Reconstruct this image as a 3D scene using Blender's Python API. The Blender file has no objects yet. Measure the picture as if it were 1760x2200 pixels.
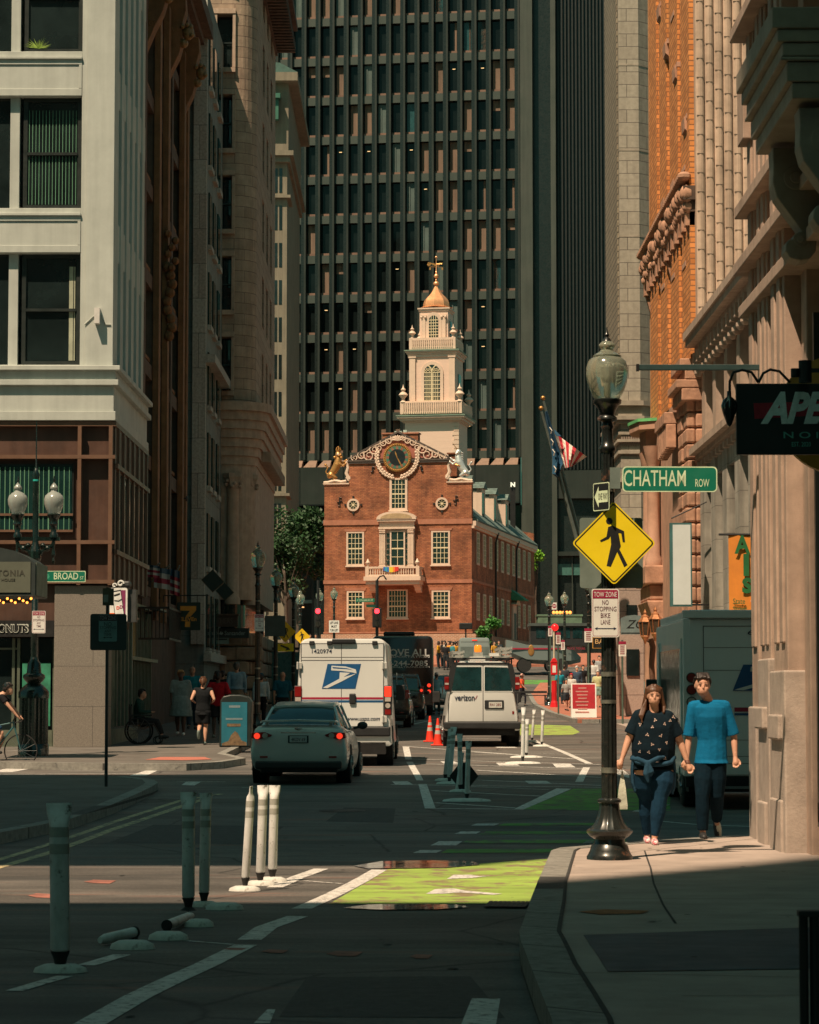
import bpy, bmesh, math, random
from mathutils import Vector, Matrix
random.seed(7)
sc = bpy.context.scene
COL = sc.collection
# ---------------------------------------------------------------- camera
F = 5600.0; PIT = math.atan(400/5600.); ZC = 1.6
cam = bpy.data.objects.new('camera', bpy.data.cameras.new('camera')); COL.objects.link(cam)
cam.location = (0, 0, ZC); cam.rotation_euler = (math.pi/2+PIT, 0, 0)
cam.data.sensor_fit = 'VERTICAL'; cam.data.sensor_height = 24; cam.data.lens = F/2200*24
cam.data.clip_start = .5; cam.data.clip_end = 5000
cam.data.dof.use_dof = True; cam.data.dof.focus_distance = 60; cam.data.dof.aperture_fstop = 9
sc.camera = cam
# ---------------------------------------------------------------- world and sun
SUN = Vector((.70, 1.0, -2.1)).normalized()          # direction the light travels
w = bpy.data.worlds.new('World'); sc.world = w; w.use_nodes = True
nt = w.node_tree; bg = nt.nodes['Background']
sky = nt.nodes.new('ShaderNodeTexSky'); sky.sky_type = 'NISHITA'; sky.sun_disc = False
sky.sun_elevation = math.asin(-SUN.z); sky.sun_rotation = math.atan2(-SUN.x, -SUN.y)
sky.air_density = 1.2; sky.dust_density = 2; sky.ozone_density = 1
tint = nt.nodes.new('ShaderNodeMix'); tint.data_type = 'RGBA'; tint.blend_type = 'MULTIPLY'
tint.inputs[0].default_value = 1; tint.inputs[7].default_value = (.47, 1.0, .71, 1)
nt.links.new(sky.outputs[0], tint.inputs[6]); nt.links.new(tint.outputs[2], bg.inputs[0])
bg.inputs[1].default_value = .047
sl = bpy.data.lights.new('sun', 'SUN'); sl.energy = 5.0; sl.angle = math.radians(.55); sl.color = (1, .75, .53)
sun = bpy.data.objects.new('sun', sl); COL.objects.link(sun)
sun.rotation_euler = SUN.to_track_quat('-Z', 'Y').to_euler()
sc.view_settings.view_transform = 'Standard'; sc.view_settings.look = 'None'
sc.view_settings.gamma = 1; sc.view_settings.exposure = .42
sc.render.engine = 'CYCLES'
# ---------------------------------------------------------------- geometry of the place
KN = [(-60,0),(0,0),(14,0),(20,-.12),(26,-.22),(34,-.2),(42,-.06),(50,.1),(55,.17),(68,.33),(80,.48),(100,.78),(120,1.05),(133,1.3),(150,2.35),(165,3.4),(180,4.4),(200,4.9),(230,5.1),(400,5.1),(3000,5.1)]
def g(Y):
 Y = max(KN[0][0], min(KN[-1][0], Y))
 for i in range(len(KN)-1):
  if KN[i+1][0] >= Y: break
 def m(j):
  if j <= 0 or j >= len(KN)-1: return 0
  return (KN[j+1][1]-KN[j-1][1])/(KN[j+1][0]-KN[j-1][0])
 (a, za), (b, zb) = KN[i], KN[i+1]; h = b-a; t = (Y-a)/h
 return za*(2*t**3-3*t*t+1)+h*m(i)*(t**3-2*t*t+t)+zb*(3*t*t-2*t**3)+h*m(i+1)*(t**3-t*t)
GK = [-60+10*i for i in range(6)]+list(range(0, 240))+[240, 260, 300, 400, 800, 3000]
GZ = [g(k) for k in GK]
def gl(Y):                                     # piecewise-linear ground height, same rows as the road sheet
 import bisect
 i = max(0, min(len(GK)-2, bisect.bisect_right(GK, Y)-1))
 t = (Y-GK[i])/(GK[i+1]-GK[i]); return GZ[i]*(1-t)+GZ[i+1]*t
cp, sp_ = math.cos(PIT), math.sin(PIT)
def P(px, py, Y):
 a = (px-880)/F; b = (1100-py)/F; dy = cp-b*sp_; t = Y/dy
 return Vector((a*t, Y, ZC+(sp_+b*cp)*t))
def PX(px, X, py=1300):                         # depth at which plane x=X is seen at pixel px
 b = (1100-py)/F; return X*F*(cp-b*sp_)/(px-880)
def G(px, py, off=0):
 lo, hi = 5., 230.
 prev = None; Y = 8.
 while Y < 230:
  p = P(px, py, Y)
  if p.z <= gl(Y)+off: 
   lo, hi = Y-.5, Y; break
  Y += .5
 for _ in range(20):
  m = (lo+hi)/2
  if P(px, py, m).z <= gl(m)+off: hi = m
  else: lo = m
 p = P(px, py, hi); p.z = gl(hi)+off; return p
# ---------------------------------------------------------------- object helpers
def wm(o):
 m = Matrix()
 while o is not None:
  m = o.matrix_basis @ m; o = o.parent
 return m
def thing(name, label, cat, loc=(0,0,0), rz=0, group=None, kind=None):
 o = bpy.data.objects.new(name, None); COL.objects.link(o); o.location = loc; o.rotation_euler = (0, 0, rz)
 o.empty_display_size = .2
 return tag(o, label, cat, group, kind)
def tag(o, label=None, cat=None, group=None, kind=None):
 if label: o['label'] = label
 if cat: o['category'] = cat
 if group: o['group'] = group
 if kind: o['kind'] = kind
 return o
def copy_tree(o, parent=None):
 c = o.copy(); COL.objects.link(c); c.parent = parent
 for ch in [q for q in o.children]: copy_tree(ch, c)
 return c
class MB:
 def __init__(s): s.bm = bmesh.new(); s.mi = 0; s.M = Matrix()
 def v(s, p): return s.bm.verts.new(s.M @ Vector(p))
 def f(s, vs):
  try: q = s.bm.faces.new(vs); q.material_index = s.mi; return q
  except ValueError: return None
 def poly(s, pts): return s.f([s.v(p) for p in pts])
 def box(s, x0, x1, y0, y1, z0, z1):
  c = [s.v((x, y, z)) for z in (z0, z1) for y in (y0, y1) for x in (x0, x1)]
  for q in ((0,2,3,1),(4,5,7,6),(0,1,5,4),(2,6,7,3),(0,4,6,2),(1,3,7,5)): s.f([c[i] for i in q])
  return s
 def cbox(s, cx, cy, cz, sx, sy, sz): return s.box(cx-sx/2, cx+sx/2, cy-sy/2, cy+sy/2, cz-sz/2, cz+sz/2)
 def rings(s, rs, cap=True, closed=True):
  vr = [[s.v(p) for p in r] for r in rs]; n = len(vr[0])
  for a, b in zip(vr, vr[1:]):
   for i in range(n if closed else n-1): s.f([a[i], a[(i+1) % n], b[(i+1) % n], b[i]])
  if cap: s.f(vr[0][::-1]); s.f(vr[-1])
  return s
 def tube(s, pts, r, n=8, sx=1, cap=True):
  pts = [Vector(p) for p in pts]; rs = r if isinstance(r, (list, tuple)) else [r]*len(pts); out = []
  ref = None
  for i, p in enumerate(pts):
   d = (pts[min(i+1, len(pts)-1)]-pts[max(i-1, 0)]).normalized()
   if ref is None: ref = Vector((1, 0, 0)) if abs(d.x) < .9 else Vector((0, 1, 0))
   u = (ref-d*ref.dot(d)).normalized(); ref = u; q = d.cross(u)
   out.append([p+(u*math.cos(2*math.pi*k/n)*sx+q*math.sin(2*math.pi*k/n))*rs[i] for k in range(n)])
  return s.rings(out, cap)
 def cap(s, pts, r, n=10, sx=1):              # tube with rounded ends
  pts = [Vector(p) for p in pts]; rs = list(r) if isinstance(r, (list, tuple)) else [r]*len(pts)
  d0 = (pts[0]-pts[1]).normalized(); d1 = (pts[-1]-pts[-2]).normalized()
  P_ = [pts[0]+d0*rs[0]*.95, pts[0]+d0*rs[0]*.6]+pts+[pts[-1]+d1*rs[-1]*.6, pts[-1]+d1*rs[-1]*.95]
  R_ = [rs[0]*.25, rs[0]*.8]+rs+[rs[-1]*.8, rs[-1]*.25]
  return s.tube(P_, R_, n, sx)
 def lathe(s, prof, c=(0,0,0), n=16, flute=0, fn=0):
  rs = []
  for (r, z) in prof:
   ring = []
   for k in range(n):
    a = 2*math.pi*k/n; rr = r*(1-flute*(.5+.5*math.cos(a*fn))) if flute else r
    ring.append((c[0]+rr*math.cos(a), c[1]+rr*math.sin(a), c[2]+z))
   rs.append(ring)
  return s.rings(rs)
 def ball(s, c, r, n=10, m=7, sc_=(1,1,1)):
  rs = []
  for j in range(m+1):
   t = math.pi*(j+.02)/(m+.04); rs.append([(c[0]+r*sc_[0]*math.sin(t)*math.cos(2*math.pi*k/n), c[1]+r*sc_[1]*math.sin(t)*math.sin(2*math.pi*k/n), c[2]-r*sc_[2]*math.cos(t)) for k in range(n)])
  return s.rings(rs)
 def prism(s, pts, a, b, axis='y'):           # polygon in the plane normal to axis, from a to b
  def mk(p, t): return (p[0], t, p[1]) if axis == 'y' else ((t, p[0], p[1]) if axis == 'x' else (p[0], p[1], t))
  A = [s.v(mk(p, a)) for p in pts]; B = [s.v(mk(p, b)) for p in pts]
  s.f(A); s.f(B[::-1]); n = len(pts)
  for i in range(n): s.f([A[i], B[i], B[(i+1) % n], A[(i+1) % n]])
  return s
 def build(s, name, mat, parent=None, world=False, smooth=False, bevel=0, sub=0, split=False):
  bm = s.bm
  if split:
   seen = {}; isl = []
   for v in bm.verts:
    if v in seen: continue
    st = [v]; seen[v] = len(isl); g_ = []
    while st:
     q = st.pop(); g_.append(q)
     for e in q.link_edges:
      w_ = e.other_vert(q)
      if w_ not in seen: seen[w_] = len(isl); st.append(w_)
    isl.append(g_)
   fs = {}
   for f in bm.faces: fs.setdefault(seen[f.verts[0]], []).append(f)
   for i, g_ in enumerate(isl):
    last = i == 99 and len(isl) > 100
    m2 = MB()
    for j in (range(i, len(isl)) if last else [i]):
     mp = {v: m2.bm.verts.new(v.co) for v in isl[j]}
     for f in fs.get(j, []): m2.bm.faces.new([mp[v] for v in f.verts]).material_index = f.material_index
    o = m2.build(name, mat, parent, world, smooth, bevel)
    if last: o['kind'] = 'stuff'; break
   bm.free(); return o
  bmesh.ops.recalc_face_normals(bm, faces=bm.faces)
  if world and parent is not None: bm.transform(wm(parent).inverted())
  me = bpy.data.meshes.new(name); bm.to_mesh(me); bm.free()
  for m in (mat if isinstance(mat, (list, tuple)) else [mat]): me.materials.append(m)
  o = bpy.data.objects.new(name, me); COL.objects.link(o); o.parent = parent
  if smooth:
   for p in me.polygons: p.use_smooth = True
   if smooth != 'all':
    try: me.set_sharp_from_angle(angle=math.radians(smooth if smooth is not True else 40))
    except Exception: pass
  if bevel:
   md = o.modifiers.new('b', 'BEVEL'); md.width = bevel; md.segments = 2; md.limit_method = 'ANGLE'; md.angle_limit = math.radians(35)
  if sub:
   md = o.modifiers.new('s', 'SUBSURF'); md.levels = sub; md.render_levels = sub
  return o
def fused(mbs, voxel, name, mat, parent, smooth_it=2):
 """join several MB solids into one continuous skin"""
 bm = mbs.bm; bmesh.ops.recalc_face_normals(bm, faces=bm.faces)
 me = bpy.data.meshes.new('tmp'); bm.to_mesh(me); bm.free()
 o = bpy.data.objects.new('tmp', me); COL.objects.link(o)
 md = o.modifiers.new('r', 'REMESH'); md.mode = 'VOXEL'; md.voxel_size = voxel
 if smooth_it:
  m2 = o.modifiers.new('s', 'SMOOTH'); m2.iterations = smooth_it; m2.factor = .5
 dg = bpy.context.evaluated_depsgraph_get(); m = bpy.data.meshes.new_from_object(o.evaluated_get(dg)); m.name = name
 bpy.data.objects.remove(o); bpy.data.meshes.remove(me)
 m.materials.clear()
 for q in (mat if isinstance(mat, (list, tuple)) else [mat]): m.materials.append(q)
 for p in m.polygons: p.use_smooth = True
 r = bpy.data.objects.new(name, m); COL.objects.link(r); r.parent = parent
 return r
# ---------------------------------------------------------------- materials
MC = {}
def node(nt, t, **k):
 n = nt.nodes.new(t)
 for a, b in k.items(): setattr(n, a, b)
 return n
def mixrgb(nt, fac, a, b, mode='MIX'):
 n = nt.nodes.new('ShaderNodeMix'); n.data_type = 'RGBA'; n.blend_type = mode
 for i, x in ((0, fac), (6, a), (7, b)):
  if hasattr(x, 'links'): nt.links.new(x, n.inputs[i])
  else: n.inputs[i].default_value = x if i == 0 else (*x[:3], 1)
 return n.outputs[2]
def ramp(nt, src, pts):
 r = nt.nodes.new('ShaderNodeValToRGB'); e = r.color_ramp.elements
 while len(e) < len(pts): e.new(.5)
 for q, (p, c) in zip(e, pts): q.position = p; q.color = (*([c]*3 if isinstance(c, (int, float)) else c[:3]), 1)
 nt.links.new(src, r.inputs[0]); return r.outputs[0]
def noise(nt, co, scale, detail=4, rough=.6, stretch=None):
 n = nt.nodes.new('ShaderNodeTexNoise'); n.inputs['Scale'].default_value = scale; n.inputs['Detail'].default_value = detail; n.inputs['Roughness'].default_value = rough
 if stretch:
  mp = nt.nodes.new('ShaderNodeMapping'); mp.inputs['Scale'].default_value = stretch; nt.links.new(co, mp.inputs[0]); co = mp.outputs[0]
 nt.links.new(co, n.inputs['Vector']); return n.outputs['Fac']
def M(name, col, rough=.6, metal=0, var=.25, scale=2.5, bump=.0, bscale=30, stretch=None, wear=None, wearat=.6, brick=None, emis=None, coat=0, spec=None, streak=0, alpha=None, trans=0, wsc=6):
 if name in MC: return MC[name]
 m = bpy.data.materials.new(name); m.use_nodes = True; t = m.node_tree; b = t.nodes['Principled BSDF']
 co = node(t, 'ShaderNodeTexCoord').outputs['Object']
 c = col
 n1 = noise(t, co, scale, 5, .65, stretch)
 dark = tuple(x*(1-var) for x in col); lite = tuple(min(1, x*(1+var)) for x in col)
 out = ramp(t, n1, [(.3, dark), (.7, lite)])
 hgt = None
 if brick:      # (width, height, mortar size, mortar colour, second colour, plane)
  bw, bh, ms, mc, c2 = brick[:5]
  sx = node(t, 'ShaderNodeSeparateXYZ'); t.links.new(co, sx.inputs[0])
  ad = node(t, 'ShaderNodeMath', operation='ADD'); t.links.new(sx.outputs[0], ad.inputs[0]); t.links.new(sx.outputs[1], ad.inputs[1])
  cb = node(t, 'ShaderNodeCombineXYZ'); t.links.new(ad.outputs[0], cb.inputs[0]); t.links.new(sx.outputs[2], cb.inputs[1])
  bt = node(t, 'ShaderNodeTexBrick'); t.links.new(cb.outputs[0], bt.inputs['Vector'])
  bt.inputs['Scale'].default_value = 1; bt.inputs['Brick Width'].default_value = bw; bt.inputs['Row Height'].default_value = bh
  bt.inputs['Mortar Size'].default_value = ms; bt.inputs['Mortar Smooth'].default_value = .2; bt.inputs['Bias'].default_value = -.1
  if len(brick) > 5: bt.offset = brick[5]
  bt.inputs['Color1'].default_value = (*col, 1); bt.inputs['Color2'].default_value = (*c2, 1); bt.inputs['Mortar'].default_value = (*mc, 1)
  k = ramp(t, n1, [(.3, 1-var), (.7, 1+var*.6)])
  out = mixrgb(t, 1, bt.outputs['Color'], k, 'MULTIPLY'); hgt = bt.outputs['Fac']
 if wear:
  n3 = noise(t, co, wsc, 6, .7)
  out = mixrgb(t, ramp(t, n3, [(wearat-.04, 0), (wearat+.04, 1)]), out, wear)
 if streak:
  n4 = noise(t, co, 1.5, 4, .6, (2.5, 2.5, .12))
  out = mixrgb(t, 1, out, ramp(t, n4, [(.35, 1-streak), (.6, 1)]), 'MULTIPLY')
 t.links.new(out, b.inputs['Base Color'])
 rr = ramp(t, noise(t, co, scale*2.3, 3), [(.3, max(0, rough-.08)), (.7, min(1, rough+.08))]); t.links.new(rr, b.inputs['Roughness'])
 b.inputs['Metallic'].default_value = metal
 if coat: b.inputs['Coat Weight'].default_value = coat; b.inputs['Coat Roughness'].default_value = .08
 if spec is not None: b.inputs['Specular IOR Level'].default_value = spec
 if trans: b.inputs['Transmission Weight'].default_value = trans
 if alpha is not None: b.inputs['Alpha'].default_value = alpha
 if emis: b.inputs['Emission Color'].default_value = (*emis[:3], 1); b.inputs['Emission Strength'].default_value = emis[3]
 if bump or hgt:
  bp = node(t, 'ShaderNodeBump'); bp.inputs['Strength'].default_value = min(1, bump if bump else .4); bp.inputs['Distance'].default_value = .02
  if bump:
   t.links.new(noise(t, co, bscale, 5, .6), bp.inputs['Height'])
  if hgt:
   b2 = node(t, 'ShaderNodeBump', invert=True); b2.inputs['Strength'].default_value = .6; b2.inputs['Distance'].default_value = .015
   t.links.new(hgt, b2.inputs['Height'])
   if bump: t.links.new(bp.outputs[0], b2.inputs['Normal'])
   t.links.new(b2.outputs[0], b.inputs['Normal'])
  else: t.links.new(bp.outputs[0], b.inputs['Normal'])
 MC[name] = m; return m
def glass(name='window_glass', col=(.012, .02, .02), rough=.06):
 return M(name, col, rough, var=.5, scale=.7, spec=.7)
def textmesh(body, mat, parent, loc, width=None, height=None, size=1, rot=(math.pi/2, 0, 0), name='lettering', depth=.004, shear=0, align='CENTER', spacing=1, bold=0, rz=0, tilt=0, line=1):
 cu = bpy.data.curves.new(name, 'FONT'); cu.body = body; cu.size = size; cu.extrude = depth/2; cu.align_x = 'CENTER'; cu.align_y = 'CENTER'
 cu.shear = shear; cu.space_character = spacing; cu.offset = bold; cu.space_line = line; cu.resolution_u = 3
 o = bpy.data.objects.new('t', cu); COL.objects.link(o)
 dg = bpy.context.evaluated_depsgraph_get(); me = bpy.data.meshes.new_from_object(o.evaluated_get(dg)); bpy.data.objects.remove(o)
 xs = [v.co.x for v in me.vertices]; ys = [v.co.y for v in me.vertices]
 cx, cy = (min(xs)+max(xs))/2, (min(ys)+max(ys))/2; wd = max(xs)-min(xs); hh = max(ys)-min(ys)
 kx = width/wd if width else None; ky = height/hh if height else None
 if kx is None and ky is None: kx = ky = 1
 kx = kx if kx is not None else ky; ky = ky if ky is not None else kx
 if align == 'LEFT': cx = min(xs)
 T = Matrix.Rotation(rz, 4, 'Z') @ Matrix.Rotation(math.pi/2, 4, 'X') @ Matrix.Rotation(tilt, 4, 'Z')
 for v in me.vertices: v.co = T @ Vector(((v.co.x-cx)*kx, (v.co.y-cy)*ky, v.co.z))
 me.materials.clear(); me.materials.append(mat); me.name = name
 r = bpy.data.objects.new(name, me); COL.objects.link(r); r.parent = parent; r.location = loc; return r
def drape(mb, pts, off):
 """flat polygon in plan (x,y) laid on the ground at height off"""
 b = bmesh.new(); b.faces.new([b.verts.new((p[0], p[1], 0)) for p in pts])
 y0, y1 = min(p[1] for p in pts), max(p[1] for p in pts)
 for k in GK:
  if y0 < k < y1: bmesh.ops.bisect_plane(b, geom=b.verts[:]+b.edges[:]+b.faces[:], plane_co=(0, k, 0), plane_no=(0, 1, 0))
 for v in b.verts: v.co.z = gl(v.co.y)+off
 mp = {v: mb.v(v.co) for v in b.verts}
 for f in b.faces:
  q = mb.f([mp[v] for v in f.verts])
  if q and q.normal.z < 0: pass
 b.free()
def slab(mb, pts, h, low=-.06, side=True):
 """raised pavement: draped top at height h with sides down to the road"""
 b = bmesh.new(); b.faces.new([b.verts.new((p[0], p[1], 0)) for p in pts])
 y0, y1 = min(p[1] for p in pts), max(p[1] for p in pts)
 for k in GK:
  if y0 < k < y1: bmesh.ops.bisect_plane(b, geom=b.verts[:]+b.edges[:]+b.faces[:], plane_co=(0, k, 0), plane_no=(0, 1, 0))
 edges = [e for e in b.edges if len(e.link_faces) == 1]
 top = {v: mb.v((v.co.x, v.co.y, gl(v.co.y)+h)) for v in b.verts}
 for f in b.faces: mb.f([top[v] for v in f.verts])
 bot = {}
 for e in edges:
  for v in e.verts:
   if v not in bot: bot[v] = mb.v((v.co.x, v.co.y, gl(v.co.y)+low))
  a, c = e.verts; mb.f([top[a], top[c], bot[c], bot[a]])
 b.free()
def band(line, width):
 """plan polygon of a polyline widened"""
 L, R = [], []
 for i, p in enumerate(line):
  a = Vector(line[max(i-1, 0)][:2]); c = Vector(line[min(i+1, len(line)-1)][:2]); d = (c-a).normalized(); n = Vector((-d.y, d.x))*width/2
  L.append((p[0]+n.x, p[1]+n.y)); R.append((p[0]-n.x, p[1]-n.y))
 return L+R[::-1]
# ================================================================ road, pavements, painted markings
def asphalt():
 m = bpy.data.materials.new('asphalt'); m.use_nodes = True; t = m.node_tree; b = t.nodes['Principled BSDF']
 co = node(t, 'ShaderNodeTexCoord').outputs['Object']
 fine = noise(t, co, 34, 6, .8); big = noise(t, co, .22, 4, .6); mid = noise(t, co, 1.3, 5, .7, (.35, 1, 1))
 c = ramp(t, fine, [(.32, (.070, .066, .061)), (.68, (.215, .198, .176))])
 c = mixrgb(t, 1, c, ramp(t, mid, [(.3, .62), (.7, 1.15)]), 'MULTIPLY')
 c = mixrgb(t, 1, c, ramp(t, noise(t, co, .55, 5, .75, (.25, 1.3, 1)), [(.42, .62), (.56, 1.05)]), 'MULTIPLY')
 c = mixrgb(t, 1, c, ramp(t, big, [(.35, .8), (.65, 1.1)]), 'MULTIPLY')
 v = node(t, 'ShaderNodeTexVoronoi', feature='DISTANCE_TO_EDGE'); v.inputs['Scale'].default_value = .35
 w_ = node(t, 'ShaderNodeMix', data_type='VECTOR'); w_.inputs[0].default_value = .12
 nz = node(t, 'ShaderNodeTexNoise'); nz.inputs['Scale'].default_value = 1.6; nz.inputs['Detail'].default_value = 5
 t.links.new(co, nz.inputs['Vector']); t.links.new(co, w_.inputs[4]); t.links.new(nz.outputs['Color'], w_.inputs[5]); t.links.new(w_.outputs[1], v.inputs['Vector'])
 crack = ramp(t, v.outputs['Distance'], [(.0, .25), (.010, 1)])
 c = mixrgb(t, 1, c, crack, 'MULTIPLY')
 spots = noise(t, co, 3.1, 2, .5)
 c = mixrgb(t, ramp(t, noise(t, co, .9, 3, .6, (.3, 1.6, 1)), [(.60, 0), (.70, .5)]), c, (.24, .10, .065))
 c = mixrgb(t, ramp(t, noise(t, co, .5, 4, .6, (.5, 1, 1)), [(.60, 0), (.68, .55)]), c, (.045, .046, .045))
 t.links.new(c, b.inputs['Base Color'])
 t.links.new(ramp(t, big, [(.35, .62), (.65, .88)]), b.inputs['Roughness'])
 bp = node(t, 'ShaderNodeBump'); bp.inputs['Strength'].default_value = .5; bp.inputs['Distance'].default_value = .006; t.links.new(fine, bp.inputs['Height']); t.links.new(bp.outputs[0], b.inputs['Normal'])
 return m
ASPH = asphalt()
mb = MB(); xs = [-1500, -300, -60, -30, -15, -8, -4, 0, 4, 8, 15, 30, 60, 300, 1500]
vv = [[mb.v((x, y, z)) for x in xs] for y, z in zip(GK, GZ)]
for a, b_ in zip(vv, vv[1:]):
 for i in range(len(xs)-1): mb.f([a[i], a[i+1], b_[i+1], b_[i]])
tag(mb.build('road', ASPH), kind='structure')
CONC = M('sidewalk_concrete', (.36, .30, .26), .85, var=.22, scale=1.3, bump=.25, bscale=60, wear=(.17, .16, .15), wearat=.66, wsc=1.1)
CONCD = M('worn_pavement_shaded', (.115, .103, .09), .85, var=.3, scale=1.1, bump=.3, bscale=50, wear=(.12, .12, .11), wearat=.6)  # worn concrete, with the left side's shade also darkened into its colour
GRAN = M('curb_granite', (.25, .245, .22), .8, var=.35, scale=9, bump=.4, bscale=45, wear=(.12, .12, .11), wearat=.62, brick=(1.7, 9, .022, (.05,.05,.048), (.22,.215,.19)))
CRACK = M('joint_dark', (.035, .035, .033), .9)
def pxy(l, off=0): return [tuple(G(x, y, off)[:2]) for x, y in l]
# right near corner pavement
H1 = .17
cp_line = pxy([(1215,2330),(1191,2191),(1167,2132),(1143,2073),(1124,2025),(1120,2002),(1127,1984),(1143,1935),(1159,1893),(1175,1856),(1187,1828),(1205,1822)], H1)
far_line = pxy([(1205,1822),(1355,1810),(1612,1792)], H1)
yf = far_line[-1][1]
cp_line = [(cp_line[0][0]+.25, 2.), (cp_line[0][0]+.1, 7.)]+cp_line
pave = cp_line+far_line[1:]+[(14, yf+2.3), (14, 2.)]
mb = MB(); slab(mb, pave, H1)
sw = tag(mb.build('sidewalk', CONC), kind='structure')
mb = MB(); cl = cp_line+far_line[1:]; inner = []
for i, p in enumerate(cl):
 a = Vector(cl[max(i-1, 0)]); c = Vector(cl[min(i+1, len(cl)-1)]); d = (c-a).normalized(); inner.append((p[0]+d.y*.24, p[1]-d.x*.24))
out = []
for i, p in enumerate(cl):
 a = Vector(cl[max(i-1, 0)]); c = Vector(cl[min(i+1, len(cl)-1)]); d = (c-a).normalized(); out.append((p[0]-d.y*.012, p[1]+d.x*.012))
slab(mb, out+inner[::-1], H1+.006)
tag(mb.build('curb', GRAN, bevel=.012), kind='structure')
mb = MB(); drape(mb, band([(x+.008*math.sin(i*2.3), y) for i, (x, y) in enumerate(inner[:-2])], .028), H1+.0085)
tag(mb.build('curb_gap', CRACK), kind='structure')
mb = MB()
def joint(mbx, line, w_, off): drape(mbx, band(line, w_), off)
joint(mb, pxy([(1385,1828),(1398,1865),(1405,1900),(1425,1945),(1452,1985)], H1), .018, H1+.004)
joint(mb, pxy([(1187+25,1905),(1205,1960),(1196,2003),(1215,2060),(1250,2150),(1262,2230)], H1), .03, H1+.004)
joint(mb, pxy([(1270,1842),(1385,1828),(1640,1800)], H1), .012, H1+.004)
joint(mb, pxy([(1205,2090),(1760,2102)], H1), .012, H1+.004)
joint(mb, pxy([(1150,2010),(1205,2006)], H1), .012, H1+.0065)
for yy in (9.5, 12.6, 20.4, 24.6): joint(mb, [(1.3, yy), (4.0, yy+.12)], .012, H1+.0045)
joint(mb, [(2.75, 8), (2.7, 15.5)], .012, H1+.0065)
tag(mb.build('pavement_joints', CRACK), kind='structure')
mb = MB(); rg = random.Random(9)
for k in range(26):
 x, y = rg.uniform(1.4, 4.0), rg.uniform(11, 30); r = rg.uniform(.012, .035); drape(mb, [(x+r*math.cos(a)*rg.uniform(.7, 1.2), y+r*math.sin(a)*1.3) for a in (0, 1, 2, 3, 4, 5)], H1+.006)
tag(mb.build('gum_spots', CRACK), kind='structure')
mb = MB(); drape(mb, pxy([(1253,2010),(1800,1992),(1800,2082),(1306,2089)], H1), H1+.005)
tag(mb.build('pavement_patch', M('patch_slate', (.07, .085, .10), .75, var=.3, scale=2)), kind='structure')
mb = MB(); drape(mb, pxy([(1242,1960),(1300,1955),(1395,1958),(1380,1964),(1290,1966)], H1), H1+.006)
tag(mb.build('rust_stain', M('rust_stain', (.32, .12, .04), .9, var=.5, scale=14)), kind='structure')
# left near corner pavement
H2 = .14
ll = pxy([(-900,1985),(-300,1862),(0,1789),(148,1760),(237,1730),(297,1704),(326,1690),(338,1682),(330,1675),(270,1668),(0,1668)], H2)
ll = ll+[(-40, ll[-1][1]), (-40, ll[0][1])]
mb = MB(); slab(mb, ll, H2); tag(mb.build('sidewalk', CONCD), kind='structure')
mb = MB(); cl = ll[:10]
inner = []; out = []
for i, p in enumerate(cl):
 a = Vector(cl[max(i-1, 0)]); c = Vector(cl[min(i+1, len(cl)-1)]); d = (c-a).normalized(); inner.append((p[0]-d.y*.2, p[1]+d.x*.2)); out.append((p[0]+d.y*.01, p[1]-d.x*.01))
slab(mb, out+inner[::-1], H2+.005); tag(mb.build('curb', GRAN), kind='structure')
# left far pavement along the shops
H3 = .14
lf = pxy([(-600,1637),(0,1637),(200,1640),(330,1641),(400,1641),(475,1637),(527,1629)], H3)
yk = lf[-1][1]
lfp = lf+[(-4.15, yk+3), (-4.15, 150), (-4.6, 175), (-40, 175), (-40, lf[0][1])]
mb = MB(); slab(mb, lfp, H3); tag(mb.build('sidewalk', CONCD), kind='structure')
mb = MB(); cl = lfp[:10]; inner = []; out = []
for i, p in enumerate(cl):
 a = Vector(cl[max(i-1, 0)]); c = Vector(cl[min(i+1, len(cl)-1)]); d = (c-a).normalized(); inner.append((p[0]-d.y*.18, p[1]+d.x*.18)); out.append((p[0]+d.y*.01, p[1]-d.x*.01))
slab(mb, out+inner[::-1], H3+.005); tag(mb.build('curb', GRAN), kind='structure')
mb = MB(); drape(mb, pxy([(312,1633),(400,1634),(455,1632),(440,1627),(345,1627)], H3), H3+.008)
tag(mb.build('tactile_paving', M('tactile_red', (.42, .14, .10), .8, var=.3, scale=30, bump=.8, bscale=16)), kind='structure')
# right far pavements
BRK = M('paving_brick', (.36, .13, .08), .85, var=.3, scale=3, wear=(.45, .25, .18), wearat=.62)
mb = MB(); slab(mb, [(6.1, 94.5), (5.95, 108), (6.2, 125), (6.5, 140), (7.5, 150), (20, 150), (20, 94.5)], .14)
tag(mb.build('brick_plaza', BRK), kind='structure')
mb = MB(); slab(mb, band([(20, 94.4), (6.3, 94.4), (6.05, 95.5), (5.9, 108), (6.15, 125), (6.45, 140)], .22), .145)
tag(mb.build('curb', GRAN), kind='structure')
mb = MB(); slab(mb, [(7.0, 58), (7.0, 88.6), (20, 88.6), (20, 58)], .14); tag(mb.build('sidewalk', CONC), kind='structure')
mb = MB(); slab(mb, [(-7.5, 168), (14, 168), (14, 262), (-7.5, 262)], .15); tag(mb.build('brick_terrace', BRK), kind='structure')
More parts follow.
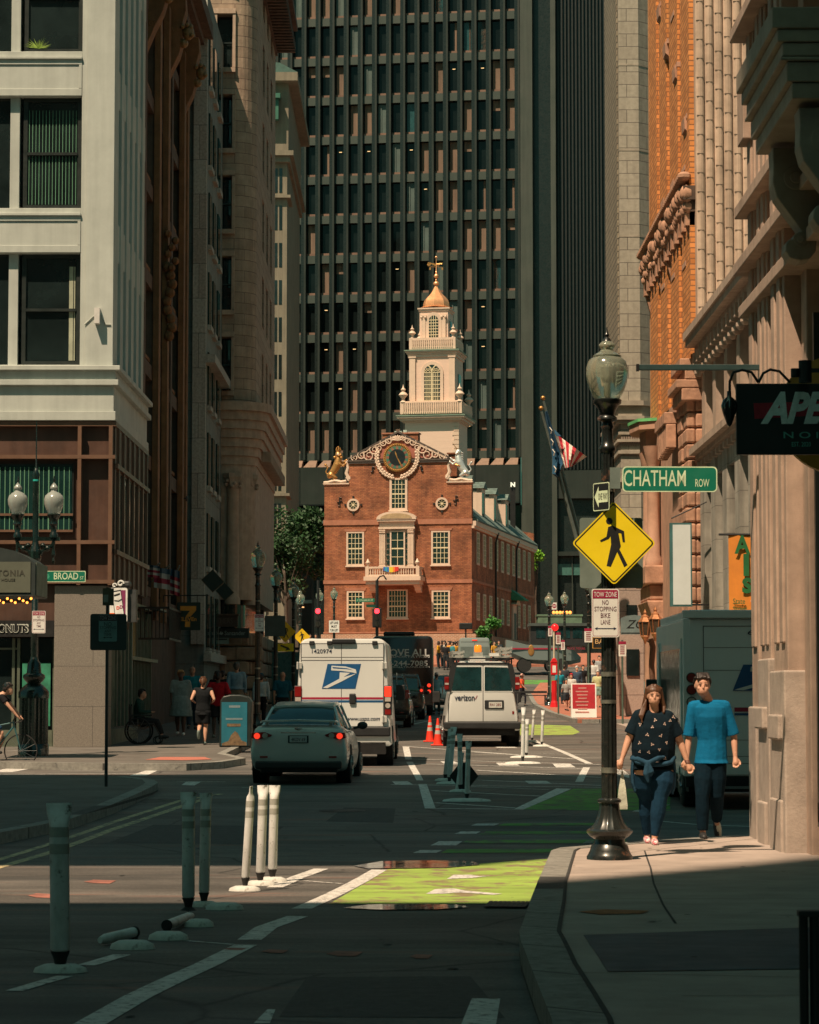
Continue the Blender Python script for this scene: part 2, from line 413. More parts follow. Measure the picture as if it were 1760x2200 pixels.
# painted markings
WHITE = M('road_paint_white', (.60, .585, .55), .7, var=.2, scale=5, wear=(.17, .165, .155), wearat=.57, wsc=14)
YEL = M('road_paint_yellow', (.55, .46, .25), .7, var=.25, scale=6, wear=(.16, .15, .13), wearat=.52, wsc=10)
GRN = M('bike_lane_green_shaded', (.085, .27, .045), .75, var=.35, scale=2.2, stretch=(.5, 1.5, 1), wear=(.10, .11, .08), wearat=.55, wsc=3)  # worn green paint, shade darkened into its colour
GRNB = M('bike_lane_green_sunlit', (.27, .40, .07), .75, var=.3, scale=1.6, stretch=(.35, 1.6, 1), wear=(.22, .17, .09), wearat=.54, wsc=2.6)  # same worn green paint, sunlight brightened into its colour
PINK = M('utility_paint_pink', (.30, .12, .09), .9, var=.4, scale=4)
def pband(px, w_): return band([tuple(G(x, y)[:2]) for x, y in px], w_)
mb = MB()
def ln(px, w_=.13): drape(mb, pband(px, w_), .004)
def pg(px): drape(mb, pxy(px), .004)
ln([(170,2215),(300,2140),(440,2075),(528,2031)], .16); ln([(536,2020),(572,1993),(640,1969)], .17); ln([(648,1953),(815,1869)], .17)
ln([(30,2130),(140,2098)], .1); ln([(185,2075),(262,2052)], .12); ln([(590,1907),(640,1885),(690,1867)], .16)
ln([(400,2022),(500,2030)], .05); ln([(655,1893),(735,1899)], .05)
pg([(1014,2146),(1075,2147),(1064,2215),(986,2215)]); pg([(545,2200),(575,2170),(592,2170),(580,2200)])
pg([(887,1833),(903,1827),(950,1827),(938,1833)]); pg([(925,1817),(943,1808),(994,1808),(980,1817)]); pg([(976,1792),(990,1787),(1033,1787),(1022,1792)]); pg([(1012,1774),(1024,1770),(1073,1770),(1062,1774)])
pg([(1104,1739),(1124,1740),(1228,1695),(1196,1694)])
pg([(865,1604),(879,1604),(885,1632),(871,1632)]); pg([(873,1637),(887,1637),(910,1677),(895,1677)]); pg([(899,1685),(917,1685),(936,1737),(913,1737)])
for a in [[(913,1737),(1110,1739)],[(935,1725),(1107,1736)],[(928,1699),(1165,1711)],[(840,1686),(1293,1692)],[(1027,1676),(1293,1688)],[(840,1639),(1260,1652)],[(883,1631),(1293,1643)],[(1024,1655),(1293,1671)],[(875,1604),(1235,1631)],[(1020,1616),(1140,1624)],[(860,1562),(925,1548)]]: ln(a, .1)
ln([(1147,1591),(1181,1604),(1213,1617),(1267,1641)], .15); pg([(1253,1649),(1268,1649),(1253,1680),(1236,1680)])
for a in [(1187,1641,38,8),(1128,1678,46,6),(842,1679,34,7),(946,1636,30,5),(1065,1639,40,6),(1060,1603,40,4),(1290,1655,50,10)]:
 x, y, w_, h = a; pg([(x, y), (x+w_, y), (x+w_+12, y+h), (x+8, y+h)])
ln([(0,1659),(122,1637)], .5); ln([(0,1664),(304,1663)], .1); pg([(278,1667),(315,1667),(341,1655),(316,1655)]); pg([(347,1648),(370,1649),(408,1639),(385,1639)])
pg([(390,1687),(418,1688),(432,1680),(400,1680)]); ln([(380,1679),(485,1680)], .06); ln([(520,1693),(600,1690)], .06); ln([(130,1655),(330,1655)], .06)
pg([(1358,1744),(1400,1745),(1440,1729),(1395,1728)]); ln([(1422,1765),(1500,1772),(1612,1776)], .08); ln([(900,1549),(990,1542)], .1); ln([(1010,1690),(1180,1697)], .05)
pg([(1252,1812),(1272,1812),(1290,1806),(1262,1806)])
pg([(1298,1644),(1330,1652),(1352,1664),(1352,1672),(1298,1658)])
for a in [[(1000,1586),(1120,1590)],[(1130,1618),(1260,1622)],[(1250,1700),(1330,1703)]]: ln(a, .05)
tag(mb.build('white_markings', WHITE), kind='structure')
mb = MB()
def edge2(t, b): drape(mb, pxy(t+b[::-1]), .004)
ln([(-80,1869),(0,1847),(148,1800),(240,1768),(386,1721),(475,1706)], .11)
ln([(-80,1885),(0,1863),(111,1831),(237,1784),(388,1733),(440,1717)], .13)
tag(mb.build('centre_line', YEL), kind='structure')
mb = MB()
pg([(1124,1740),(1232,1695),(1440,1695),(1440,1742)])
for y0, x0, h in ((1772,1070,5),(1790,1030,6),(1809,990,7),(1829,948,8)): pg([(x0, y0+h/2), (x0+14, y0-h/2), (1345, y0-h/2-1), (1345, y0+h/2-1)])
for y0, x0, h in ((1470,1125,6),): pg([(x0, y0), (x0+60, y0), (x0+70, y0-9), (x0, y0-9)])
tag(mb.build('green_lane_markings', GRN), kind='structure')
mb = MB()
pg([(706,1943),(760,1912),(834,1868),(960,1866),(1040,1855),(1178,1846),(1160,1893),(1141,1943)])
pg([(1110,1580),(1230,1579),(1246,1573),(1225,1559),(1110,1556)])
tag(mb.build('green_lane_patch', GRNB), kind='structure')
mb = MB()
for px in ([(960,1890),(975,1881),(1012,1881),(1030,1884),(1055,1883),(1010,1888)], [(915,1922),(935,1912),(975,1910),(1000,1915),(1080,1922),(1060,1924),(990,1919),(950,1922)]): drape(mb, pxy(px), .008)
tag(mb.build('bike_symbol', WHITE), kind='structure')
mb = MB()
for (x, y, w_, h) in ((560,2045,60,4),(700,2050,80,6),(230,2005,70,5),(60,1925,60,5),(180,1895,70,4),(880,2056,50,5),(480,2040,50,3)):
 drape(mb, pxy([(x, y), (x+w_*.3, y-h), (x+w_, y-h*.6), (x+w_*.8, y+h), (x+w_*.3, y+h*.8)]), .0045)
tag(mb.build('utility_marks', PINK), kind='structure')
DPT = M('asphalt_repair', (.060,.058,.055), .8, var=.3, scale=9, bump=.4, bscale=40)
mb = MB(); drape(mb, pxy([(600,2185),(660,2100),(1010,2098),(1085,2188)]), .0025); drape(mb, pxy([(235,1810),(330,1772),(610,1776),(560,1815)]), .0025); drape(mb, pxy([(700,1765),(740,1735),(850,1737),(845,1768)]), .0025)
tag(mb.build('asphalt_repair', DPT), kind='structure')
mb = MB(); c = G(735, 1742); drape(mb, [(c.x+.36*math.cos(a*.35), c.y+.36*math.sin(a*.35)) for a in range(18)], .008); tag(tag(mb.build('manhole_cover', M('manhole_iron', (.05,.048,.045), .55, metal=.5, bump=.8, bscale=14)), 'round iron manhole cover in the road ahead of the sedan rear', 'manhole'))
mb = MB(); rg = random.Random(4)
for k in range(60):
 x, y = rg.uniform(-5, 1.0), rg.uniform(12, 45); r = rg.uniform(.01, .04)*(1+(k % 9 == 0)); drape(mb, [(x+r*math.cos(a)*rg.uniform(.6, 1.3), y+r*math.sin(a)*1.4) for a in (0, 1.1, 2, 3.2, 4, 5.1)], .0048)
tag(mb.build('oil_spots', CRACK), kind='structure')
WATER = M('puddle_water', (.03, .032, .03), .03, var=.1, spec=.8)
for pp in ([(760,1862),(820,1852),(930,1850),(1020,1853),(1030,1860),(960,1866),(850,1867),(790,1868)], [(735,1953),(790,1946),(880,1944),(980,1946),(1010,1951),(940,1956),(820,1957)]):
 mb = MB(); drape(mb, pxy(pp), .011); tag(mb.build('puddle', WATER), kind='structure')
mb = MB(); a, b_, c, d = [G(x, y) for x, y in ((1040,1952),(1052,1940),(1140,1941),(1130,1953))]
drape(mb, [a[:2], b_[:2], c[:2], d[:2]], .009)
o = mb.build('storm_drain', CRACK)
mb = MB()
for i in range(9):
 t = (i+.5)/9; u = a.lerp(d, t); v_ = b_.lerp(c, t); drape(mb, band([tuple(u[:2]), tuple(v_[:2])], .035), .02)
mb.build('grate', M('grate_iron', (.06, .06, .055), .6, metal=.6), o)
tag(o, 'rusty storm drain grate in gutter beside the green bike lane', 'drain')
# ================================================================ buildings
def fz(py, Y): return P(880, py, Y).z
def fx(px, Y, py=1300): return P(px, py, Y).x
GL = glass(); GLT = glass('dark_glass_teal', (.01, .035, .032), .08)
STONE = M('painted_stone', (.46, .49, .45), .75, var=.10, scale=1.2, bump=.12, bscale=50, streak=.12)
BROWN = M('brown_metal_panel', (.085, .043, .029), .5, var=.25, scale=1.5, streak=.25)
BROWNT = M('brown_metal_trim', (.15, .082, .052), .45, var=.15)
GRANW = M('pier_granite', (.21, .185, .155), .7, var=.35, scale=40, bump=.1, bscale=60, brick=(2.4, .98, .006, (.10, .09, .08), (.215,.195,.165)))
FRAME = M('dark_window_frame', (.018, .024, .022), .4, var=.2)
BLIND = M('vertical_blind_green', (.10, .25, .15), .7, var=.3, stretch=(14, 1, .1), scale=3)
ROOFM = M('roof_tar', (.06, .06, .058), .9)
# ---- light corner building with brown metal base
Y1 = 63.5; XC = fx(238, Y1); TOP1 = 24.0
b1 = thing('corner_building', 'pale painted stone corner building with brown metal lower floors and granite pier', 'building', (XC-4, Y1, gl(Y1)+.14))
zl = fz(905, Y1); z0 = gl(Y1)+.1
x_l = XC-18
mb = MB(); X165 = fx(166, Y1); X178 = fx(178, Y1)
mb.box(X178, XC, Y1, Y1+.5, zl, TOP1); mb.box(X165, X178-.003, Y1+.05, Y1+.5, zl, TOP1)
FP = 337/88.19
rows = []
for k in range(-0, 4):
 yb, yt = 783-337*k, 542-337*k       # window bottom/top pixel
 rows.append((fz(yb, Y1), fz(yt, Y1)))
prev = zl
for (wb, wt) in rows:
 if wb > TOP1: break
 mb.box(x_l, X165-.002, Y1+.06, Y1+.5, prev, wb)                      # spandrel
 prev = wt
 nb = wt+(fz(455,Y1)-fz(540,Y1))
 # recessed panel frame
 a, c = wt+.18, nb-.20
 mb.box(x_l, X165-.004, Y1+.03, Y1+.06-.002, wt, a); mb.box(x_l, X165-.004, Y1+.03, Y1+.06-.002, c, nb); mb.box(fx(159,Y1), X165-.004, Y1+.03, Y1+.06-.002, a+.002, c-.002)
 mb.box(x_l, X165, Y1-.02, Y1+.055, nb-.07, nb-.001)
mb.box(x_l, X165, Y1+.12, Y1+.5, prev, TOP1)
mb.box(x_l, XC-.5, Y1+2.5, Y1+7.4, zl, TOP1)
mb.build('front_wall', STONE, b1, True, bevel=.01)
# window bays: piers repeat to the left out of the frame
mb = MB()
for xb in (fx(17,Y1), -14.5, -18.5): mb.box(xb-.1, xb+.13, Y1+.22, Y1+.4, zl, TOP1)
mb.build('window_mullion', STONE, b1, True, split=True)
for i, (wb, wt) in enumerate(rows):
 if wb > TOP1-1: break
 fr = MB(); xa, xb = fx(36, Y1), fx(165, Y1)
 fr.box(xa, xb, Y1+.30, Y1+.42, wb, wb+.12); fr.box(xa, xb, Y1+.30, Y1+.42, wt-.10, wt)
 fr.box(xa, xa+.1, Y1+.301, Y1+.42, wb+.12, wt-.1); fr.box(xb-.12, xb, Y1+.301, Y1+.42, wb+.12, wt-.1)
 fr.box(xa+.1, xb-.12, Y1+.27, Y1+.41, (wb+wt)/2-.035, (wb+wt)/2+.035)
 w_ = fr.build('window', FRAME, b1, True)
 q = MB(); q.box(xa+.1, xb-.12, Y1+.36, Y1+.37, wb+.12, wt-.1); q.build('pane', GL if i else GL, w_, True)
 if i == 1:
  q = MB()
  for k in range(15): q.box(xa+.13+k*.083, xa+.145+k*.083, Y1+.345, Y1+.356, wb+.14, wt-.3)
  q.build('blind', BLIND, w_, True)
 if i == 0:
  q = MB(); q.box(xb-.30, xb-.20, Y1+.345, Y1+.356, wb+.14, wt-.3); q.box(xb-.18, xb-.15, Y1+.345, Y1+.356, wb+.14, wt-.3); q.build('blind', M('pale_blind', (.35,.37,.27), .8, var=.2), w_, True)
 q = MB(); q.box(x_l, xa-.16, Y1+.34, Y1+.35, wb, wt); q.build('side_pane', GL, w_, True)
 if i == 2:
  q = MB()
  for k in range(60):
   a = random.uniform(0, 6.28); r = random.uniform(.1, .42); c0 = Vector((xa+.35, Y1+.30, wb+.14)); e = c0+Vector((math.cos(a)*r, math.sin(a)*.03-.02, abs(math.sin(a))*r*.8)); d = Vector((-math.sin(a), 0, math.cos(a)))*.012
   q.poly([c0-d, c0+d, e])
  q.build('window_plant', M('spider_plant', (.25,.38,.06), .6), w_, True)
# cornice above the brown floors
mb = MB()
for (ya, yb, pr) in ((787,797,.20),(797,817,.08),(817,829,.16),(829,884,.04),(884,904,.09)):
 mb.box(x_l, XC+pr, Y1-pr, Y1+8, fz(yb, Y1), fz(ya, Y1))
mb.build('cornice', STONE, b1, True, bevel=.012, split=True)
# side wall to the street
XS = XC
mb = MB(); zt = TOP1
for k in range(6):
 y = Y1+.5+k*1.28; mb.box(XS-.45, XS-.02, y, y+.62, fz(780, Y1), TOP1)
mb.box(XS-.6, XS-.28, Y1+.5, Y1+8, fz(780,Y1), TOP1)
for (wb, wt) in rows: mb.box(XS-.5, XS-.06, Y1+.5, Y1+8, wt, wt+.95)
mb.box(XS-.5, XS-.3, Y1+7.7, Y1+8, zl, TOP1)
mb.build('side_wall', STONE, b1, True)
mb = MB(); mb.box(XS-.30, XS-.25, Y1+.5, Y1+8, zl, TOP1); mb.build('side_glazing', GLT, b1, True)
mb = MB(); mb.box(x_l, XS-.1, Y1+.1, Y1+8, TOP1, TOP1+.3); mb.build('roof', ROOFM, b1, True)
# light box on the pilaster
lb = MB(); a = P(205, 663, Y1-.02); lb.box(a.x, a.x+.13, Y1-.24, Y1-.002, fz(697,Y1), fz(664,Y1)); o = lb.build('pilaster_light_box', M('white_box', (.6,.58,.55), .5), b1, True)
mb = MB(); mb.tube([P(181,698,Y1-.02), P(200,680,Y1-.02), P(204,678,Y1-.02)], .014); mb.tube([P(217,676,Y1-.02), P(228,697,Y1-.02), P(238,697,Y1-.02)], .014); mb.build('conduit', STONE, b1, True)
# brown metal floors
zb = fz(1257, Y1)
mb = MB(); mb.box(x_l, XC+.06, Y1+.14, Y1+8, zb, zl-.002)
mb.build('metal_cladding', BROWN, b1, True)
mb = MB(); xe = XC+.09
for py in (982, 1165, 1250): mb.box(x_l, xe, Y1-.1, Y1+.139, fz(py+4, Y1), fz(py-4, Y1))
mb.box(x_l, xe+.01, Y1-.03, Y1+8, zl-.12, zl-.004)
for px in (-95, 169, 236): mb.box(fx(px-4,Y1), fx(px+4,Y1), Y1-.097, Y1+.139, zb, zl-.125)
for py, in ((1000,),(1185,)): mb.box(XC+.06, XC+.14, Y1+.1, Y1+8, fz(py+5,Y1), fz(py-5,Y1))
for k in range(7): mb.box(XC+.06, XC+.12, Y1+.6+k*1.15, Y1+.72+k*1.15, zb, zl-.13)
mb.build('metal_trim', BROWNT, b1, True, split=True)
mb = MB(); xa, xb = fx(-110,Y1), fx(155,Y1)
mb.box(xa, xb, Y1+.06, Y1+.135, fz(1145,Y1), fz(996,Y1)); w_ = mb.build('window', FRAME, b1, True)
mb = MB(); mb.box(xa, xb-.04, Y1+.04, Y1+.058, fz(1142,Y1), fz(1000,Y1)); mb.build('pane', GLT, w_, True)
mb = MB()
for k in range(32):
 x = xa+.12*k+random.uniform(-.02,.02)
 if x < xb-.06: mb.box(x, x+random.choice((.015,.02,.03)), Y1+.028, Y1+.038, fz(1140,Y1), fz(1003,Y1))
mb.build('blind', BLIND, w_, True)
mb = MB(); mb.box(xa, xb, Y1+.0, Y1+.03, fz(1108,Y1), fz(1103,Y1)); mb.box(xa, xb, Y1+.0, Y1+.05, fz(1143,Y1), fz(1138,Y1)); mb.build('transom', BROWNT, w_, True)
mb = MB(); mb.box(XC+.061, XC+.07, Y1+.5, Y1+7.8, fz(1180,Y1), fz(1010,Y1)); mb.build('side_window', GL, b1, True)
# granite pier and shopfront
mb = MB(); xa, xb = fx(117,Y1), fx(229,Y1); mb.box(xa, xb, Y1+.02, Y1+1.2, gl(Y1), zb-.003); mb.build('granite_pier', GRANW, b1, True, bevel=.015)
mb = MB(); mb.box(x_l, xa-.01, Y1+.12, Y1+.4, fz(1368,Y1), zb-.002); mb.build('shop_fascia', BROWN, b1, True)
mb = MB(); mb.box(x_l, xa-.012, Y1+.04, Y1+.118, fz(1368,Y1), fz(1333,Y1)); mb.build('sign_band', M('sign_band_black',(.02,.02,.02),.4), b1, True)
mb = MB(); mb.box(x_l, xa-.02, Y1+.5, Y1+.52, gl(Y1), fz(1370,Y1)); mb.build('shop_glass', GL, b1, True)
mb = MB(); ALG = M('shop_aluminium_frame', (.17,.20,.15), .4, metal=.5)
for px in (25, 36, 113): mb.box(fx(px-3,Y1), fx(px+3,Y1), Y1+.40, Y1+.499, gl(Y1)+.14, fz(1370,Y1))
mb.box(x_l, fx(110,Y1), Y1+.38, Y1+.49, gl(Y1)+.14, gl(Y1)+.55); mb.box(x_l, fx(35,Y1), Y1+.42, Y1+.495, fz(1395,Y1), fz(1391,Y1)); mb.build('shop_frame', ALG, b1, True, split=True)
mb = MB(); mb.box(fx(45,Y1), fx(106,Y1), Y1+.35, Y1+.37, fz(1560,Y1), fz(1424,Y1)); mb.build('window_poster', M('green_poster',(.03,.22,.13),.6,var=.4), b1, True)
mb = MB(); mb.box(XC-.45, XC-.3, Y1+1.2, Y1+8, gl(Y1), zb); mb.build('side_shopfront', FRAME, b1, True)
mb = MB()
for k in range(8): mb.box(XC-.3, XC-.22, Y1+1.3+k*.22, Y1+1.38+k*.22, gl(Y1)+.6, zb-.3)
for k in range(5): mb.box(XC-.3, XC-.24, Y1+3.6+k*.9, Y1+3.68+k*.9, gl(Y1)+.6, zb-.3)
mb.box(XC-.3, XC-.15, Y1+1.21, Y1+8, gl(Y1), gl(Y1)+.55)
mb.build('window_bar', ALG, b1, True, split=True)
mb = MB(); mb.box(XC-.3, XC+.35, Y1+1.3, Y1+3.4, zb-.75, zb-.7)
for k in range(4): mb.box(XC+.02+k*.08, XC+.07+k*.08, Y1+1.29-.0, Y1+1.30, zb-1.05, zb-.76)
mb.build('side_canopy', BROWNT, b1, True)
# ---- brown ornate building
OCH = M('ochre_terracotta', (.21, .10, .04), .8, var=.3, scale=2, bump=.3, streak=.3)
UMB = M('umber_stone', (.10, .065, .047), .85, var=.3, scale=2, bump=.2, streak=.3)
b2 = thing('ornate_brown_building', 'dark brown street building with ochre consoles and gilded heads under a deep cornice', 'building', (-12, 72, gl(72)+.14))
mb = MB(); mb.box(-16, -8.25, 71.6, 92, 0, 26)
mb.build('wall', UMB, b2, True)
mb = MB()
for k, y in enumerate((71.6, 74.6, 77.4, 80.3, 83.2, 86.2, 89.2)): mb.box(-8.25, -7.95, y, y+.55, 4.2, 23)
for z in (4.3, 8.6, 11.4, 14.2, 17.0, 19.8, 22.6): mb.box(-8.25, -7.98, 71.6, 92, z, z+.45)
mb.build('pilaster', UMB, b2, True, split=True)
mb = MB()
for y in (80.25, 83.15, 89.0, 90.4): mb.box(-7.96, -7.78, y, y+.62, 4, 24)
mb.build('ochre_pier', OCH, b2, True, split=True)
for i, y in enumerate((72.3, 75.3, 78.2, 81.1, 84.1, 87.0)):
 for z, h in ((5.2, 3.0), (9.3, 1.9), (12.1, 1.9), (14.9, 1.9), (17.7, 1.9), (20.5, 1.9)):
  q = MB(); q.box(-8.24, -8.2, y, y+2.05, z, z+h); w_ = q.build('window', GLT, b2, True)
  q = MB(); q.box(-8.2, -8.05, y, y+2.05, z-.12, z-.01); q.box(-8.2, -8.12, y+.98, y+1.06, z, z+h); q.build('sill', OCH, w_, True)
mb = MB()
for (x, z, h) in ((-7.55, 24.6, .35), (-7.35, 24.95, .25), (-7.05, 25.2, .5)): mb.box(-8.6, x, 71.4, 92.2, z, z+h)
mb.box(-8.6, -7.75, 71.5, 75.5, 8.4, 8.7); mb.box(-8.6, -7.6, 71.5, 75.5, 8.7, 8.95); mb.box(-8.6, -7.85, 71.5, 75.6, 4.9, 5.25); mb.box(-8.6, -7.7, 71.5, 77.5, 4.6, 4.88)
mb.build('cornice', UMB, b2, True, split=True)
HEAD = M('gilded', (.22, .13, .05), .5, metal=0, var=.4, scale=9, bump=.5, bscale=20)
for y in (78.5, 84, 89.5):
 mb = MB(); pts = [(-8.2, 24.6), (-7.35, 24.6), (-7.32, 24.1), (-7.45, 23.6), (-7.42, 23.1), (-7.55, 22.6), (-7.8, 22.1), (-8.05, 21.5), (-8.2, 20.9)]
 mb.prism(pts, y, y+.7); o = mb.build('console', OCH, b2, True, bevel=.02)
 mb = MB()
 for cz, r in ((23.4, .16), (22.2, .11)):
  for k in range(14):
   a = k*.6; rr = r*(1-k/16); mb.ball((-7.9+math.cos(a)*rr, y-.01, cz+math.sin(a)*rr), .025, 6, 4)
 mb.build('scroll', OCH, o, True)
 mb = MB(); mb.ball((-7.25, y+.1, 23.35), .2, 10, 7, (1, .9, 1.25)); mb.ball((-7.12, y-.02, 23.25), .09, 8, 6)
 for k in range(10): mb.ball((-7.32+.16*math.cos(k), y+.05+.12*math.sin(k), 23.55+.05*math.sin(3*k)), .08, 6, 5)
 mb.ball((-7.4, y+.1, 23.0), .16, 8, 6); mb.build('gilded_head', HEAD, o, True, smooth=True)
mb = MB()
for k in range(9):
 z = 13.2+k*.28; mb.ball((-7.72+.09*math.sin(k*1.3), 83.1, z), .16, 8, 6, (1, .8, 1.1))
for k in range(6): mb.ball((-7.65+.14*math.sin(k*2.1), 83.0, 15.4+.22*k), .13, 6, 5)
mb.build('carved_figure', OCH, b2, True, smooth=True)
mb = MB()
for y in (72.5, 75.0): mb.box(-8.24, -8.18, y, y+2.2, 2.8, 4.2)
mb.build('lit_shop_window', M('warm_interior', (.5,.25,.08), .6, emis=(1, .48, .16, .28), var=.6, scale=5, stretch=(1, 6, .3)), b2, True, split=True)
mb = MB()
for k in range(24): mb.box(-8.2, -8.12, 72.4+k*.42, 72.48+k*.42, .8, 4.25)
for z in (2.7, 4.25): mb.box(-8.2, -7.9, 71.8, 82, z, z+.1)
mb.build('shopfront_bars', ALG, b2, True)
mb = MB(); mb.box(-8.2, -7.6, 79.3, 82, 4.28, 4.34); mb.build('canopy', FRAME, b2, True)
# ---- narrow grey granite building
b3 = thing('narrow_granite_building', 'narrow grey granite building with a sunlit block pier between brown and sandstone buildings', 'building', (-9, 92, gl(92)+.14))
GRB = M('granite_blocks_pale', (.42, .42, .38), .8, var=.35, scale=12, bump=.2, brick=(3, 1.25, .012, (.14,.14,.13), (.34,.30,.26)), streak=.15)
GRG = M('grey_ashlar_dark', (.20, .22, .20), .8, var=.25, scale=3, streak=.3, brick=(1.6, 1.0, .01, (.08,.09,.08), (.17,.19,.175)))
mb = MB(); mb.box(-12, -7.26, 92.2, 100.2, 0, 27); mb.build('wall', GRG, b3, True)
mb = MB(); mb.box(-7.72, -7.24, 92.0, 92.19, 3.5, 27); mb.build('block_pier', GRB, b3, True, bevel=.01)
for k in range(8):
 for y in (93, 95, 97.2):
  q = MB(); q.box(-7.26, -7.2, y, y+1.0, 3.4+k*2.9, 5.3+k*2.9); w_ = q.build('window', GLT, b3, True)
  q = MB(); q.box(-7.26, -7.12, y-.1, y+1.1, 3.2+k*2.9, 3.38+k*2.9); q.build('sill', GRB, w_, True)
mb = MB(); mb.box(-7.26, -7.0, 92, 100, 2.9, 3.2); mb.box(-7.26, -6.9, 92, 100, 13.5, 13.8); mb.build('string_course', GRB, b3, True, split=True)
# ---- rounded sandstone building
b4 = thing('rounded_sandstone_building', 'brown sandstone office building with a rounded corner, deep windows and a heavy lower cornice', 'building', (-10, 100, gl(100)+.14))
SAND = M('sandstone_ashlar', (.40, .30, .22), .85, var=.25, scale=2, bump=.35, bscale=14, streak=.2, brick=(1.1, .42, .012, (.15,.10,.075), (.33,.24,.175)))
SANDS = M('sandstone_smooth', (.42, .31, .235), .8, var=.2, scale=3, bump=.2, streak=.2)
RSC = .95; CXr, CYr = -6.92, 101.05
def outline(off=0, n=9):
 pts = [(-12, 100.1-off)]
 for k in range(n+1):
  a = -math.pi/2+k*math.pi/2/n; pts.append((CXr+(RSC+off)*math.cos(a), CYr+(RSC+off)*math.sin(a)))
 pts.append((CXr+RSC+off, 114.5)); return pts
def sweep(mb, off, za, zb, inner=.6):
 o_ = outline(off); i_ = outline(-inner)
 for (a, c, e, f_) in zip(o_, o_[1:], i_, i_[1:]):
  mb.rings([[(a[0],a[1],za),(c[0],c[1],za),(f_[0],f_[1],za),(e[0],e[1],za)], [(a[0],a[1],zb),(c[0],c[1],zb),(f_[0],f_[1],zb),(e[0],e[1],zb)]])
zc1, zc2 = fz(1005, 101), fz(868, 101)
wz = [(fz(845-172*k, 101), fz(732-172*k, 101)) for k in range(6)]
mb = MB(); prev = zc2
for (a, c) in wz:
 sweep(mb, 0, prev, a); prev = c
sweep(mb, 0, prev, prev+2); mb.build('wall', SAND, b4, True)
# piers between windows: windows sit on the curve at a chosen angle and along the side
wins = [(-80, 0), (-38, 0), (0, 105.5), (0, 108.3), (0, 111.1)]
mb = MB(); prev = zc2
for (a, c) in wz:
 segs = [(-12, 100.1, -9.0, 100.1)]
 def arc(a0, a1, m=4): return [(CXr+RSC*math.cos(math.radians(a0+(a1-a0)*i/m)), CYr+RSC*math.sin(math.radians(a0+(a1-a0)*i/m))) for i in range(m+1)]
 runs = [[(-12,100.1),(-7.5,100.1)], arc(-88, 0, 7), [(CXr+RSC, 101.05),(CXr+RSC,104.6)], [(CXr+RSC,105.9),(CXr+RSC,107.6)], [(CXr+RSC,108.9),(CXr+RSC,110.6)], [(CXr+RSC,111.9),(CXr+RSC,114.5)]]
 for r in runs:
  for p, q in zip(r, r[1:]):
   d = (Vector(q)-Vector(p)).normalized(); n = Vector((-d.y, d.x))*.55
   mb.rings([[(p[0],p[1],a),(q[0],q[1],a),(q[0]+n.x,q[1]+n.y,a),(p[0]+n.x,p[1]+n.y,a)], [(p[0],p[1],c),(q[0],q[1],c),(q[0]+n.x,q[1]+n.y,c),(p[0]+n.x,p[1]+n.y,c)]])
mb.build('pier', SAND, b4, True, split=True)
mb = MB(); sweep(mb, -.4, 0, wz[-1][1]+2, .8); mb.build('window_glazing', GL, b4, True)
for (a, c) in wz:
 mb = MB()
 for (p, q) in (((-7.64, 100.09), (-6.78, 100.09)),):
  d = (Vector(q)-Vector(p)).normalized(); n = Vector((d.y, -d.x))
  for z0_, z1_, pr in ((c+.02, c+.22, .12), (a-.2, a-.02, .14)):
   mb.rings([[(p[0],p[1],z0_),(q[0],q[1],z0_),(q[0]+n.x*pr,q[1]+n.y*pr,z0_),(p[0]+n.x*pr,p[1]+n.y*pr,z0_)], [(p[0],p[1],z1_),(q[0],q[1],z1_),(q[0]+n.x*pr,q[1]+n.y*pr,z1_),(p[0]+n.x*pr,p[1]+n.y*pr,z1_)]])
 mb.box(-7.62, -7.5, 100.0, 100.6, a, c); mb.box(-6.89, -6.78, 100.0, 100.6, a, c)
 o = mb.build('window_surround', SANDS, b4, True)
 q = MB(); q.box(-7.5, -6.89, 100.4, 100.44, (a+c)/2-.03, (a+c)/2+.03); q.build('sash_rail', FRAME, o, True)
mb = MB()
for k in range(7): sweep(mb, .05+.085*k if k < 6 else .6, zc1+.05+(zc2-zc1-.1)*k/7, zc1+.05+(zc2-zc1-.1)*(k+1)/7-.002)
mb.build('lower_cornice', SANDS, b4, True)
mb = MB()
for k in range(26): mb.box(CXr+RSC+.02, CXr+RSC+.5, 102.4+k*.46, 102.6+k*.46, zc1+.35, zc1+.75)
mb.build('modillion', SANDS, b4, True, split=True)
zr = fz(-60, 101)
mb = MB()
for k in range(5): sweep(mb, .1+.22*k, zr+.28*k, zr+.28*k+.275)
mb.build('roof_cornice', UMB, b4, True)
mb = MB()
for k in range(24): mb.box(CXr+RSC+.05, CXr+RSC+.9, 102.4+k*.5, 102.62+k*.5, zr+.05, zr+.5)
mb.build('roof_bracket', UMB, b4, True, split=True)
mb = MB(); sweep(mb, 0, fz(1290,101), zc1+.06); mb.box(-7.62, -7.35, 99.7, 100.2, 0, zc1)
mb.build('ground_floor_wall', SANDS, b4, True)
for px in (500, 533):
 Yq = 100.2; c = Vector((fx(px, Yq), Yq-.15 if px == 500 else 100.9, 0)); za, zb_ = fz(1300, 101), fz(1030, 101)
 mb = MB(); mb.lathe([(.30, za), (.30, za+.2), (.25, za+.3), (.22, zb_-.5), (.24, zb_-.45)], (c.x, c.y, 0), 14); o = mb.build('column', SANDS, b4, True, smooth=True)
 mb = MB(); mb.lathe([(.24, zb_-.45), (.34, zb_-.1), (.4, zb_), (.4, zb_+.15)], (c.x, c.y, 0), 10, .25, 5)
 for k in range(12): mb.ball((c.x+.3*math.cos(k), c.y+.3*math.sin(k), zb_-.25+.12*math.sin(k*5)), .08, 6, 4)
 mb.build('capital', SANDS, o, True)
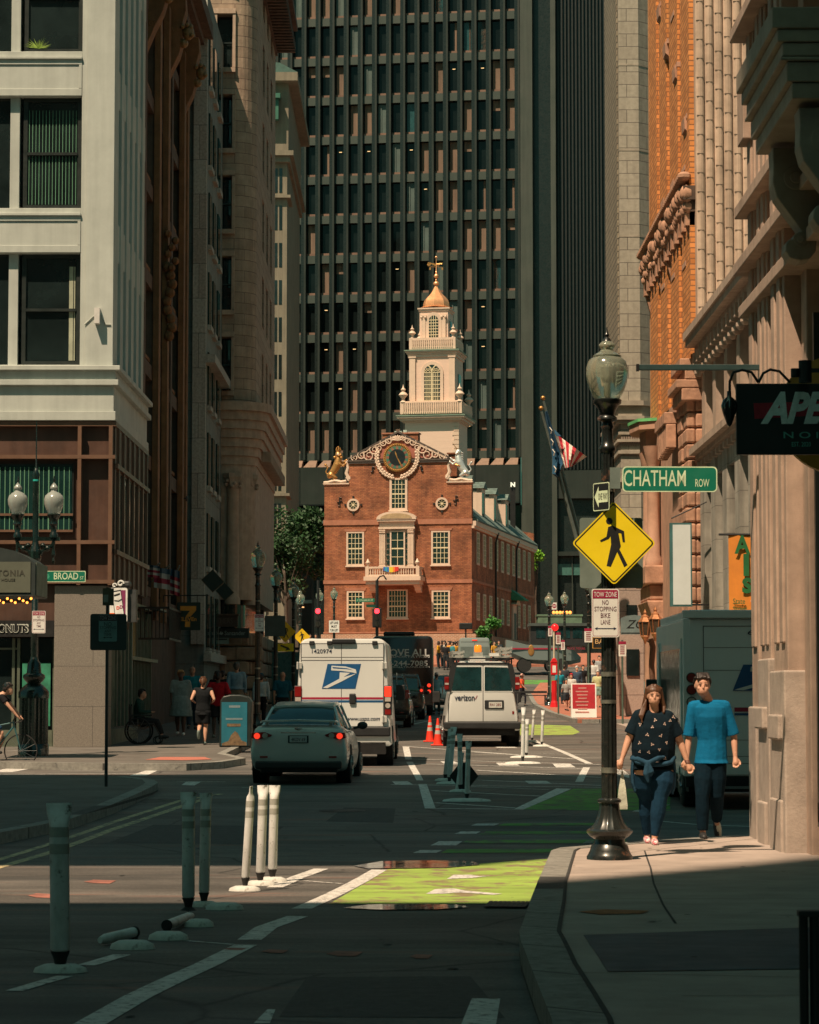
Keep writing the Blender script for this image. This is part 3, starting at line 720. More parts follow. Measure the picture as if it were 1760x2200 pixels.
RUS = M('rusticated_brown_stone', (.30, .20, .135), .9, var=.35, scale=2.2, bump=1, bscale=5)
mb = MB()
for j in range(6):
 for k in range(6):
  z = .85+j*.55; w2 = .55; x = -10.9+k*.85-(j % 2)*.3
  if x < -6.3: mb.box(x, x+.8, 99.9-random.uniform(0,.1), 100.6, z, z+.5)
 for k in range(13): mb.box(CXr+RSC-.5, CXr+RSC+random.uniform(.02,.1), 102+k*.95, 102.9+k*.95, .85+j*.55, 1.35+j*.55)
 for a in range(4): 
  an = math.radians(-75+a*24); mb.cbox(CXr+RSC*math.cos(an)-.1, CYr+RSC*math.sin(an)+.1, 1.1+j*.55, .75, .75, .5)
mb.build('rusticated_base', RUS, b4, True, bevel=.06)
mb = MB(); mb.box(-12, CXr+.5, 100.4, 114, zr, zr+.2); mb.box(-12,-8.6,100.3,114,0,3); mb.build('roof', ROOFM, b4, True)
# ---- far pale tower block on the left
Y5 = 215.; 
b5 = thing('distant_pale_building', 'tall pale stone building with paired windows and banded corner beyond the sandstone one', 'building', (-14, Y5, gl(Y5)))
PAL = M('distant_buff_stone', (.22, .195, .145), .85, var=.15, scale=.6, streak=.2); BND = M('banded_grey_stone', (.17, .19, .16), .85, var=.2)
mb = MB(); xa, xb = fx(573, Y5), fx(614, Y5); zt5 = fz(350, Y5)
mb.box(-24, xb, Y5, Y5+25, 3, zt5); mb.build('wall', PAL, b5, True)
mb = MB(); mb.box(xa+.0, xb+.25, Y5-.5, Y5+25, zt5, zt5+.5); mb.box(xa, xb+.55, Y5-.8, Y5+25, zt5+.5, zt5+.9); mb.box(xa+.2, xb+.1, Y5-.2, Y5+25, zt5+.9, fz(180,Y5)); mb.box(xa, xb+.9, Y5-1.2, Y5+25, fz(180,Y5), fz(162,Y5)); mb.build('cornice', PAL, b5, True, split=True)
mb = MB(); mb.prism([(xa-.2, fz(162,Y5)), (xb+.9, fz(162,Y5)), (xb-.6, fz(142,Y5)), (xa, fz(140,Y5))], Y5-1.2, Y5+20); mb.build('roof', M('verdigris_roof',(.06,.13,.11),.7), b5, True)
for k in range(14):
 y = 500+80*k-138
 for xx in (587, 597):
  q = MB(); q.box(fx(xx,Y5), fx(xx+6.5,Y5), Y5-.03, Y5+.02, fz(y+52,Y5), fz(y,Y5)); q.build('window', GL, b5, True)
mb = MB()
for y in (420, 1060, 1140, 1375): mb.box(xa, xb+.3, Y5-.35, Y5+4, fz(y+6,Y5), fz(y,Y5))
mb.build('string_course', PAL, b5, True, split=True)
mb = MB()
for k in range(62): mb.box(-24, fx(572 if k % 2 else 574,Y5), Y5-.2-(.12 if k % 2 else 0), Y5+1, fz(1440-18*k+14,Y5), fz(1440-18*k,Y5))
mb.build('banded_corner', BND, b5, True)
mb = MB(); mb.box(fx(545,Y5), fx(600,Y5), Y5-1.4, Y5-.4, fz(218,Y5), fz(208,Y5)); mb.box(fx(552,Y5), fx(596,Y5), Y5-1.1, Y5-.4, fz(262,Y5), fz(219,Y5)); mb.build('bay_canopy', M('green_copper',(.03,.13,.09),.6), b5, True)
# ================================================================ right side
PIL = M('pilaster_limestone', (.42, .31, .24), .8, var=.2, scale=3, bump=.2, bscale=60, streak=.15)
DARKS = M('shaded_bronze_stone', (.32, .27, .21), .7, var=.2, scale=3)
b6 = thing('pilastered_corner_building', 'limestone corner building with fluted pilasters and a scrolled stone hood at the near right pavement', 'building', (5, 31, gl(31)+H1))
YE = PX(1612, 4.1); ZT = 17
mb = MB(); mb.box(4.45, 16, -30, YE, -.3, ZT); mb.build('wall', PIL, b6, True)
mb = MB(); zb6 = gl(29)+H1-.02
def pil(ya, yb, x0, z0_, z1_): mb.box(x0, 4.449, ya, yb, z0_, z1_)
pil(YE-.55, YE+.02, 4.12, zb6, ZT); pil(YE-.95, YE-.57, 4.28, zb6, ZT); pil(YE-1.75, YE-.97, 4.10, zb6, ZT); pil(YE-2.15, YE-1.77, 4.24, zb6, ZT); pil(YE-3.2, YE-2.17, 4.08, zb6, ZT); pil(YE-3.6, YE-3.22, 4.26, zb6, ZT)
for i in range(2): pil(YE-1.62+i*.36, YE-1.40+i*.36, 4.075, 2.2, ZT-.4)
for i in range(2): pil(YE-3.05+i*.44, YE-2.8+i*.44, 4.05, 2.2, ZT-.4)
pil(YE-.45, YE-.15, 4.09, 2.2, ZT-.4)
mb.build('pilaster', PIL, b6, True, bevel=.015, split=True)
mb = MB()
pil(YE-.6, YE+.04, 4.07, zb6, 1.5); pil(YE-1.8, YE-.92, 4.06, zb6, 2.05); pil(YE-1.65, YE-1.05, 4.02, zb6, .42); pil(YE-1.68, YE-1.02, 4.0, 1.25, 1.5); pil(YE-3.25, YE-2.12, 4.03, zb6, 1.9); pil(YE-3.1, YE-2.3, 3.98, 1.15, 1.42); pil(YE-3.1, YE-2.25, 4.0, zb6, .5)
mb.build('plinth', M('plinth_limestone', (.38,.32,.27), .85, var=.2, scale=4, bump=.3), b6, True, bevel=.02, split=True)
mb = MB()
for z, pr in ((7.42, .16), (6.72, .18), (6.2, .12), (9.6, .2), (12.3, .2)): pil(12, YE+.08, 4.12-pr, z, z+.14)
for z in (8.3, 10.8): pil(YE-.5, YE+.03, 4.0, z, z+.7)
mb.build('string_course', PIL, b6, True, bevel=.01, split=True)
for (ya, yb) in ((YE-6.6, YE-3.75), (YE-10.6, YE-7.4), (YE-15, YE-11.4)):
 q = MB(); q.box(4.40, 4.44, ya, yb, .5, 5.6); w_ = q.build('shop_window', GL, b6, True)
 q = MB()
 for y in (ya, (ya+yb)/2, yb-.08): q.box(4.3, 4.4, y, y+.08, .3, 5.7)
 q.box(4.3, 4.4, ya, yb, .25, .5); q.box(4.3, 4.4, ya, yb, 4.2, 4.28); q.build('frame', FRAME, w_, True)
 for z in (8.6, 12.9):
  q = MB(); q.box(4.40, 4.44, ya+.4, yb-.4, z, z+2.8); q.build('window', GL, b6, True)
mb = MB()
hx = 3.40; ya, yb = 24.05, 26.75
for (pr, a, c) in ((0, fz(60,24.05), fz(14,24.05)), (.05, fz(88,24.05), fz(61,24.05)), (.10, fz(118,24.05), fz(89,24.05)), (.08, fz(128,24.05), fz(119,24.05)), (.14, fz(172,24.05), fz(129,24.05)), (.19, fz(208,24.05), fz(173,24.05))):
 mb.box(hx+pr, 4.44, ya+pr*.4, yb-pr*.4, a, c-.002)
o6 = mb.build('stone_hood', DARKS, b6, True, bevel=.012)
for yy in (26.2, 24.4):
 mb = MB(); s_ = 26.2
 pts = [P(px, py, s_) for px, py in [(1655,324),(1657,360),(1656,400),(1664,430),(1690,465),(1716,500),(1712,520),(1690,520),(1684,530),(1683,545),(1692,560),(1715,566),(1735,562),(1748,545),(1750,520),(1745,490),(1760,470),(1790,440),(1800,324)]]
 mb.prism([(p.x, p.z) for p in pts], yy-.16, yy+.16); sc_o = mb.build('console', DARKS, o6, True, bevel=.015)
 mb = MB()
 for (px, py, r) in ((1705,388,.125),(1715,520,.075)):
  c = P(px, py, s_); mb.tube([(c.x, yy-.17, c.z), (c.x, yy+.17, c.z)], r, 20); mb.tube([(c.x, yy-.19, c.z), (c.x, yy+.19, c.z)], r*.5, 16)
 mb.build('scroll', DARKS, sc_o, True, bevel=.008)
# iron leaf ornaments on upper wall
mb = MB()
for (px, py) in ((1612,8),(1622,40),(1628,60)):
 c = P(px, py, YE-.1); mb.ball((c.x, c.y, c.z), .06, 6, 5, (1,.6,1.4))
mb.build('leaf_ornament', DARKS, b6, True)
# ---- grey five storey building
b7 = thing('grey_stone_building', 'grey weathered stone building with tall pilasters and bracketed cornice behind the orange banner', 'building', (9, 66, gl(66)+.14))
GST = M('weathered_grey_stone', (.36, .34, .29), .85, var=.3, scale=1.5, bump=.25, streak=.35, brick=(1.8, .9, .008, (.16,.15,.13), (.31,.295,.25)))
GST2 = M('buff_stone', (.42, .32, .25), .85, var=.2, scale=2, bump=.2, streak=.2)
X7 = 8.2; YA, YB = 56.5, 73.3
mb = MB(); mb.box(X7+.5, 16, YA, YB, 0, 12.3); mb.build('wall', GST, b7, True)
mb = MB()
nP = 7
for k in range(nP):
 y = YB-1.0-k*2.6; mb.box(X7, X7+.5, y, y+1.0, 0, 8.3); mb.box(X7+.12, X7+.5, y+1.45, y+1.7, 0, 8.0)
mb.box(X7+.05, X7+.5, YA, YB, 7.6, 8.3); mb.build('pilaster', GST, b7, True, split=True)
mb = MB()
for k in range(nP):
 y = YB-.85-k*2.6; mb.box(X7+.05, X7+.5, y, y+.7, 8.75, 11.2); mb.box(X7+.2, X7+.5, y+1.2, y+1.5, 8.75, 11.0)
mb.box(X7+.1, X7+.5, YA, YB, 10.9, 11.4); mb.build('upper_pilaster', GST2, b7, True, split=True)
mb = MB()
for (x, a, c) in ((X7-.12, 8.3, 8.42), (X7-.3, 8.43, 8.62), (X7-.08, 8.63, 8.74), (X7-.12, 11.3, 11.5), (X7-.38, 11.5, 11.68), (X7-.45, 11.69, 11.9)): mb.box(x, X7+.6, YA, YB+.1, a, c)
mb.build('cornice', GST2, b7, True, split=True)
mb = MB()
for k in range(20):
 y = YB-.5-k*.85; mb.box(X7-.22, X7+.1, y, y+.22, 10.95, 11.29); mb.ball((X7-.05, y+.1, 10.75), .14, 6, 5)
 mb.box(X7-.1, X7+.1, y, y+.3, 8.05, 8.22)
mb.build('bracket', GST2, b7, True, split=True)
for k in range(6):
 y = YB-2.6-k*2.6+.02
 for (z, h) in ((.9, 2.9), (4.3, 3.2), (8.8, 2.05)):
  q = MB(); q.box(X7+.42, X7+.45, y, y+1.55, z, z+h); w_ = q.build('window', GLT, b7, True)
  q = MB(); 
  for yy in (y+.02, y+.75, y+1.46): q.box(X7+.30, X7+.42, yy, yy+.07, z, z+h)
  q.box(X7+.3, X7+.42, y, y+1.55, z+h*.6, z+h*.6+.07); q.box(X7+.2, X7+.45, y, y+1.55, z-.1, z); q.build('frame', GST, w_, True)
# ---- orange brick tower with sandstone base
b8 = thing('orange_brick_building', 'tall orange brick building with carved belt course and rough brownstone base with turret columns', 'building', (9, 80, gl(80)+.14))
OBR = M('orange_brick', (.72, .29, .085), .85, var=.15, scale=2, brick=(.42, .155, .02, (.30,.13,.05), (.46,.165,.04)))
OBL = M('orange_plaster', (.66, .33, .15), .85, var=.12, scale=2, brick=(1.2, .155, .004, (.42,.19,.08), (.54,.24,.10)))
GBR = M('grey_brown_brick', (.27, .20, .145), .85, var=.12, brick=(.42, .155, .03, (.13,.10,.08), (.24,.18,.13)))
BST = M('rough_brownstone', (.42, .235, .155), .9, var=.35, scale=2.5, bump=1, bscale=5)
BSM = M('smooth_brownstone', (.44, .26, .18), .85, var=.2, scale=2, bump=.2)
X8 = 8.0; za = 10.5; zbt = fz(410, 73.7); Ya8, Yb8 = 73.65, 87.4
mb = MB(); mb.box(X8+.25, 16, Ya8, Yb8, 0, 27); mb.build('end_wall', GBR, b8, True)
mb = MB(); mb.box(X8+.12, X8+.249, Ya8+.01, Yb8, za, 27); mb.build('recessed_wall', OBL, b8, True)
mb = MB()
yy = [PX(a, X8) for a in (1489,1471,1464,1446,1439,1424,1418,1402)]
for a, c in ((yy[0], yy[1]), (yy[2], yy[3]), (yy[4], yy[5]), (yy[6], yy[7])): mb.box(X8, X8+.2, max(a, Ya8), c, za, 27)
mb.build('brick_pier', OBR, b8, True, split=True)
mb = MB(); rnd = random.Random(3)
for k in range(46):
 y = Ya8-.1+k*.3; mb.ball((X8-.1, y, zbt-.05+rnd.uniform(-.12,.12)), rnd.uniform(.16,.26), 7, 5, (1,1,1.2)); mb.ball((X8-.05, y+.1, zbt-.45+rnd.uniform(-.1,.1)), rnd.uniform(.14,.2), 6, 5)
 mb.ball((X8-.14, y+.15, zbt+.42), .2, 7, 5, (1.1,1,.7))
for k in range(14): mb.box(X8-.12, X8+.2, Ya8+k, Ya8+.4+k, zbt-1.0, zbt-.5)
for k in range(14): mb.prism([(X8-.1, zbt-.9), (X8+.15, zbt-.9), (X8+.15, zbt-1.8)], Ya8+.1+k, Ya8+.35+k)
mb.build('carved_belt', BST, b8, True, smooth=True)
mb = MB(); mb.box(X8-.2, X8+1, Ya8-.25, Ya8-.003, zbt-.3, zbt+.1); mb.box(X8, X8+1, Ya8-.12, Ya8-.002, zbt-.62, zbt-.301); mb.build('belt_return', UMB, b8, True)
for (py, yy_) in ((565,75.2),(590,78.4),(612,81.5),(360,75.2),(390,78.4),(430,81.5),(140,77.2),(90,80.0),(250,74.6),(10,82),(30,78)):
 z = fz(py, yy_); q = MB(); q.box(X8+.10, X8+.118, yy_-.45, yy_+.45, z, z+1.3); w_ = q.build('window', GL, b8, True)
 q = MB(); q.box(X8-.02, X8+.118, yy_-.5, yy_+.5, z-.16, z-.01)
 q.build('sill', BSM, w_, True)
 if py in (140, 90, 250, 10): q = MB(); q.prism([(X8+.1, z), (X8-.08, z-.1), (X8-.06, z-.45), (X8+.1, z-.6)], yy_-.4, yy_+.4); q.build('window_cap', BST, w_, True)
mb = MB(); mb.box(X8+.02, X8+.249, Ya8, Yb8, 0, za); mb.build('base_wall', BSM, b8, True)
mb = MB()
for j in range(22):
 z = .7+j*.45
 for k in range(2): mb.box(X8-.12-rnd.uniform(0,.08), X8+.1, Ya8-.12+k*1.25, Ya8+.95+k*1.25-rnd.uniform(0,.3)*(j%2), z+.02, z+.43)
 mb.box(X8+.11, X8+1.2, Ya8-.14-rnd.uniform(0,.08), Ya8+.1, z+.02, z+.42)
 mb.box(X8-.05, X8+.1, Ya8+2.5, Ya8+2.9, z+.02, z+.43)
mb.build('rough_quoin', BST, b8, True, bevel=.05, split=True)
mb = MB()
for (x, a, c) in ((X8-.3, 10.0, 10.35), (X8-.45, 10.36, 10.6), (X8-.2, 10.61, 10.9), (X8-.35, 10.92, 11.2)): mb.box(x, X8+.9, Ya8-.35, Ya8+2.2, a, c)
for k in range(8): mb.box(X8-.5, X8-.2, Ya8+2.2+k*.35, Ya8+2.4+k*.35, 8.9-.02*k, 9.6)
mb.box(X8-.55, X8+.1, Ya8+2.2, Ya8+5.2, 9.6, 9.95)
mb.build('ledge_stone', BST, b8, True, bevel=.03, split=True)
yt = 85.2
mb = MB(); mb.prism([(7.25, yt+.4), (7.45, yt-1.0), (X8+.3, yt-1.5), (X8+.3, yt+2), (7.45, yt+1.6)], 10.3, 10.55, 'z'); mb.prism([(7.6, yt+.4), (7.7, yt-.6), (X8+.3, yt-1.0), (X8+.3, yt+1.4), (7.7, yt+1.2)], 9.6, 10.3, 'z'); mb.build('turret', BSM, b8, True)
mb = MB(); mb.prism([(7.2, yt+.4), (7.4, yt-1.05), (X8+.3, yt-1.55), (X8+.3, yt+2), (7.4, yt+1.6)], 10.551, 10.65, 'z'); mb.build('turret_roof', M('verdigris_copper',(.12,.42,.16),.6,var=.3), b8, True)
for (x, y) in ((7.85, 85.2), (7.78, 82.9)):
 mb = MB(); mb.lathe([(.28, 5.8), (.28, 6.0), (.2, 6.15), (.19, 9.0), (.21, 9.05), (.3, 9.5), (.33, 9.62)], (x, y, 0), 14); mb.build('column', BSM, b8, True, smooth=True)
 mb = MB(); mb.lathe([(.2, 1.0), (.17, 3.4), (.3, 3.8)], (x, y, 0), 10); mb.build('lower_column', BSM, b8, True, smooth=True)
mb = MB(); mb.box(7.45, X8+.3, 82.4, 86, 5.2, 5.8); mb.box(7.6, X8+.3, 82.6, 85.8, 4.7, 5.19); mb.prism([(7.5, 4.69), (X8+.2, 4.69), (X8+.2, 3.6), (7.85, 3.7)], 82.5, 85.9); mb.build('corbel', BST, b8, True, bevel=.05)
# ---- fluted limestone tower behind the grey building
b9 = thing('fluted_tower', 'tall limestone tower with scalloped vertical flutes above the grey stone building', 'building', (12, 73, gl(73)))
FLU = M('fluted_limestone', (.52, .385, .29), .85, var=.2, scale=2, streak=.3)
mb = MB(); Yf = 73.35; xa, xb = fx(1502, Yf), fx(1760, Yf); wf = 20.2/76.3; pts = []; x = xa; i = 0
while x < xb:
 for k in range(7):
  a = math.pi*k/6; pts.append((x+wf/2-wf/2*math.cos(a), Yf-.14*math.sin(a)**.7))
 x += wf; i += 1
pts += [(xb, Yf+.25), (xa, Yf+.25)]
mb.prism(pts, 11.9, 27, 'z'); mb.build('fluted_wall', FLU, b9, True)
mb = MB(); x = xa; i = 0
while x < xb:
 ph = (.0, .38, .19, .57)[i % 4]*1.1
 for k in range(25):
  z = 12.1+ph+k*.55*1.0; mb.box(x+wf*.14, x+wf*.86, Yf-.143, Yf-.10, z, z+.016)
 x += wf; i += 1
mb.build('flute_joint', M('limestone_joint', (.17,.13,.10), .9), b9, True, split=True)
mb = MB(); mb.box(xa, xb+5, Yf+.26, Yf+.29, 11.9, 27); mb.build('core', FLU, b9, True)
# ---- granite tower with chamfered corner
b10 = thing('granite_tower', 'grey granite tower with block courses and chamfered corner beside the orange brick building', 'building', (9, 100, gl(100)+.14))
GRT = M('granite_courses', (.40, .36, .29), .85, var=.2, scale=5, bump=.2, streak=.15, brick=(1.1, .5, .014, (.15,.13,.11), (.34,.30,.24)))
GRS = M('dotted_granite', (.30, .26, .19), .85, var=.4, scale=7, bump=.5, streak=.2, brick=(.5, .25, .03, (.10,.09,.07), (.26,.22,.16)))
GRP = M('pink_granite_blocks', (.40, .31, .26), .8, var=.25, scale=25, brick=(1.6, .8, .012, (.12,.09,.08), (.36,.28,.235)))
Y10 = 100.; x0 = fx(1336, Y10); x1 = fx(1379, Y10); zt10 = 31; zp = fz(1195, Y10)
mb = MB()
for (a, c) in ((zp, zt10),):
 mb.prism([(x0, Y10), (x1, Y10), (x1+1.0, Y10+.9), (x1+2, Y10+8), (x0, Y10+6.4)], a, c, 'z')
mb.build('wall', GRT, b10, True)
mb = MB(); mb.box(x0-.06, x0-.002, Y10+.35, Y10+6.4, fz(880,Y10), zt10)
mb.build('side_wall', GRS, b10, True)
mb = MB(); mb.prism([(x0-.1, Y10-.1), (x1+.05, Y10-.1), (x1+1.1, Y10+.85), (x1+2, Y10+8), (x0-.1, Y10+6.4)], 0, zp-.01, 'z'); mb.build('pink_base', GRP, b10, True)
mb = MB()
def crs(ya, yb, pr): mb.prism([(x0-pr, Y10-pr), (x1+pr*.4, Y10-pr), (x1+1.0+pr, Y10+.9-pr*.4), (x1+2, Y10+8), (x0-pr, Y10+6.4)], fz(yb,Y10), fz(ya,Y10), 'z')
for k in range(8): crs(137-184*k*-1-184*4, 137-184*k*-1-184*4+3, .03) if False else None
for y in (137, 320, 505, -47): crs(y, y+4, -.0-.0+.012)
for (a, c, pr) in ((862,872,.25),(872,895,.1),(895,903,.3),(903,910,.18),(928,934,.1),(944,950,.14),(968,975,.1),(1028,1036,.12),(1120,1130,.2),(1131,1142,.3),(1143,1152,.15),(1180,1192,.12)): crs(a, c, pr)
mb.build('moulding', M('granite_moulding', (.34,.295,.235), .85, var=.25), b10, True, split=True)
mb = MB()
for k in range(9): mb.box(x0+.02+k*.09, x0+.06+k*.09, Y10-.06, Y10-.001, fz(957,Y10), fz(935,Y10))
mb.build('dentils', GRP, b10, True)
for (a, c, d, e) in ((1346,1368,1300,1330),(1345,1372,1395,1452)):
 q = MB(); q.box(fx(a,Y10), fx(c,Y10), Y10-.16, Y10-.101, fz(e,Y10), fz(d,Y10)); q.build('window', GL, b10, True)
# ---- added off-frame blocks behind and beside the camera, shaped to cast the street shadows
OFFS = M('shade_block_facade', (.22, .21, .19), .8, var=.2, brick=(3, 3.6, .5, (.30,.28,.25), (.05,.06,.06)))
ob = MB(); ob.box(-40, -10, 13.3, 29.6, 32, 45); o_ = tag(ob.build('unseen_shade_block', OFFS), 'added unseen block high left of the street above the frame, shaped to shade the road', 'building')  # added caster, hung high to set the far edge of the sunlit band
ob = MB(); ob.box(-40, -10, 13.3, 22.4, 45.01, 60); ob.build('shade_block_top', OFFS, o_)  # added height so the shadow reaches the box truck
ob = MB(); ob.box(-40, -12, 21, 29.6, 0, 31.99); ob.build('shade_block_lower', OFFS, o_)
ob = MB(); ob.box(-40, -6.0, -25, 7.1, -.3, 33); tag(ob.build('unseen_shade_slab', OFFS), 'added unseen block on the left behind the viewpoint, placed to shade the near road', 'building')  # added caster for the near shadow edge on the road
ob = MB(); ob.box(-21.2, -8.5, -45, -8.8, -.3, 85); tag(ob.build('unseen_shade_tower', OFFS), 'added unseen tower behind the viewpoint, placed to shade the right pavement', 'building')  # added caster for the slanting shadow edge on the right pavement
# ================================================================ dark skyscraper
YT = 262.; ST = F/YT; RT = math.radians(-9)
xr = fx(1152, YT, 600)
tw = thing('dark_skyscraper', 'huge dark green gridded office skyscraper filling the view behind the brick statehouse', 'building', (xr, YT, gl(YT)), RT)
TG = M('tower_green_metal', (.014,.023,.018), .5, var=.12, scale=.15, streak=.2)
TL = M('tower_pale_metal', (.05,.062,.05), .5, var=.12, scale=.2, streak=.2)
TD = M('tower_recess_dark', (.012, .018, .017), .3, var=.2)
SILL = M('tower_sill_tan', (.17,.10,.07), .7, var=.3, scale=.5)
BLD = M('tower_blind_tan', (.17,.115,.08), .8, var=.3, scale=.8, stretch=(3, 1, .2))
BRC = M('tower_brace_grey', (.075, .11, .10), .5, var=.2, scale=.4)
TGL = M('tower_glass', (.006, .010, .010), .12, var=.5, scale=.3, spec=.25)
zoff = gl(YT)
def tz(py): return fz(py, YT)-zoff
bay = 31.6/ST; NB = 20; XG = -(1152-1116)/ST        # right edge of the grid (local x)
flo = [tz(975-86*k) for k in range(17)]; fh = 86/ST
ztop = flo[-1]+3
mb = MB(); mb.box(XG-NB*bay, XG, .55, .7, tz(1180), ztop); mb.build('curtain_glass', TGL, tw)
mb = MB()
for k in range(NB+1):
 x = XG-k*bay; mb.box(x-.10, x+.10, -.30, .549, flo[0]-.3, ztop)
mb.build('mullion_fin', TG, tw, split=True)
mb = MB()
for k in range(NB+1):
 x = XG-k*bay; mb.box(x-.46, x-.131, .01, .548, flo[0]-.3, ztop)
mb.build('fin_recess', TD, tw, split=True)
mb = MB()
for z in flo:
 mb.box(XG-NB*bay, XG, .05, .547, z-.42, z+.40)
mb.build('spandrel', M('tower_spandrel_green', (.042,.058,.048), .5, var=.12, scale=.2), tw, split=True)
mb = MB(); bl = MB(); br = MB(); rr = random.Random(11); li = MB(); tl2 = MB()
for j, z in enumerate(flo):
 mb.box(XG-NB*bay, XG, .28, .545, z+.401, z+.66)
 for k in range(NB):
  x1_ = XG-k*bay-.46; x0_ = XG-(k+1)*bay+.17; zb_ = z+.381; zt_ = z+fh-.381
  c = k-1
  d = rr.random()
  if k == j+1 or (j+k == 26 and j > 9): 
   br.poly([(x0_, .38, zb_), (x1_, .38, zb_), (x1_, .38, zt_), (x0_, .38, zt_)]); br.box(x0_+.25, x0_+.36, .30, .37, zb_, zt_); continue
  lightrow = j in (0, 4, 5, 8, 9, 13)
  if d < (.5 if lightrow else .2): 
   h = rr.choice((1, 1, 1, .35)); bl.box(x0_+.05, x1_-.05, .50, .54, zt_-(zt_-zb_-.28)*h, zt_)
  elif d < .5 and rr.random() < .3: bl.box(x1_-.3, x1_-.1, .50, .54, zb_+.28, zt_)
  elif rr.random() < .12: li.box(x0_+.3, x0_+.6, .52, .545, zt_-.7, zt_-.64)
  if rr.random() < .06: tl2.box(x0_, x1_, .50, .53, zb_+.28, zt_)
mb.build('window_sill', SILL, tw, split=True); bl.build('blind', BLD, tw, split=True); br.build('brace', BRC, tw, split=True)
li.build('ceiling_lights', M('warm_ceiling_light', (.9,.6,.3), .5, emis=(1,.6,.25,1.2)), tw)
tl2.build('teal_panes', M('teal_pane', (.02,.07,.075), .25), tw)
mb = MB(); zz = flo[0]
for k in range(NB):
 x1_ = XG-k*bay-.17; x0_ = XG-(k+1)*bay+.17; a = zz-.38
 mb.rings([[(x0_+.35, -.1, a), (x1_, -.1, a), (x1_, -.9, a-.75), (x0_-.15, -.9, a-.75)], [(x0_+.35, .3, a), (x1_, .3, a), (x1_, .3, a-.75), (x0_-.15, .3, a-.75)]])
mb.build('sloped_sill', M('tan_sloped_sill', (.22,.14,.10), .8, var=.2), tw, split=True)
mb = MB(); mb.box(XG-NB*bay, XG, -.9, .54, tz(1080), zz-1.14); mb.build('podium_panel', TG, tw)
mb = MB()
for k in range(9): mb.box(XG-k*4.5-.04, XG-k*4.5+.04, -.94, -.9, tz(1080), zz-1.14)
mb.box(XG-NB*bay, XG, -1.0, -.95+.1, tz(1082), tz(1079)); mb.build('podium_joint', TD, tw, split=True)
mb = MB(); mb.box(XG-NB*bay, 12, 3, 4, 0, tz(1080)); mb.build('podium_recess', TD, tw)
mb = MB(); mb.box(XG+.17, XG+(1152-1122)/ST, -.5, .6, 0, ztop); mb.box((1186-1152)/ST, (1197-1152)/ST, -.6, .6, 0, ztop); mb.build('stone_pier', TL, tw, split=True)
mb = MB(); mb.box(XG+(1152-1122)/ST, 12, .6, 1.6, 0, ztop); mb.build('recess_wall', TD, tw)
mb = MB(); x = (1200-1152)/ST
while x < 11: mb.box(x, x+.16, .15, .6, tz(1010), ztop); x += .36
mb.build('dark_rib', M('tower_rib', (.008,.013,.012), .5), tw, split=True)
mb = MB(); mb.box(1.9, 12, -.3, .59, tz(1072), tz(1012)); mb.box(1.9, 12, -.4, .5, tz(1195), tz(1186)); mb.build('right_podium', TG, tw, split=True)
mb = MB(); mb.box(2, 12, .2, .55, tz(1236), tz(1212)); mb.build('lobby_band', M('lobby_teal',(.05,.14,.12),.4), tw)
mb = MB()
for k in range(7): mb.box(2+k*1.5, 2.08+k*1.5, 0, .3, 0, tz(1186))
mb.build('lobby_mullion', TL, tw, split=True)
mb = MB(); mb.box(XG-NB*bay, 12, 3.1, 20, ztop-.2, ztop); mb.build('roof', ROOFM, tw)
# ================================================================ brick statehouse
YH = 180.; SH = F/YH; RH = math.radians(-10.6); BH = 4.55
sh = thing('brick_statehouse', 'old red brick statehouse with stepped gable, clock, balcony and white steeple', 'building', ((854-880)/SH, YH, BH), RH)
BRICK = M('old_brick', (.42, .155, .07), .9, var=.55, scale=.8, brick=(.26, .095, .012, (.20,.085,.05), (.27,.085,.04)), streak=.15)
CREAM = M('cream_paint', (.66, .50, .39), .6, var=.08, scale=2, streak=.08)
CREAMY = M('window_frame_cream', (.66, .56, .36), .6, var=.08)
BSTR = M('brownstone_course', (.36, .15, .09), .85, var=.2)
SLATE = M('green_grey_slate', (.13, .185, .165), .75, var=.3, scale=1.5, brick=(.4, .25, .02, (.07,.10,.09), (.11,.16,.145)))
IRON = M('black_iron', (.012, .014, .014), .5)
COPPER = M('gold_dome', (.95, .45, .22), .38, metal=.6, var=.1)
GOLD = M('gold_leaf', (.50, .25, .08), .4, metal=.6, var=.25, scale=6)
SILV = M('silver_leaf', (.70, .70, .66), .35, metal=.6, var=.2)
COP2 = M('copper_ledge', (.20, .30, .23), .6, var=.2)
def hx(px): return (px-854)/SH
def hz(py): return (1500-py)/SH+ZC-BH
def quadwin(parent, xa, xb, za, zb, cols, rws, y=0, name='window', frame=.13, pro=.07):
 q = MB(); q.box(xa, xb, y-pro, y-.003, za, za+frame*.9); q.box(xa, xb, y-pro, y-.003, zb-frame*.7, zb); q.box(xa, xa+frame, y-pro+.003, y-.003, za+frame*.9, zb-frame*.7); q.box(xb-frame, xb, y-pro+.003, y-.003, za+frame*.9, zb-frame*.7)
 q.box(xa-.06, xb+.06, y-pro-.07, y-.002, za-.09, za-.003)
 w_ = q.build(name, CREAM, parent)
 q = MB(); q.box(xa+frame, xb-frame, y-.012, y-.004, za+frame*.9, zb-frame*.7); q.build('pane', GL, w_)
 q = MB(); a, c = xa+frame, xb-frame; e, f_ = za+frame*.9, zb-frame*.7
 for k in range(1, cols): x = a+(c-a)*k/cols; q.box(x-.018, x+.018, y-.045, y-.013, e, f_)
 for k in range(1, rws): z = e+(f_-e)*k/rws; t = .045 if k == rws//2 else .018; q.box(a, c, y-.043, y-.014, z-t, z+t)
 q.build('muntins', CREAMY, w_)
 return w_
WL = 31.
xl, xr_ = hx(693), hx(1016); ysh = hz(1040); zst = hz(1122)
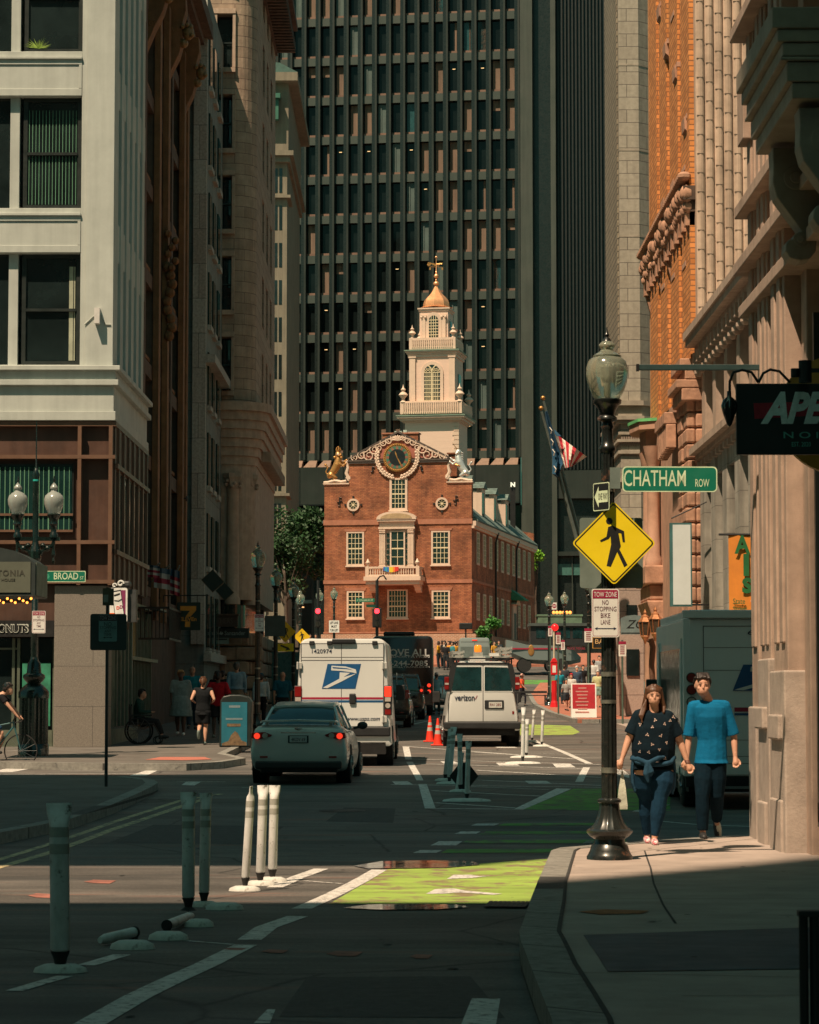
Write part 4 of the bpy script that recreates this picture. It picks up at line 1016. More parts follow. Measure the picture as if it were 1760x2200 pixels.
mb = MB(); mb.box(xl, xr_, 0, .6, -1.5, ysh); mb.box(hx(747), hx(963), .004, .6, ysh, hz(988))
mb.prism([(hx(747), hz(988)), (hx(963), hz(988)), (hx(856), hz(934))], .02, .6)
mb.box(hx(817), hx(895), .7, 1.5, hz(990), hz(929))
mb.box(xr_-.35, xr_-.003, .6, WL, -1.5, hz(1126)); mb.box(xl, xl+.35, .6, WL, -1.5, hz(1126))
mb.prism([(xl, -1.5), (xr_-.003, -1.5), (xr_-.003, hz(1088)), (xr_-1.9, hz(1078)), (xr_-3.2, hz(1010)), (xl+3.4, hz(1010)), (xl, hz(1088))], WL, WL+.5)
mb.build('brick_wall', BRICK, sh)
mb = MB(); mb.box(xl-.06, xr_+.05, -.07, -.003, hz(1127), hz(1116)); mb.box(xl-.05, xr_+.04, -.06, -.003, hz(1254), hz(1246)); mb.box(xl-.05, xr_+.05, -.05, -.003, hz(1361), hz(1358))
mb.box(xr_, xr_+.05, 0, WL, hz(1252), hz(1246)); mb.box(xl-.04, hx(747), -.06, .65, ysh, ysh+.06); mb.box(hx(963), xr_+.04, -.06, .65, ysh, ysh+.06)
mb.build('string_course', BSTR, sh, split=True)
mb = MB(); mb.box(xl-.3, xr_+.35, -.5, WL, -1.6, hz(1363)); mb.build('terrace_plinth', M('plinth_brick_light', (.42,.22,.14), .9, var=.2, brick=(.26,.095,.02,(.5,.38,.28),(.36,.17,.10))), sh)
# pediment
mb = MB(); mb.box(hx(745), hx(966), -.14, .0, hz(990), hz(986)); mb.box(hx(747), hx(964), -.10, .0, hz(994), hz(990.2))
for s in (-1, 1):
 a = Vector((hx(856)+s*(hx(966)-hx(856)), 0, hz(985.5))); c = Vector((hx(856), 0, hz(929))); n = Vector((-(c-a).z, 0, (c-a).x)).normalized()*.13
 if n.z < 0: n = -n
 mb.rings([[tuple(p+Vector((0, y, 0))) for p in (a, a+n, c+n, c)] for y in (-.14, .62)])
mb.build('pediment_cornice', M('dark_bronze_paint', (.075,.055,.045), .6), sh)
mb = MB(); mb.prism([(hx(762), hz(984)), (hx(950), hz(984)), (hx(856), hz(938))], -.03, .018); mb.build('tympanum', M('tympanum_red', (.30,.10,.07), .8), sh)
mb = MB(); mb.box(hx(815), hx(897), .62, 1.6, hz(929), hz(926)); mb.build('parapet_coping', BSTR, sh)
mb = MB(); mb.box(hx(842), hx(848), .9, 1.1, hz(926), hz(922)); mb.box(hx(852), hx(858), .9, 1.1, hz(926), hz(922)); mb.box(hx(862), hx(870), .8, 1.1, hz(926), hz(920)); mb.build('roof_floodlight', M('floodlight_grey', (.4,.5,.45), .4), sh, split=True)
# scrolls
def spiral(mb, cx, cz, r0, turns, ang, sgn, y=-.1, th=.05):
 pts = []; n = int(turns*12)
 for i in range(n+1):
  t = i/n; a = ang+sgn*t*turns*2*math.pi; r = r0*(1-t*.8); pts.append((cx+r*math.cos(a), y, cz+r*math.sin(a)))
 mb.tube(pts, [th*(1-.4*i/n) for i in range(n+1)], 6)
mb = MB()
for s in (-1, 1):
 for (dx, py, r) in ((96,981,.26),(80,976,.30),(64,977,.40),(52,965,.36),(42,961,.24),(32,950,.26),(20,946,.24),(10,940,.22)):
  spiral(mb, hx(856+s*dx), hz(py), r, 1.4, math.pi*.2 if s > 0 else math.pi*.8, -s)
 mb.tube([(hx(856+s*100), -.1, hz(981)), (hx(856+s*84), -.1, hz(970)), (hx(856+s*70), -.1, hz(969)), (hx(856+s*58), -.1, hz(958)), (hx(856+s*40), -.1, hz(952)), (hx(856+s*22), -.1, hz(942)), (hx(856), -.1, hz(937))], .045, 6)
 for k in range(11):
  a = -math.pi/2+s*(.25+k*.155); r = 1.36; c = (hx(854)+r*math.cos(a), -.12, hz(981)+r*math.sin(a))
  for q_ in (-.35, 0, .35): 
   r2 = .17; mb.ball((c[0]+r2*math.cos(a+q_*2), -.12, c[2]+r2*math.sin(a+q_*2)), .085, 6, 4, (1, .6, 1))
  mb.ball(c, .11, 6, 5, (1, .6, 1))
for k in range(7): a = math.pi*(k+.5)/7; mb.cap([(hx(855), -.12, hz(946)), (hx(855)+.34*math.cos(a), -.12, hz(946)+.34*math.sin(a))], [.03, .06], 6)
mb.build('carved_scrolls', CREAM, sh, smooth=True)
# clock
ck = MB()
c0 = (hx(854.5), 0, hz(982.5))
def disc(mb, r, y0_, y1_, n=40): mb.tube([(c0[0], y0_, c0[2]), (c0[0], y1_, c0[2])], r, n)
disc(ck, .99, -.20, -.0); cko = ck.build('clock', GOLD, sh)
mb = MB()
for k in range(44): a = 2*math.pi*k/44; mb.ball((c0[0]+.90*math.cos(a), -.21, c0[2]+.90*math.sin(a)), .06, 6, 4)
mb.build('gold_rope_ring', GOLD, cko, smooth=True)
mb = MB(); disc(mb, .79, -.215, -.2); mb.build('chapter_ring', M('clock_green', (.045,.15,.10), .5, var=.1), cko)
mb = MB(); disc(mb, .58, -.222, -.214); mb.build('clock_face', M('clock_black', (.008,.012,.014), .4), cko)
mb = MB()
for k in range(12):
 a = 2*math.pi*k/12; d = Vector((math.cos(a), 0, math.sin(a))); t = Vector((-d.z, 0, d.x)); c = Vector(c0)
 for o_ in (-.06, 0, .06): mb.rings([[tuple(c+d*r+t*(o_+q_)+Vector((0, y, 0))) for r, q_ in ((.56,-.018),(.76,-.018),(.76,.018),(.56,.018))] for y in (-.222, -.216)])
mb.build('numerals', M('numeral_red', (.35,.10,.06), .5), cko)
mb = MB()
def hand(deg, L, w_): 
 a = math.radians(90-deg); d = Vector((math.cos(a), 0, math.sin(a))); t = Vector((-d.z, 0, d.x)); c = Vector(c0)
 mb.rings([[tuple(c+d*r+t*q_+Vector((0, y, 0))) for r, q_ in ((-.15,-.02),(L*.6,-w_),(L,0),(L*.6,w_),(-.15,.02))] for y in (-.245, -.228)])
hand(341, .48, .05); hand(152, .76, .045); mb.build('clock_hands', GOLD, cko)
# windows
quadwin(sh, hx(837), hx(876), hz(1096), hz(1027), 4, 6, name='window', frame=.16)
for a, c in ((742, 781), (928, 969)):
 quadwin(sh, hx(a), hx(c), hz(1215), hz(1142), 4, 6); quadwin(sh, hx(a+1), hx(c), hz(1329), hz(1270), 4, 6)
 mb = MB(); mb.prism([(hx(a-3), hz(1141)), (hx(c+3), hz(1141)), (hx(c+5), hz(1136)), (hx(a-5), hz(1136))], -.04, -.002); mb.prism([(hx(a-2), hz(1269)), (hx(c+3), hz(1269)), (hx(c+5), hz(1263)), (hx(a-4), hz(1263))], -.04, -.002); mb.build('flat_arch', BSTR, sh)
quadwin(sh, hx(832), hx(877), hz(1329), hz(1267), 6, 5)
for cx in (757, 951.5):
 mb = MB(); n = 24; c = (hx(cx), hz(1083.5))
 def ring(r, y): return [(c[0]+r*math.cos(2*math.pi*k/n), y, c[1]+r*math.sin(2*math.pi*k/n)) for k in range(n)]
 mb.rings([ring(.44, -.002), ring(.44, -.1), ring(.30, -.1), ring(.30, -.002)], cap=False); o = mb.build('round_window', CREAM, sh)
 mb = MB(); mb.rings([ring(.31, -.02), ring(.31, -.01)]); mb.build('pane', GL, o)
 mb = MB()
 for k in range(4): a = math.pi*k/4; d = (math.cos(a)*.3, math.sin(a)*.3); mb.tube([(c[0]-d[0], -.05, c[1]-d[1]), (c[0]+d[0], -.05, c[1]+d[1])], .018, 5)
 mb.tube([(c[0], -.07, c[1]), (c[0], -.03, c[1])], .08, 10); mb.build('muntins', CREAMY, o)
 mb = MB()
 for dx, dz in ((0,.56),(0,-.56),(.56,0),(-.56,0)): mb.cbox(c[0]+dx, -.04, c[1]+dz, .13, .07, .13)
 mb.build('iron_tie', IRON, sh, split=True)
mb = MB()
for cx, cz in ((727, 1076), (982, 1076)):
 x, z = hx(cx), hz(cz); mb.tube([(x+.12, -.05, z+.27), (x-.02, -.05, z+.30), (x, -.05, z), (x+.02, -.05, z-.30), (x-.12, -.05, z-.27)], .035, 6); mb.tube([(x-.18, -.05, z+.02), (x-.17, -.05, z-.07), (x, -.05, z), (x+.17, -.05, z+.07), (x+.18, -.05, z-.02)], .035, 6)
for cx, s in ((800, 1), (907, -1)):
 x, z = hx(cx), hz(1008); mb.tube([(x+.13*s, -.05, z+.17), (x+.0*s, -.05, z+.2), (x-.06*s, -.05, z+.1), (x+.04*s, -.05, z-.04), (x-.03*s, -.05, z-.15), (x-.13*s, -.05, z-.12)], .045, 6)
mb.build('iron_anchor', IRON, sh, split=True)
# balcony bay
mb = MB(); mb.box(hx(816), hx(892), -.28, -.003, hz(1137), hz(1117.5)); mb.box(hx(812), hx(896), -.5, -.28, hz(1121), hz(1117)); mb.box(hx(814), hx(894), -.38, -.281, hz(1137), hz(1133))
n = 14; arc = [(hx(811), hz(1116.8))]+[(hx(854.5)-(hx(898)-hx(854.5))*math.cos(math.pi*k/n), hz(1116)+.53*math.sin(math.pi*k/n)**.9) for k in range(n+1)]+[(hx(898), hz(1116.8))]
mb.prism(arc, -.55, -.0)
mb.box(hx(816), hx(892), -.1, -.003, hz(1219), hz(1137.2)); pb = mb.build('balcony_surround', CREAM, sh)
arc2 = [(hx(820), hz(1115))]+[(hx(854.5)-(hx(889)-hx(854.5))*math.cos(math.pi*k/n), hz(1115)+.36*math.sin(math.pi*k/n)**.9) for k in range(n+1)]
mb = MB(); mb.prism(arc2, -.57, -.551); mb.build('pediment_panel', M('olive_shade_cream', (.38,.27,.15), .7), pb)
for a, c in ((816, 829), (878, 891)):
 mb = MB(); mb.box(hx(a), hx(c), -.3, -.101, hz(1216), hz(1146)); 
 for k in range(4): x = hx(a)+.04+k*.1; mb.box(x, x+.06, -.325, -.3, hz(1212), hz(1148))
 mb.box(hx(a-1.5), hx(c+1.5), -.34, -.1, hz(1219), hz(1216)); o = mb.build('pilaster', CREAM, pb)
 mb = MB(); mb.box(hx(a-1.5), hx(c+1.5), -.36, -.1, hz(1136.5), hz(1134))
 for k in range(5):
  for j in range(3): mb.ball((hx(a)+.04+k*.085, -.33, hz(1144.5)+j*.13), .06, 6, 5)
 mb.build('capital', CREAM, o, smooth=True)
quadwin(pb, hx(839), hx(872), hz(1218), hz(1141), 2, 4, y=-.18, name='balcony_door', frame=.1)
mb = MB()
for k in range(6): z = hz(1214)+k*.38; mb.box(hx(832), hx(838), -.15, -.11, z, z+.28); mb.box(hx(873), hx(877), -.15, -.11, z, z+.28)
mb.build('side_light', GL, pb)
bx0, bx1 = hx(795), hx(911); by = -1.7
mb = MB(); mb.box(bx0-.12, bx1+.12, by-.12, -.003, hz(1250), hz(1241)); mb.box(bx0, bx1, by+.05, -.003, hz(1258), hz(1250.2)); bal = mb.build('balcony', CREAM, sh)
mb = MB(); mb.box(bx0, bx1, by, by+.12, hz(1224), hz(1220)); mb.box(bx0, bx1, by, by+.12, hz(1240.8), hz(1237))
for x in (bx0, bx1-.12): mb.box(x, x+.12, by+.121, -.01, hz(1224), hz(1220)); mb.box(x, x+.12, by+.121, -.01, hz(1240.8), hz(1237))
for x in (bx0-.02, bx1-.22): mb.box(x, x+.24, by-.03, by+.2, hz(1240.9), hz(1219.5))
mb.build('balcony_rail', CREAM, bal)
mb = MB(); k = bx0+.34; zb_ = hz(1237); zt_ = hz(1224)
while k < bx1-.3:
 mb.lathe([(.04, zb_), (.03, zb_+.06), (.065, zb_+.15), (.03, zb_+.3), (.045, zt_)], (k, by+.06, 0), 8); k += .165
for k in range(1, 7): 
 for x in (bx0+.06, bx1-.06): mb.lathe([(.04, zb_), (.065, zb_+.15), (.03, zb_+.3), (.045, zt_)], (x, by+.06+k*.17, 0), 8)
mb.build('baluster', CREAM, bal, smooth=True, split=True)
for x in (bx0+.14, bx1-.14):
 mb = MB(); mb.lathe([(.12, hz(1219)), (.05, hz(1218)), (.16, hz(1213)), (.17, hz(1211)), (.11, hz(1209)), (.04, hz(1204)), (.01, hz(1203))], (x, by+.1, 0), 10); mb.build('urn', CREAM, bal, smooth=True)
for a in (797, 895):
 x = hx(a); mb = MB(); mb.prism([(-.003, hz(1258.5)), (-1.0, hz(1258.5)), (-.95, hz(1263)), (-.6, hz(1264)), (-.5, hz(1270)), (-.2, hz(1271)), (-.003, hz(1274))], x, x+.42, 'x'); mb.build('console', CREAM, bal)
# rainbow bunting
rb = [(.02,.12,.45),(.02,.30,.40),(.06,.35,.08),(.65,.50,.03),(.75,.22,.02),(.60,.03,.02),(.60,.03,.02)]
mats = [M('bunting_%d' % i, c, .7, var=.1) for i, c in enumerate([rb[0], rb[1], rb[3], rb[4], rb[5]])]
mb = MB()
seq = [0,1,0,2,2,3,4,4]
for i, c in enumerate(seq):
 mb.mi = c; x0_, x1_ = hx(834+i*4.1), hx(834+(i+1)*4.1); d = .06*math.sin(i*1.4)
 mb.rings([[(x0_, by-.04, hz(1221)), (x1_, by-.04, hz(1221)), (x1_, by-.05, hz(1230+2.5*math.sin(i*.5)+3*d)), (x0_, by-.05, hz(1230+2.5*math.sin((i-1)*.5)))], [(x0_, by-.03, hz(1221)), (x1_, by-.03, hz(1221)), (x1_, by-.035, hz(1230+2.5*math.sin(i*.5))), (x0_, by-.035, hz(1230+2.5*math.sin((i-1)*.5)))]])
rbo = mb.build('rainbow_bunting', mats)
rbo.matrix_world = wm(sh); tag(rbo, 'rainbow coloured bunting hung on the white statehouse balcony rail', 'bunting')
# statues on the shoulders
def statue(name, lab, cxp, mat, sgn):
 x0_ = hx(cxp); zb_ = ysh+.06; t = thing(name, lab, 'statue', wm(sh) @ Vector((x0_, .15, zb_)), RH)
 t.scale = (1.15, 1.15, 1.12); mb = MB()
 # body rearing towards the centre
 mb.cap([(-.42*sgn, 0, .55), (-.15*sgn, 0, .85), (.05*sgn, 0, 1.25), (.12*sgn, 0, 1.6)], [.2, .24, .26, .2], 10)
 mb.cap([(.12*sgn, 0, 1.5), (.10*sgn, 0, 1.75)], [.19, .17], 10); mb.ball((.1*sgn, -.02, 1.88), .2, 10, 8, (.95, 1, 1))
 mb.cap([(.14*sgn, -.12, 1.85), (.2*sgn, -.2, 1.78)], [.09, .07], 8)
 for dy in (-.12, .12):
  mb.cap([(-.35*sgn, dy, .6), (-.05*sgn, dy, .42), (-.28*sgn, dy, .18), (-.1*sgn, dy, .1)], [.17, .13, .08, .07], 8)
  mb.cap([(.12*sgn, dy, 1.35), (.42*sgn, dy, 1.25+dy), (.6*sgn, dy, 1.42+dy)], [.11, .08, .07], 8)
 mb.cap([(-.5*sgn, 0, .5), (-.68*sgn, 0, .8), (-.55*sgn, 0, 1.05), (-.7*sgn, 0, 1.25)], [.05, .05, .05, .08], 6)
 fused(mb, .035, 'body', mat, t)
 if mat is GOLD:
  mb = MB()
  for k in range(10): mb.ball((.1*sgn+.2*math.cos(k), .02+.15*math.sin(k*1.7), 1.72+.12*math.sin(k*2)), .09, 6, 5)
  mb.build('mane', GOLD, t, smooth=True)
  mb = MB(); mb.lathe([(.15, 2.05), (.17, 2.15), (.15, 2.16)], (.1*sgn, 0, 0), 10)
  for k in range(5): a = 2*math.pi*k/5; mb.cap([(.1*sgn+.15*math.cos(a), .15*math.sin(a), 2.14), (.1*sgn+.1*math.cos(a), .1*math.sin(a), 2.3)], [.035, .02], 5)
  mb.ball((.1*sgn, 0, 2.34), .05); mb.build('crown', GOLD, t, smooth=True)
  mb = MB(); mb.ball((.12*sgn, -.16, 1.86), .1, 8, 6); mb.build('face', CREAM, t, smooth=True)
 else:
  mb = MB(); mb.cap([(.12*sgn, -.1, 2.0), (.42*sgn, -.25, 2.45)], [.035, .008], 6); mb.build('horn', GOLD, t)
  mb = MB()
  for k in range(6): mb.cap([(-.02*sgn, 0, 1.9-.12*k), (-.2*sgn, 0, 1.82-.13*k)], [.06, .02], 6)
  mb.build('mane', SILV, t, smooth=True)
  mb = MB(); mb.tube([(-.05*sgn, -.2, 1.0), (.1*sgn, -.25, 1.05), (.25*sgn, -.2, 1.1)], .05, 6); mb.build('gold_collar', GOLD, t)
 mb = MB()
 pts = []
 for k in range(22): a = k*.33; pts.append((.75*sgn-.12*sgn*math.cos(a)*(1-k/40), -.1, .35+.16*math.sin(a)*(1-k/40)))
 mb.tube([(-.78*sgn, -.1, .12), (-.5*sgn, -.1, .12), (-.1*sgn, -.12, .22), (.3*sgn, -.1, .14), (.62*sgn, -.1, .2)], [.08, .1, .12, .1, .08], 8)
 mb.tube(pts, .06, 6); mb.tube([(.8*sgn, -.05, .3), (.62*sgn, -.05, .7), (.72*sgn, -.05, 1.05), (.62*sgn, -.05, 1.4), (.75*sgn, -.05, 1.5), (.85*sgn, -.05, 1.4)], [.13, .12, .1, .08, .06, .05], 8)
 mb.box(-.8, .8, -.2, .2, -.005, .07); mb.build('scroll_base', CREAM, t, smooth=True)
statue('lion_statue', 'gilded crowned lion statue rearing on the left shoulder of the brick statehouse', 719, GOLD, 1)
statue('unicorn_statue', 'silver unicorn statue rearing on the right shoulder of the brick statehouse', 990, SILV, -1)
# roof, cornice, dormers
ze = hz(1121); zr_ = hz(985); xm = (xl+xr_)/2
mb = MB(); mb.prism([(xl-.3, ze), (xr_+.35, ze), (xr_+.35, ze+.12), (xr_-2.3, hz(1045)), (xm+.3, zr_), (xm-.3, zr_), (xl+2.3, hz(1045)), (xl-.3, ze+.12)], .61, WL); mb.build('roof', SLATE, sh)
mb = MB(); mb.box(xr_, xr_+.30, .0, WL+.3, ze-.33, ze-.003); mb.box(xr_, xr_+.18, .0, WL+.3, ze-.5, ze-.332); mb.build('side_cornice', CREAM, sh)
for i, v in enumerate((2.6, 8.3, 14.0, 19.8)):
 x1_ = xr_-.55; za_ = hz(1088)+.15*0; 
 mb = MB(); mb.box(x1_-1.6, x1_, v-.75, v+.75, za_-.4, za_+1.75); d = mb.build('dormer', SLATE, sh)
 mb = MB(); mb.box(x1_-.3, x1_+.06, v-.78, v-.5, za_-.2, za_+1.75); mb.box(x1_-.3, x1_+.06, v+.5, v+.78, za_-.2, za_+1.75); mb.box(x1_-.3, x1_+.07, v-.78, v+.78, za_+1.5, za_+1.8); mb.box(x1_-1.4, x1_-.29, v-.79, v-.755, za_-.2, za_+1.6); mb.build('frame', CREAM, d)
 mb = MB(); mb.box(x1_, x1_+.03, v-.5, v+.5, za_, za_+1.5); mb.build('pane', GL, d)
 mb = MB(); mb.prism([(v-.95, za_+1.8), (v+.95, za_+1.8), (v, za_+2.3)], x1_-2.2, x1_+.22, 'x'); mb.build('dormer_roof', SLATE, d)
mb = MB(); mb.box(xr_-1.9, xr_-1.3, 1.6, 2.8, hz(1020), hz(972)); mb.box(xr_-2.0, xr_-1.2, 1.5, 2.9, hz(972), hz(969)); mb.build('chimney', BRICK, sh)
for r, (pa, pb_) in enumerate(((1212, 1140), (1332, 1272))):
 for k in range(10):
  if r == 1 and k == 6: continue
  v = 2.6+k*2.85; q = MB(); q.box(xr_-.003, xr_+.05, v-.62, v+.62, hz(pa), hz(pb_)); w_ = q.build('window', CREAM, sh)
  q = MB(); q.box(xr_+.05, xr_+.055, v-.47, v+.47, hz(pa)+.15, hz(pb_)-.12); q.build('pane', GL, w_)
  q = MB()
  for t in (-.23, 0, .23): q.box(xr_+.055, xr_+.075, v+t-.02, v+t+.02, hz(pa)+.15, hz(pb_)-.12)
  for t in range(1, 6): z = hz(pa)+.15+t*(hz(pb_)-hz(pa)-.27)/6; q.box(xr_+.055, xr_+.072, v-.47, v+.47, z-.02, z+.02)
  q.build('muntins', CREAMY, w_)
mb = MB()
for v in (10.2, 20.6): mb.tube([(xr_+.32, v, ze-.2), (xr_+.12, v, ze-.9), (xr_+.12, v, .1)], .07, 8)
mb.build('downspout', IRON, sh, split=True)
v = 2.6+6*2.85; mb = MB(); mb.box(xr_-.003, xr_+.14, v-.95, v+.95, -.2, hz(1280)); mb.prism([(v-1.2, hz(1280)), (v+1.2, hz(1280)), (v, hz(1262))], xr_, xr_+.4, 'x'); dr = mb.build('side_door', CREAM, sh)
mb = MB(); mb.box(xr_+.14, xr_+.16, v-.55, v+.55, -.2, hz(1300)); mb.build('door_leaf', IRON, dr)
mb = MB(); mb.prism([(xr_, hz(1245)), (xr_+1.0, hz(1268)), (xr_+1.0, hz(1270)), (xr_, hz(1270))], v-1.25, v+1.25); mb.build('canopy_roof', M('green_awning', (.04,.22,.12), .7), dr)
# steeple
VT = 15.5; YS = 195.2; SS = F/YS; cx0 = .184*VT*0
xt = (VT*0)
def tx(px):      # local x for a pixel at tower depth
 X = (px-880)/SS; dX = X-(854-880)/SH; return (dX-math.sin(-RH)*VT)/math.cos(RH)
def tzz(py): return (1500-py)/SS+ZC-BH
cxt = tx(938); hw = lambda w_: w_/SS/2
def blk(mb, w_, ya, yb, d=0): 
 h = hw(w_); mb.box(cxt-h, cxt+h, VT-h, VT+h, tzz(yb), tzz(ya))
tmb = MB(); blk(tmb, 116, 903, 1040); blk(tmb, 100, 770, 868); blk(tmb, 62, 668, 728)
st = tmb.build('steeple', M('steeple_white', (.68,.50,.40), .6, var=.06, scale=1.5, stretch=(.3,.3,6)), sh)
mb = MB()
for (w_, a, b_) in ((146,899,903),(136,903.2,908),(124,908.2,911),(134,868.2,894),(128,866,868),(116,757,760),(110,760.2,764),(106,764.2,770),(101,728.2,753),(70,661,664),(66,664.2,668)):
 blk(mb, w_, a, b_)
mb.build('steeple_moulding', CREAM, st, split=True)
mb = MB(); blk(mb, 150, 897, 899-.2); blk(mb, 120, 755, 757-.2); mb.build('copper_edge', COP2, st)
mb = MB()
for (w_, a, b_, n) in ((134, 870, 891, 26), (101, 733, 749, 20)):
 h = hw(w_)+.03
 for k in range(n):
  for (x, y) in ((cxt-h+.3+(2*h-.6)*k/(n-1), VT-h), (cxt+h, VT-h+.3+(2*h-.6)*k/(n-1))):
   mb.lathe([(.045, tzz(b_)), (.03, tzz(b_)+.1), (.06, tzz(b_)+.25), (.03, tzz(a)-.1), (.05, tzz(a))], (x, y, 0), 6)
mb.build('baluster', CREAM, st, smooth=True, split=True)
mb = MB()
for (w_, a) in ((134, 868), (101, 730)):
 h = hw(w_)
 for sx in (-1, 1):
  for sy in (-1, 1): 
   k = 1 if w_ > 120 else .8
   mb.lathe([(.28*k, tzz(a)), (.1*k, tzz(a)+.15), (.13*k, tzz(a)+.3), (.36*k, tzz(a)+.55*k), (.22*k, tzz(a)+.72*k), (.1*k, tzz(a)+.8*k), (.2*k, tzz(a)+.95*k), (.06*k, tzz(a)+1.1*k), (.01, tzz(a)+1.35*k)], (cxt+sx*(h-.2), VT+sy*(h-.2), 0), 10)
mb.build('urn_finial', CREAM, st, smooth=True, split=True)
h = hw(100)
for (cx_, w_, a, b_, yy) in ((0, 34, 787, 866, hw(100)),(0, 20, 678, 728, hw(62))):
 hw_ = hw(w_); za_, zb_ = tzz(b_)+.05, tzz(a); zsp = zb_-hw_; n = 12
 def arcp(r, zs): return [(cxt-r, za_)]+[(cxt-r*math.cos(math.pi*k/n), zs+r*math.sin(math.pi*k/n)) for k in range(n+1)]+[(cxt+r, za_)]
 mb = MB(); mb.prism(arcp(hw_+.25, zsp), VT-yy-.10, VT-yy-.003); o = mb.build('arched_window', CREAM, st)
 mb = MB(); mb.prism(arcp(hw_, zsp), VT-yy-.12, VT-yy-.101); mb.build('pane', GL, o)
 mb = MB(); y0_, y1_ = VT-yy-.16, VT-yy-.121
 cols = 8 if w_ > 25 else 4
 for k in range(1, cols):
  x = cxt-hw_+2*hw_*k/cols; r = abs(x-cxt); zt_ = zsp+(math.sqrt(hw_**2-r**2) if cols == 4 else 0); t = .06 if (k == 4 and cols == 8) else .02; mb.box(x-t, x+t, y0_, y1_, za_, zt_)
 nr = 8 if cols == 8 else 7
 for k in range(nr): z = za_+(zsp-za_)*k/(nr-1)+.0; mb.box(cxt-hw_, cxt+hw_, y0_+.004, y1_-.002, z-.025, z+.025)
 if cols == 8:
  for s in (-1, 1):
   c = (cxt+s*hw_/2, zsp); mb.tube([(cxt+s*hw_*2*0+(-s)*0, (y0_+y1_)/2, zsp)]+[(cxt+s*(hw_-hw_*math.cos(t_)), (y0_+y1_)/2, zsp+hw_*math.sin(t_)) for t_ in (.3,.6,.9,1.04)], .05, 5)
   for r in (hw_*.25, hw_*.45): mb.tube([(c[0]+r*math.cos(math.pi*k/8), (y0_+y1_)/2, zsp+r*math.sin(math.pi*k/8)) for k in range(9)], .02, 4)
   for k in range(1, 5): a_ = math.pi*k/5; mb.tube([(c[0]+hw_*.25*math.cos(a_), (y0_+y1_)/2, zsp+hw_*.25*math.sin(a_)), (c[0]+hw_*.62*math.cos(a_), (y0_+y1_)/2, zsp+hw_*.62*math.sin(a_))], .02, 4)
 mb.build('muntins', CREAMY, o)
 mb = MB(); z_ = (za_+zb_)/2
 mb.box(cxt+yy, cxt+yy+.06, VT-hw_, VT+hw_, za_, zsp); mb.build('side_window', GL, st)
mb = MB()
for s in (-1, 1):
 for (w_, yy, a, b_, pw) in ((86, hw(100), 772, 866, .45), (44, hw(62), 680, 727, .3)):
  x = cxt+s*hw(w_)*1.0; mb.box(x-pw/2, x+pw/2, VT-yy-.14, VT-yy-.002, tzz(b_), tzz(a)); mb.box(x-pw/2-.06, x+pw/2+.06, VT-yy-.18, VT-yy-.001, tzz(a), tzz(a)+.12)
  if w_ == 44:
   for t in (-1, 1): mb.ball((x+t*pw/2, VT-yy-.16, tzz(a)-.06), .1, 8, 5)
mb.build('steeple_pilaster', CREAM, st, split=True)
mb = MB(); h_ = hw(116)
for k in range(14): mb.box(cxt+h_-.45+(.1 if k % 2 else 0), cxt+h_+.04, VT-h_-.05, VT-h_-.002, tzz(1035)+k*.33, tzz(1035)+k*.33+.28)
mb.build('quoins', CREAM, st)
mb = MB(); zb_ = tzz(658); 
prof = [(1.25,658),(1.27,657),(1.0,655.5),(1.0,652),(.98,646),(.9,640),(.76,635),(.58,630),(.42,625),(.27,618),(.15,611),(.1,607)]
mb.lathe([(r, tzz(p)) for r, p in prof], (cxt, VT, 0), 8); dome = mb.build('dome', COPPER, st, smooth=25)
mb = MB(); mb.lathe([(.09,tzz(609)),(.06,tzz(608.5)),(.22,tzz(606)),(.24,tzz(604)),(.2,tzz(601)),(.06,tzz(598)),(.09,tzz(596)),(.05,tzz(593)),(.17,tzz(590)),(.19,tzz(587)),(.14,tzz(584)),(.04,tzz(581)),(.09,tzz(579)),(.03,tzz(576)),(.02,tzz(549))], (cxt, VT, 0), 12); mb.ball((cxt, VT, tzz(546)), .1); fin = mb.build('finial', COPPER, st, smooth=True)
mb = MB(); z = tzz(561)
for k in range(9): x = cxt-.62+k*.13; mb.cbox(x, VT, z+.06*math.sin(k), .15, .03, .13+.05*math.sin(k*2.2))
mb.cbox(cxt-.55, VT, z+.12, .2, .03, .06); mb.cbox(cxt-.55, VT, z-.1, .2, .03, .06); mb.tube([(cxt, VT, z), (cxt+.45, VT, z)], .03, 6)
mb.tube([(cxt-.45, VT-.1, tzz(567)), (cxt+.45, VT+.1, tzz(567))], .02, 5); mb.cbox(cxt-.45, VT-.1, tzz(571), .12, .03, .18); mb.cbox(cxt+.45, VT+.1, tzz(571), .12, .03, .18); mb.build('weathervane', GOLD, fin)
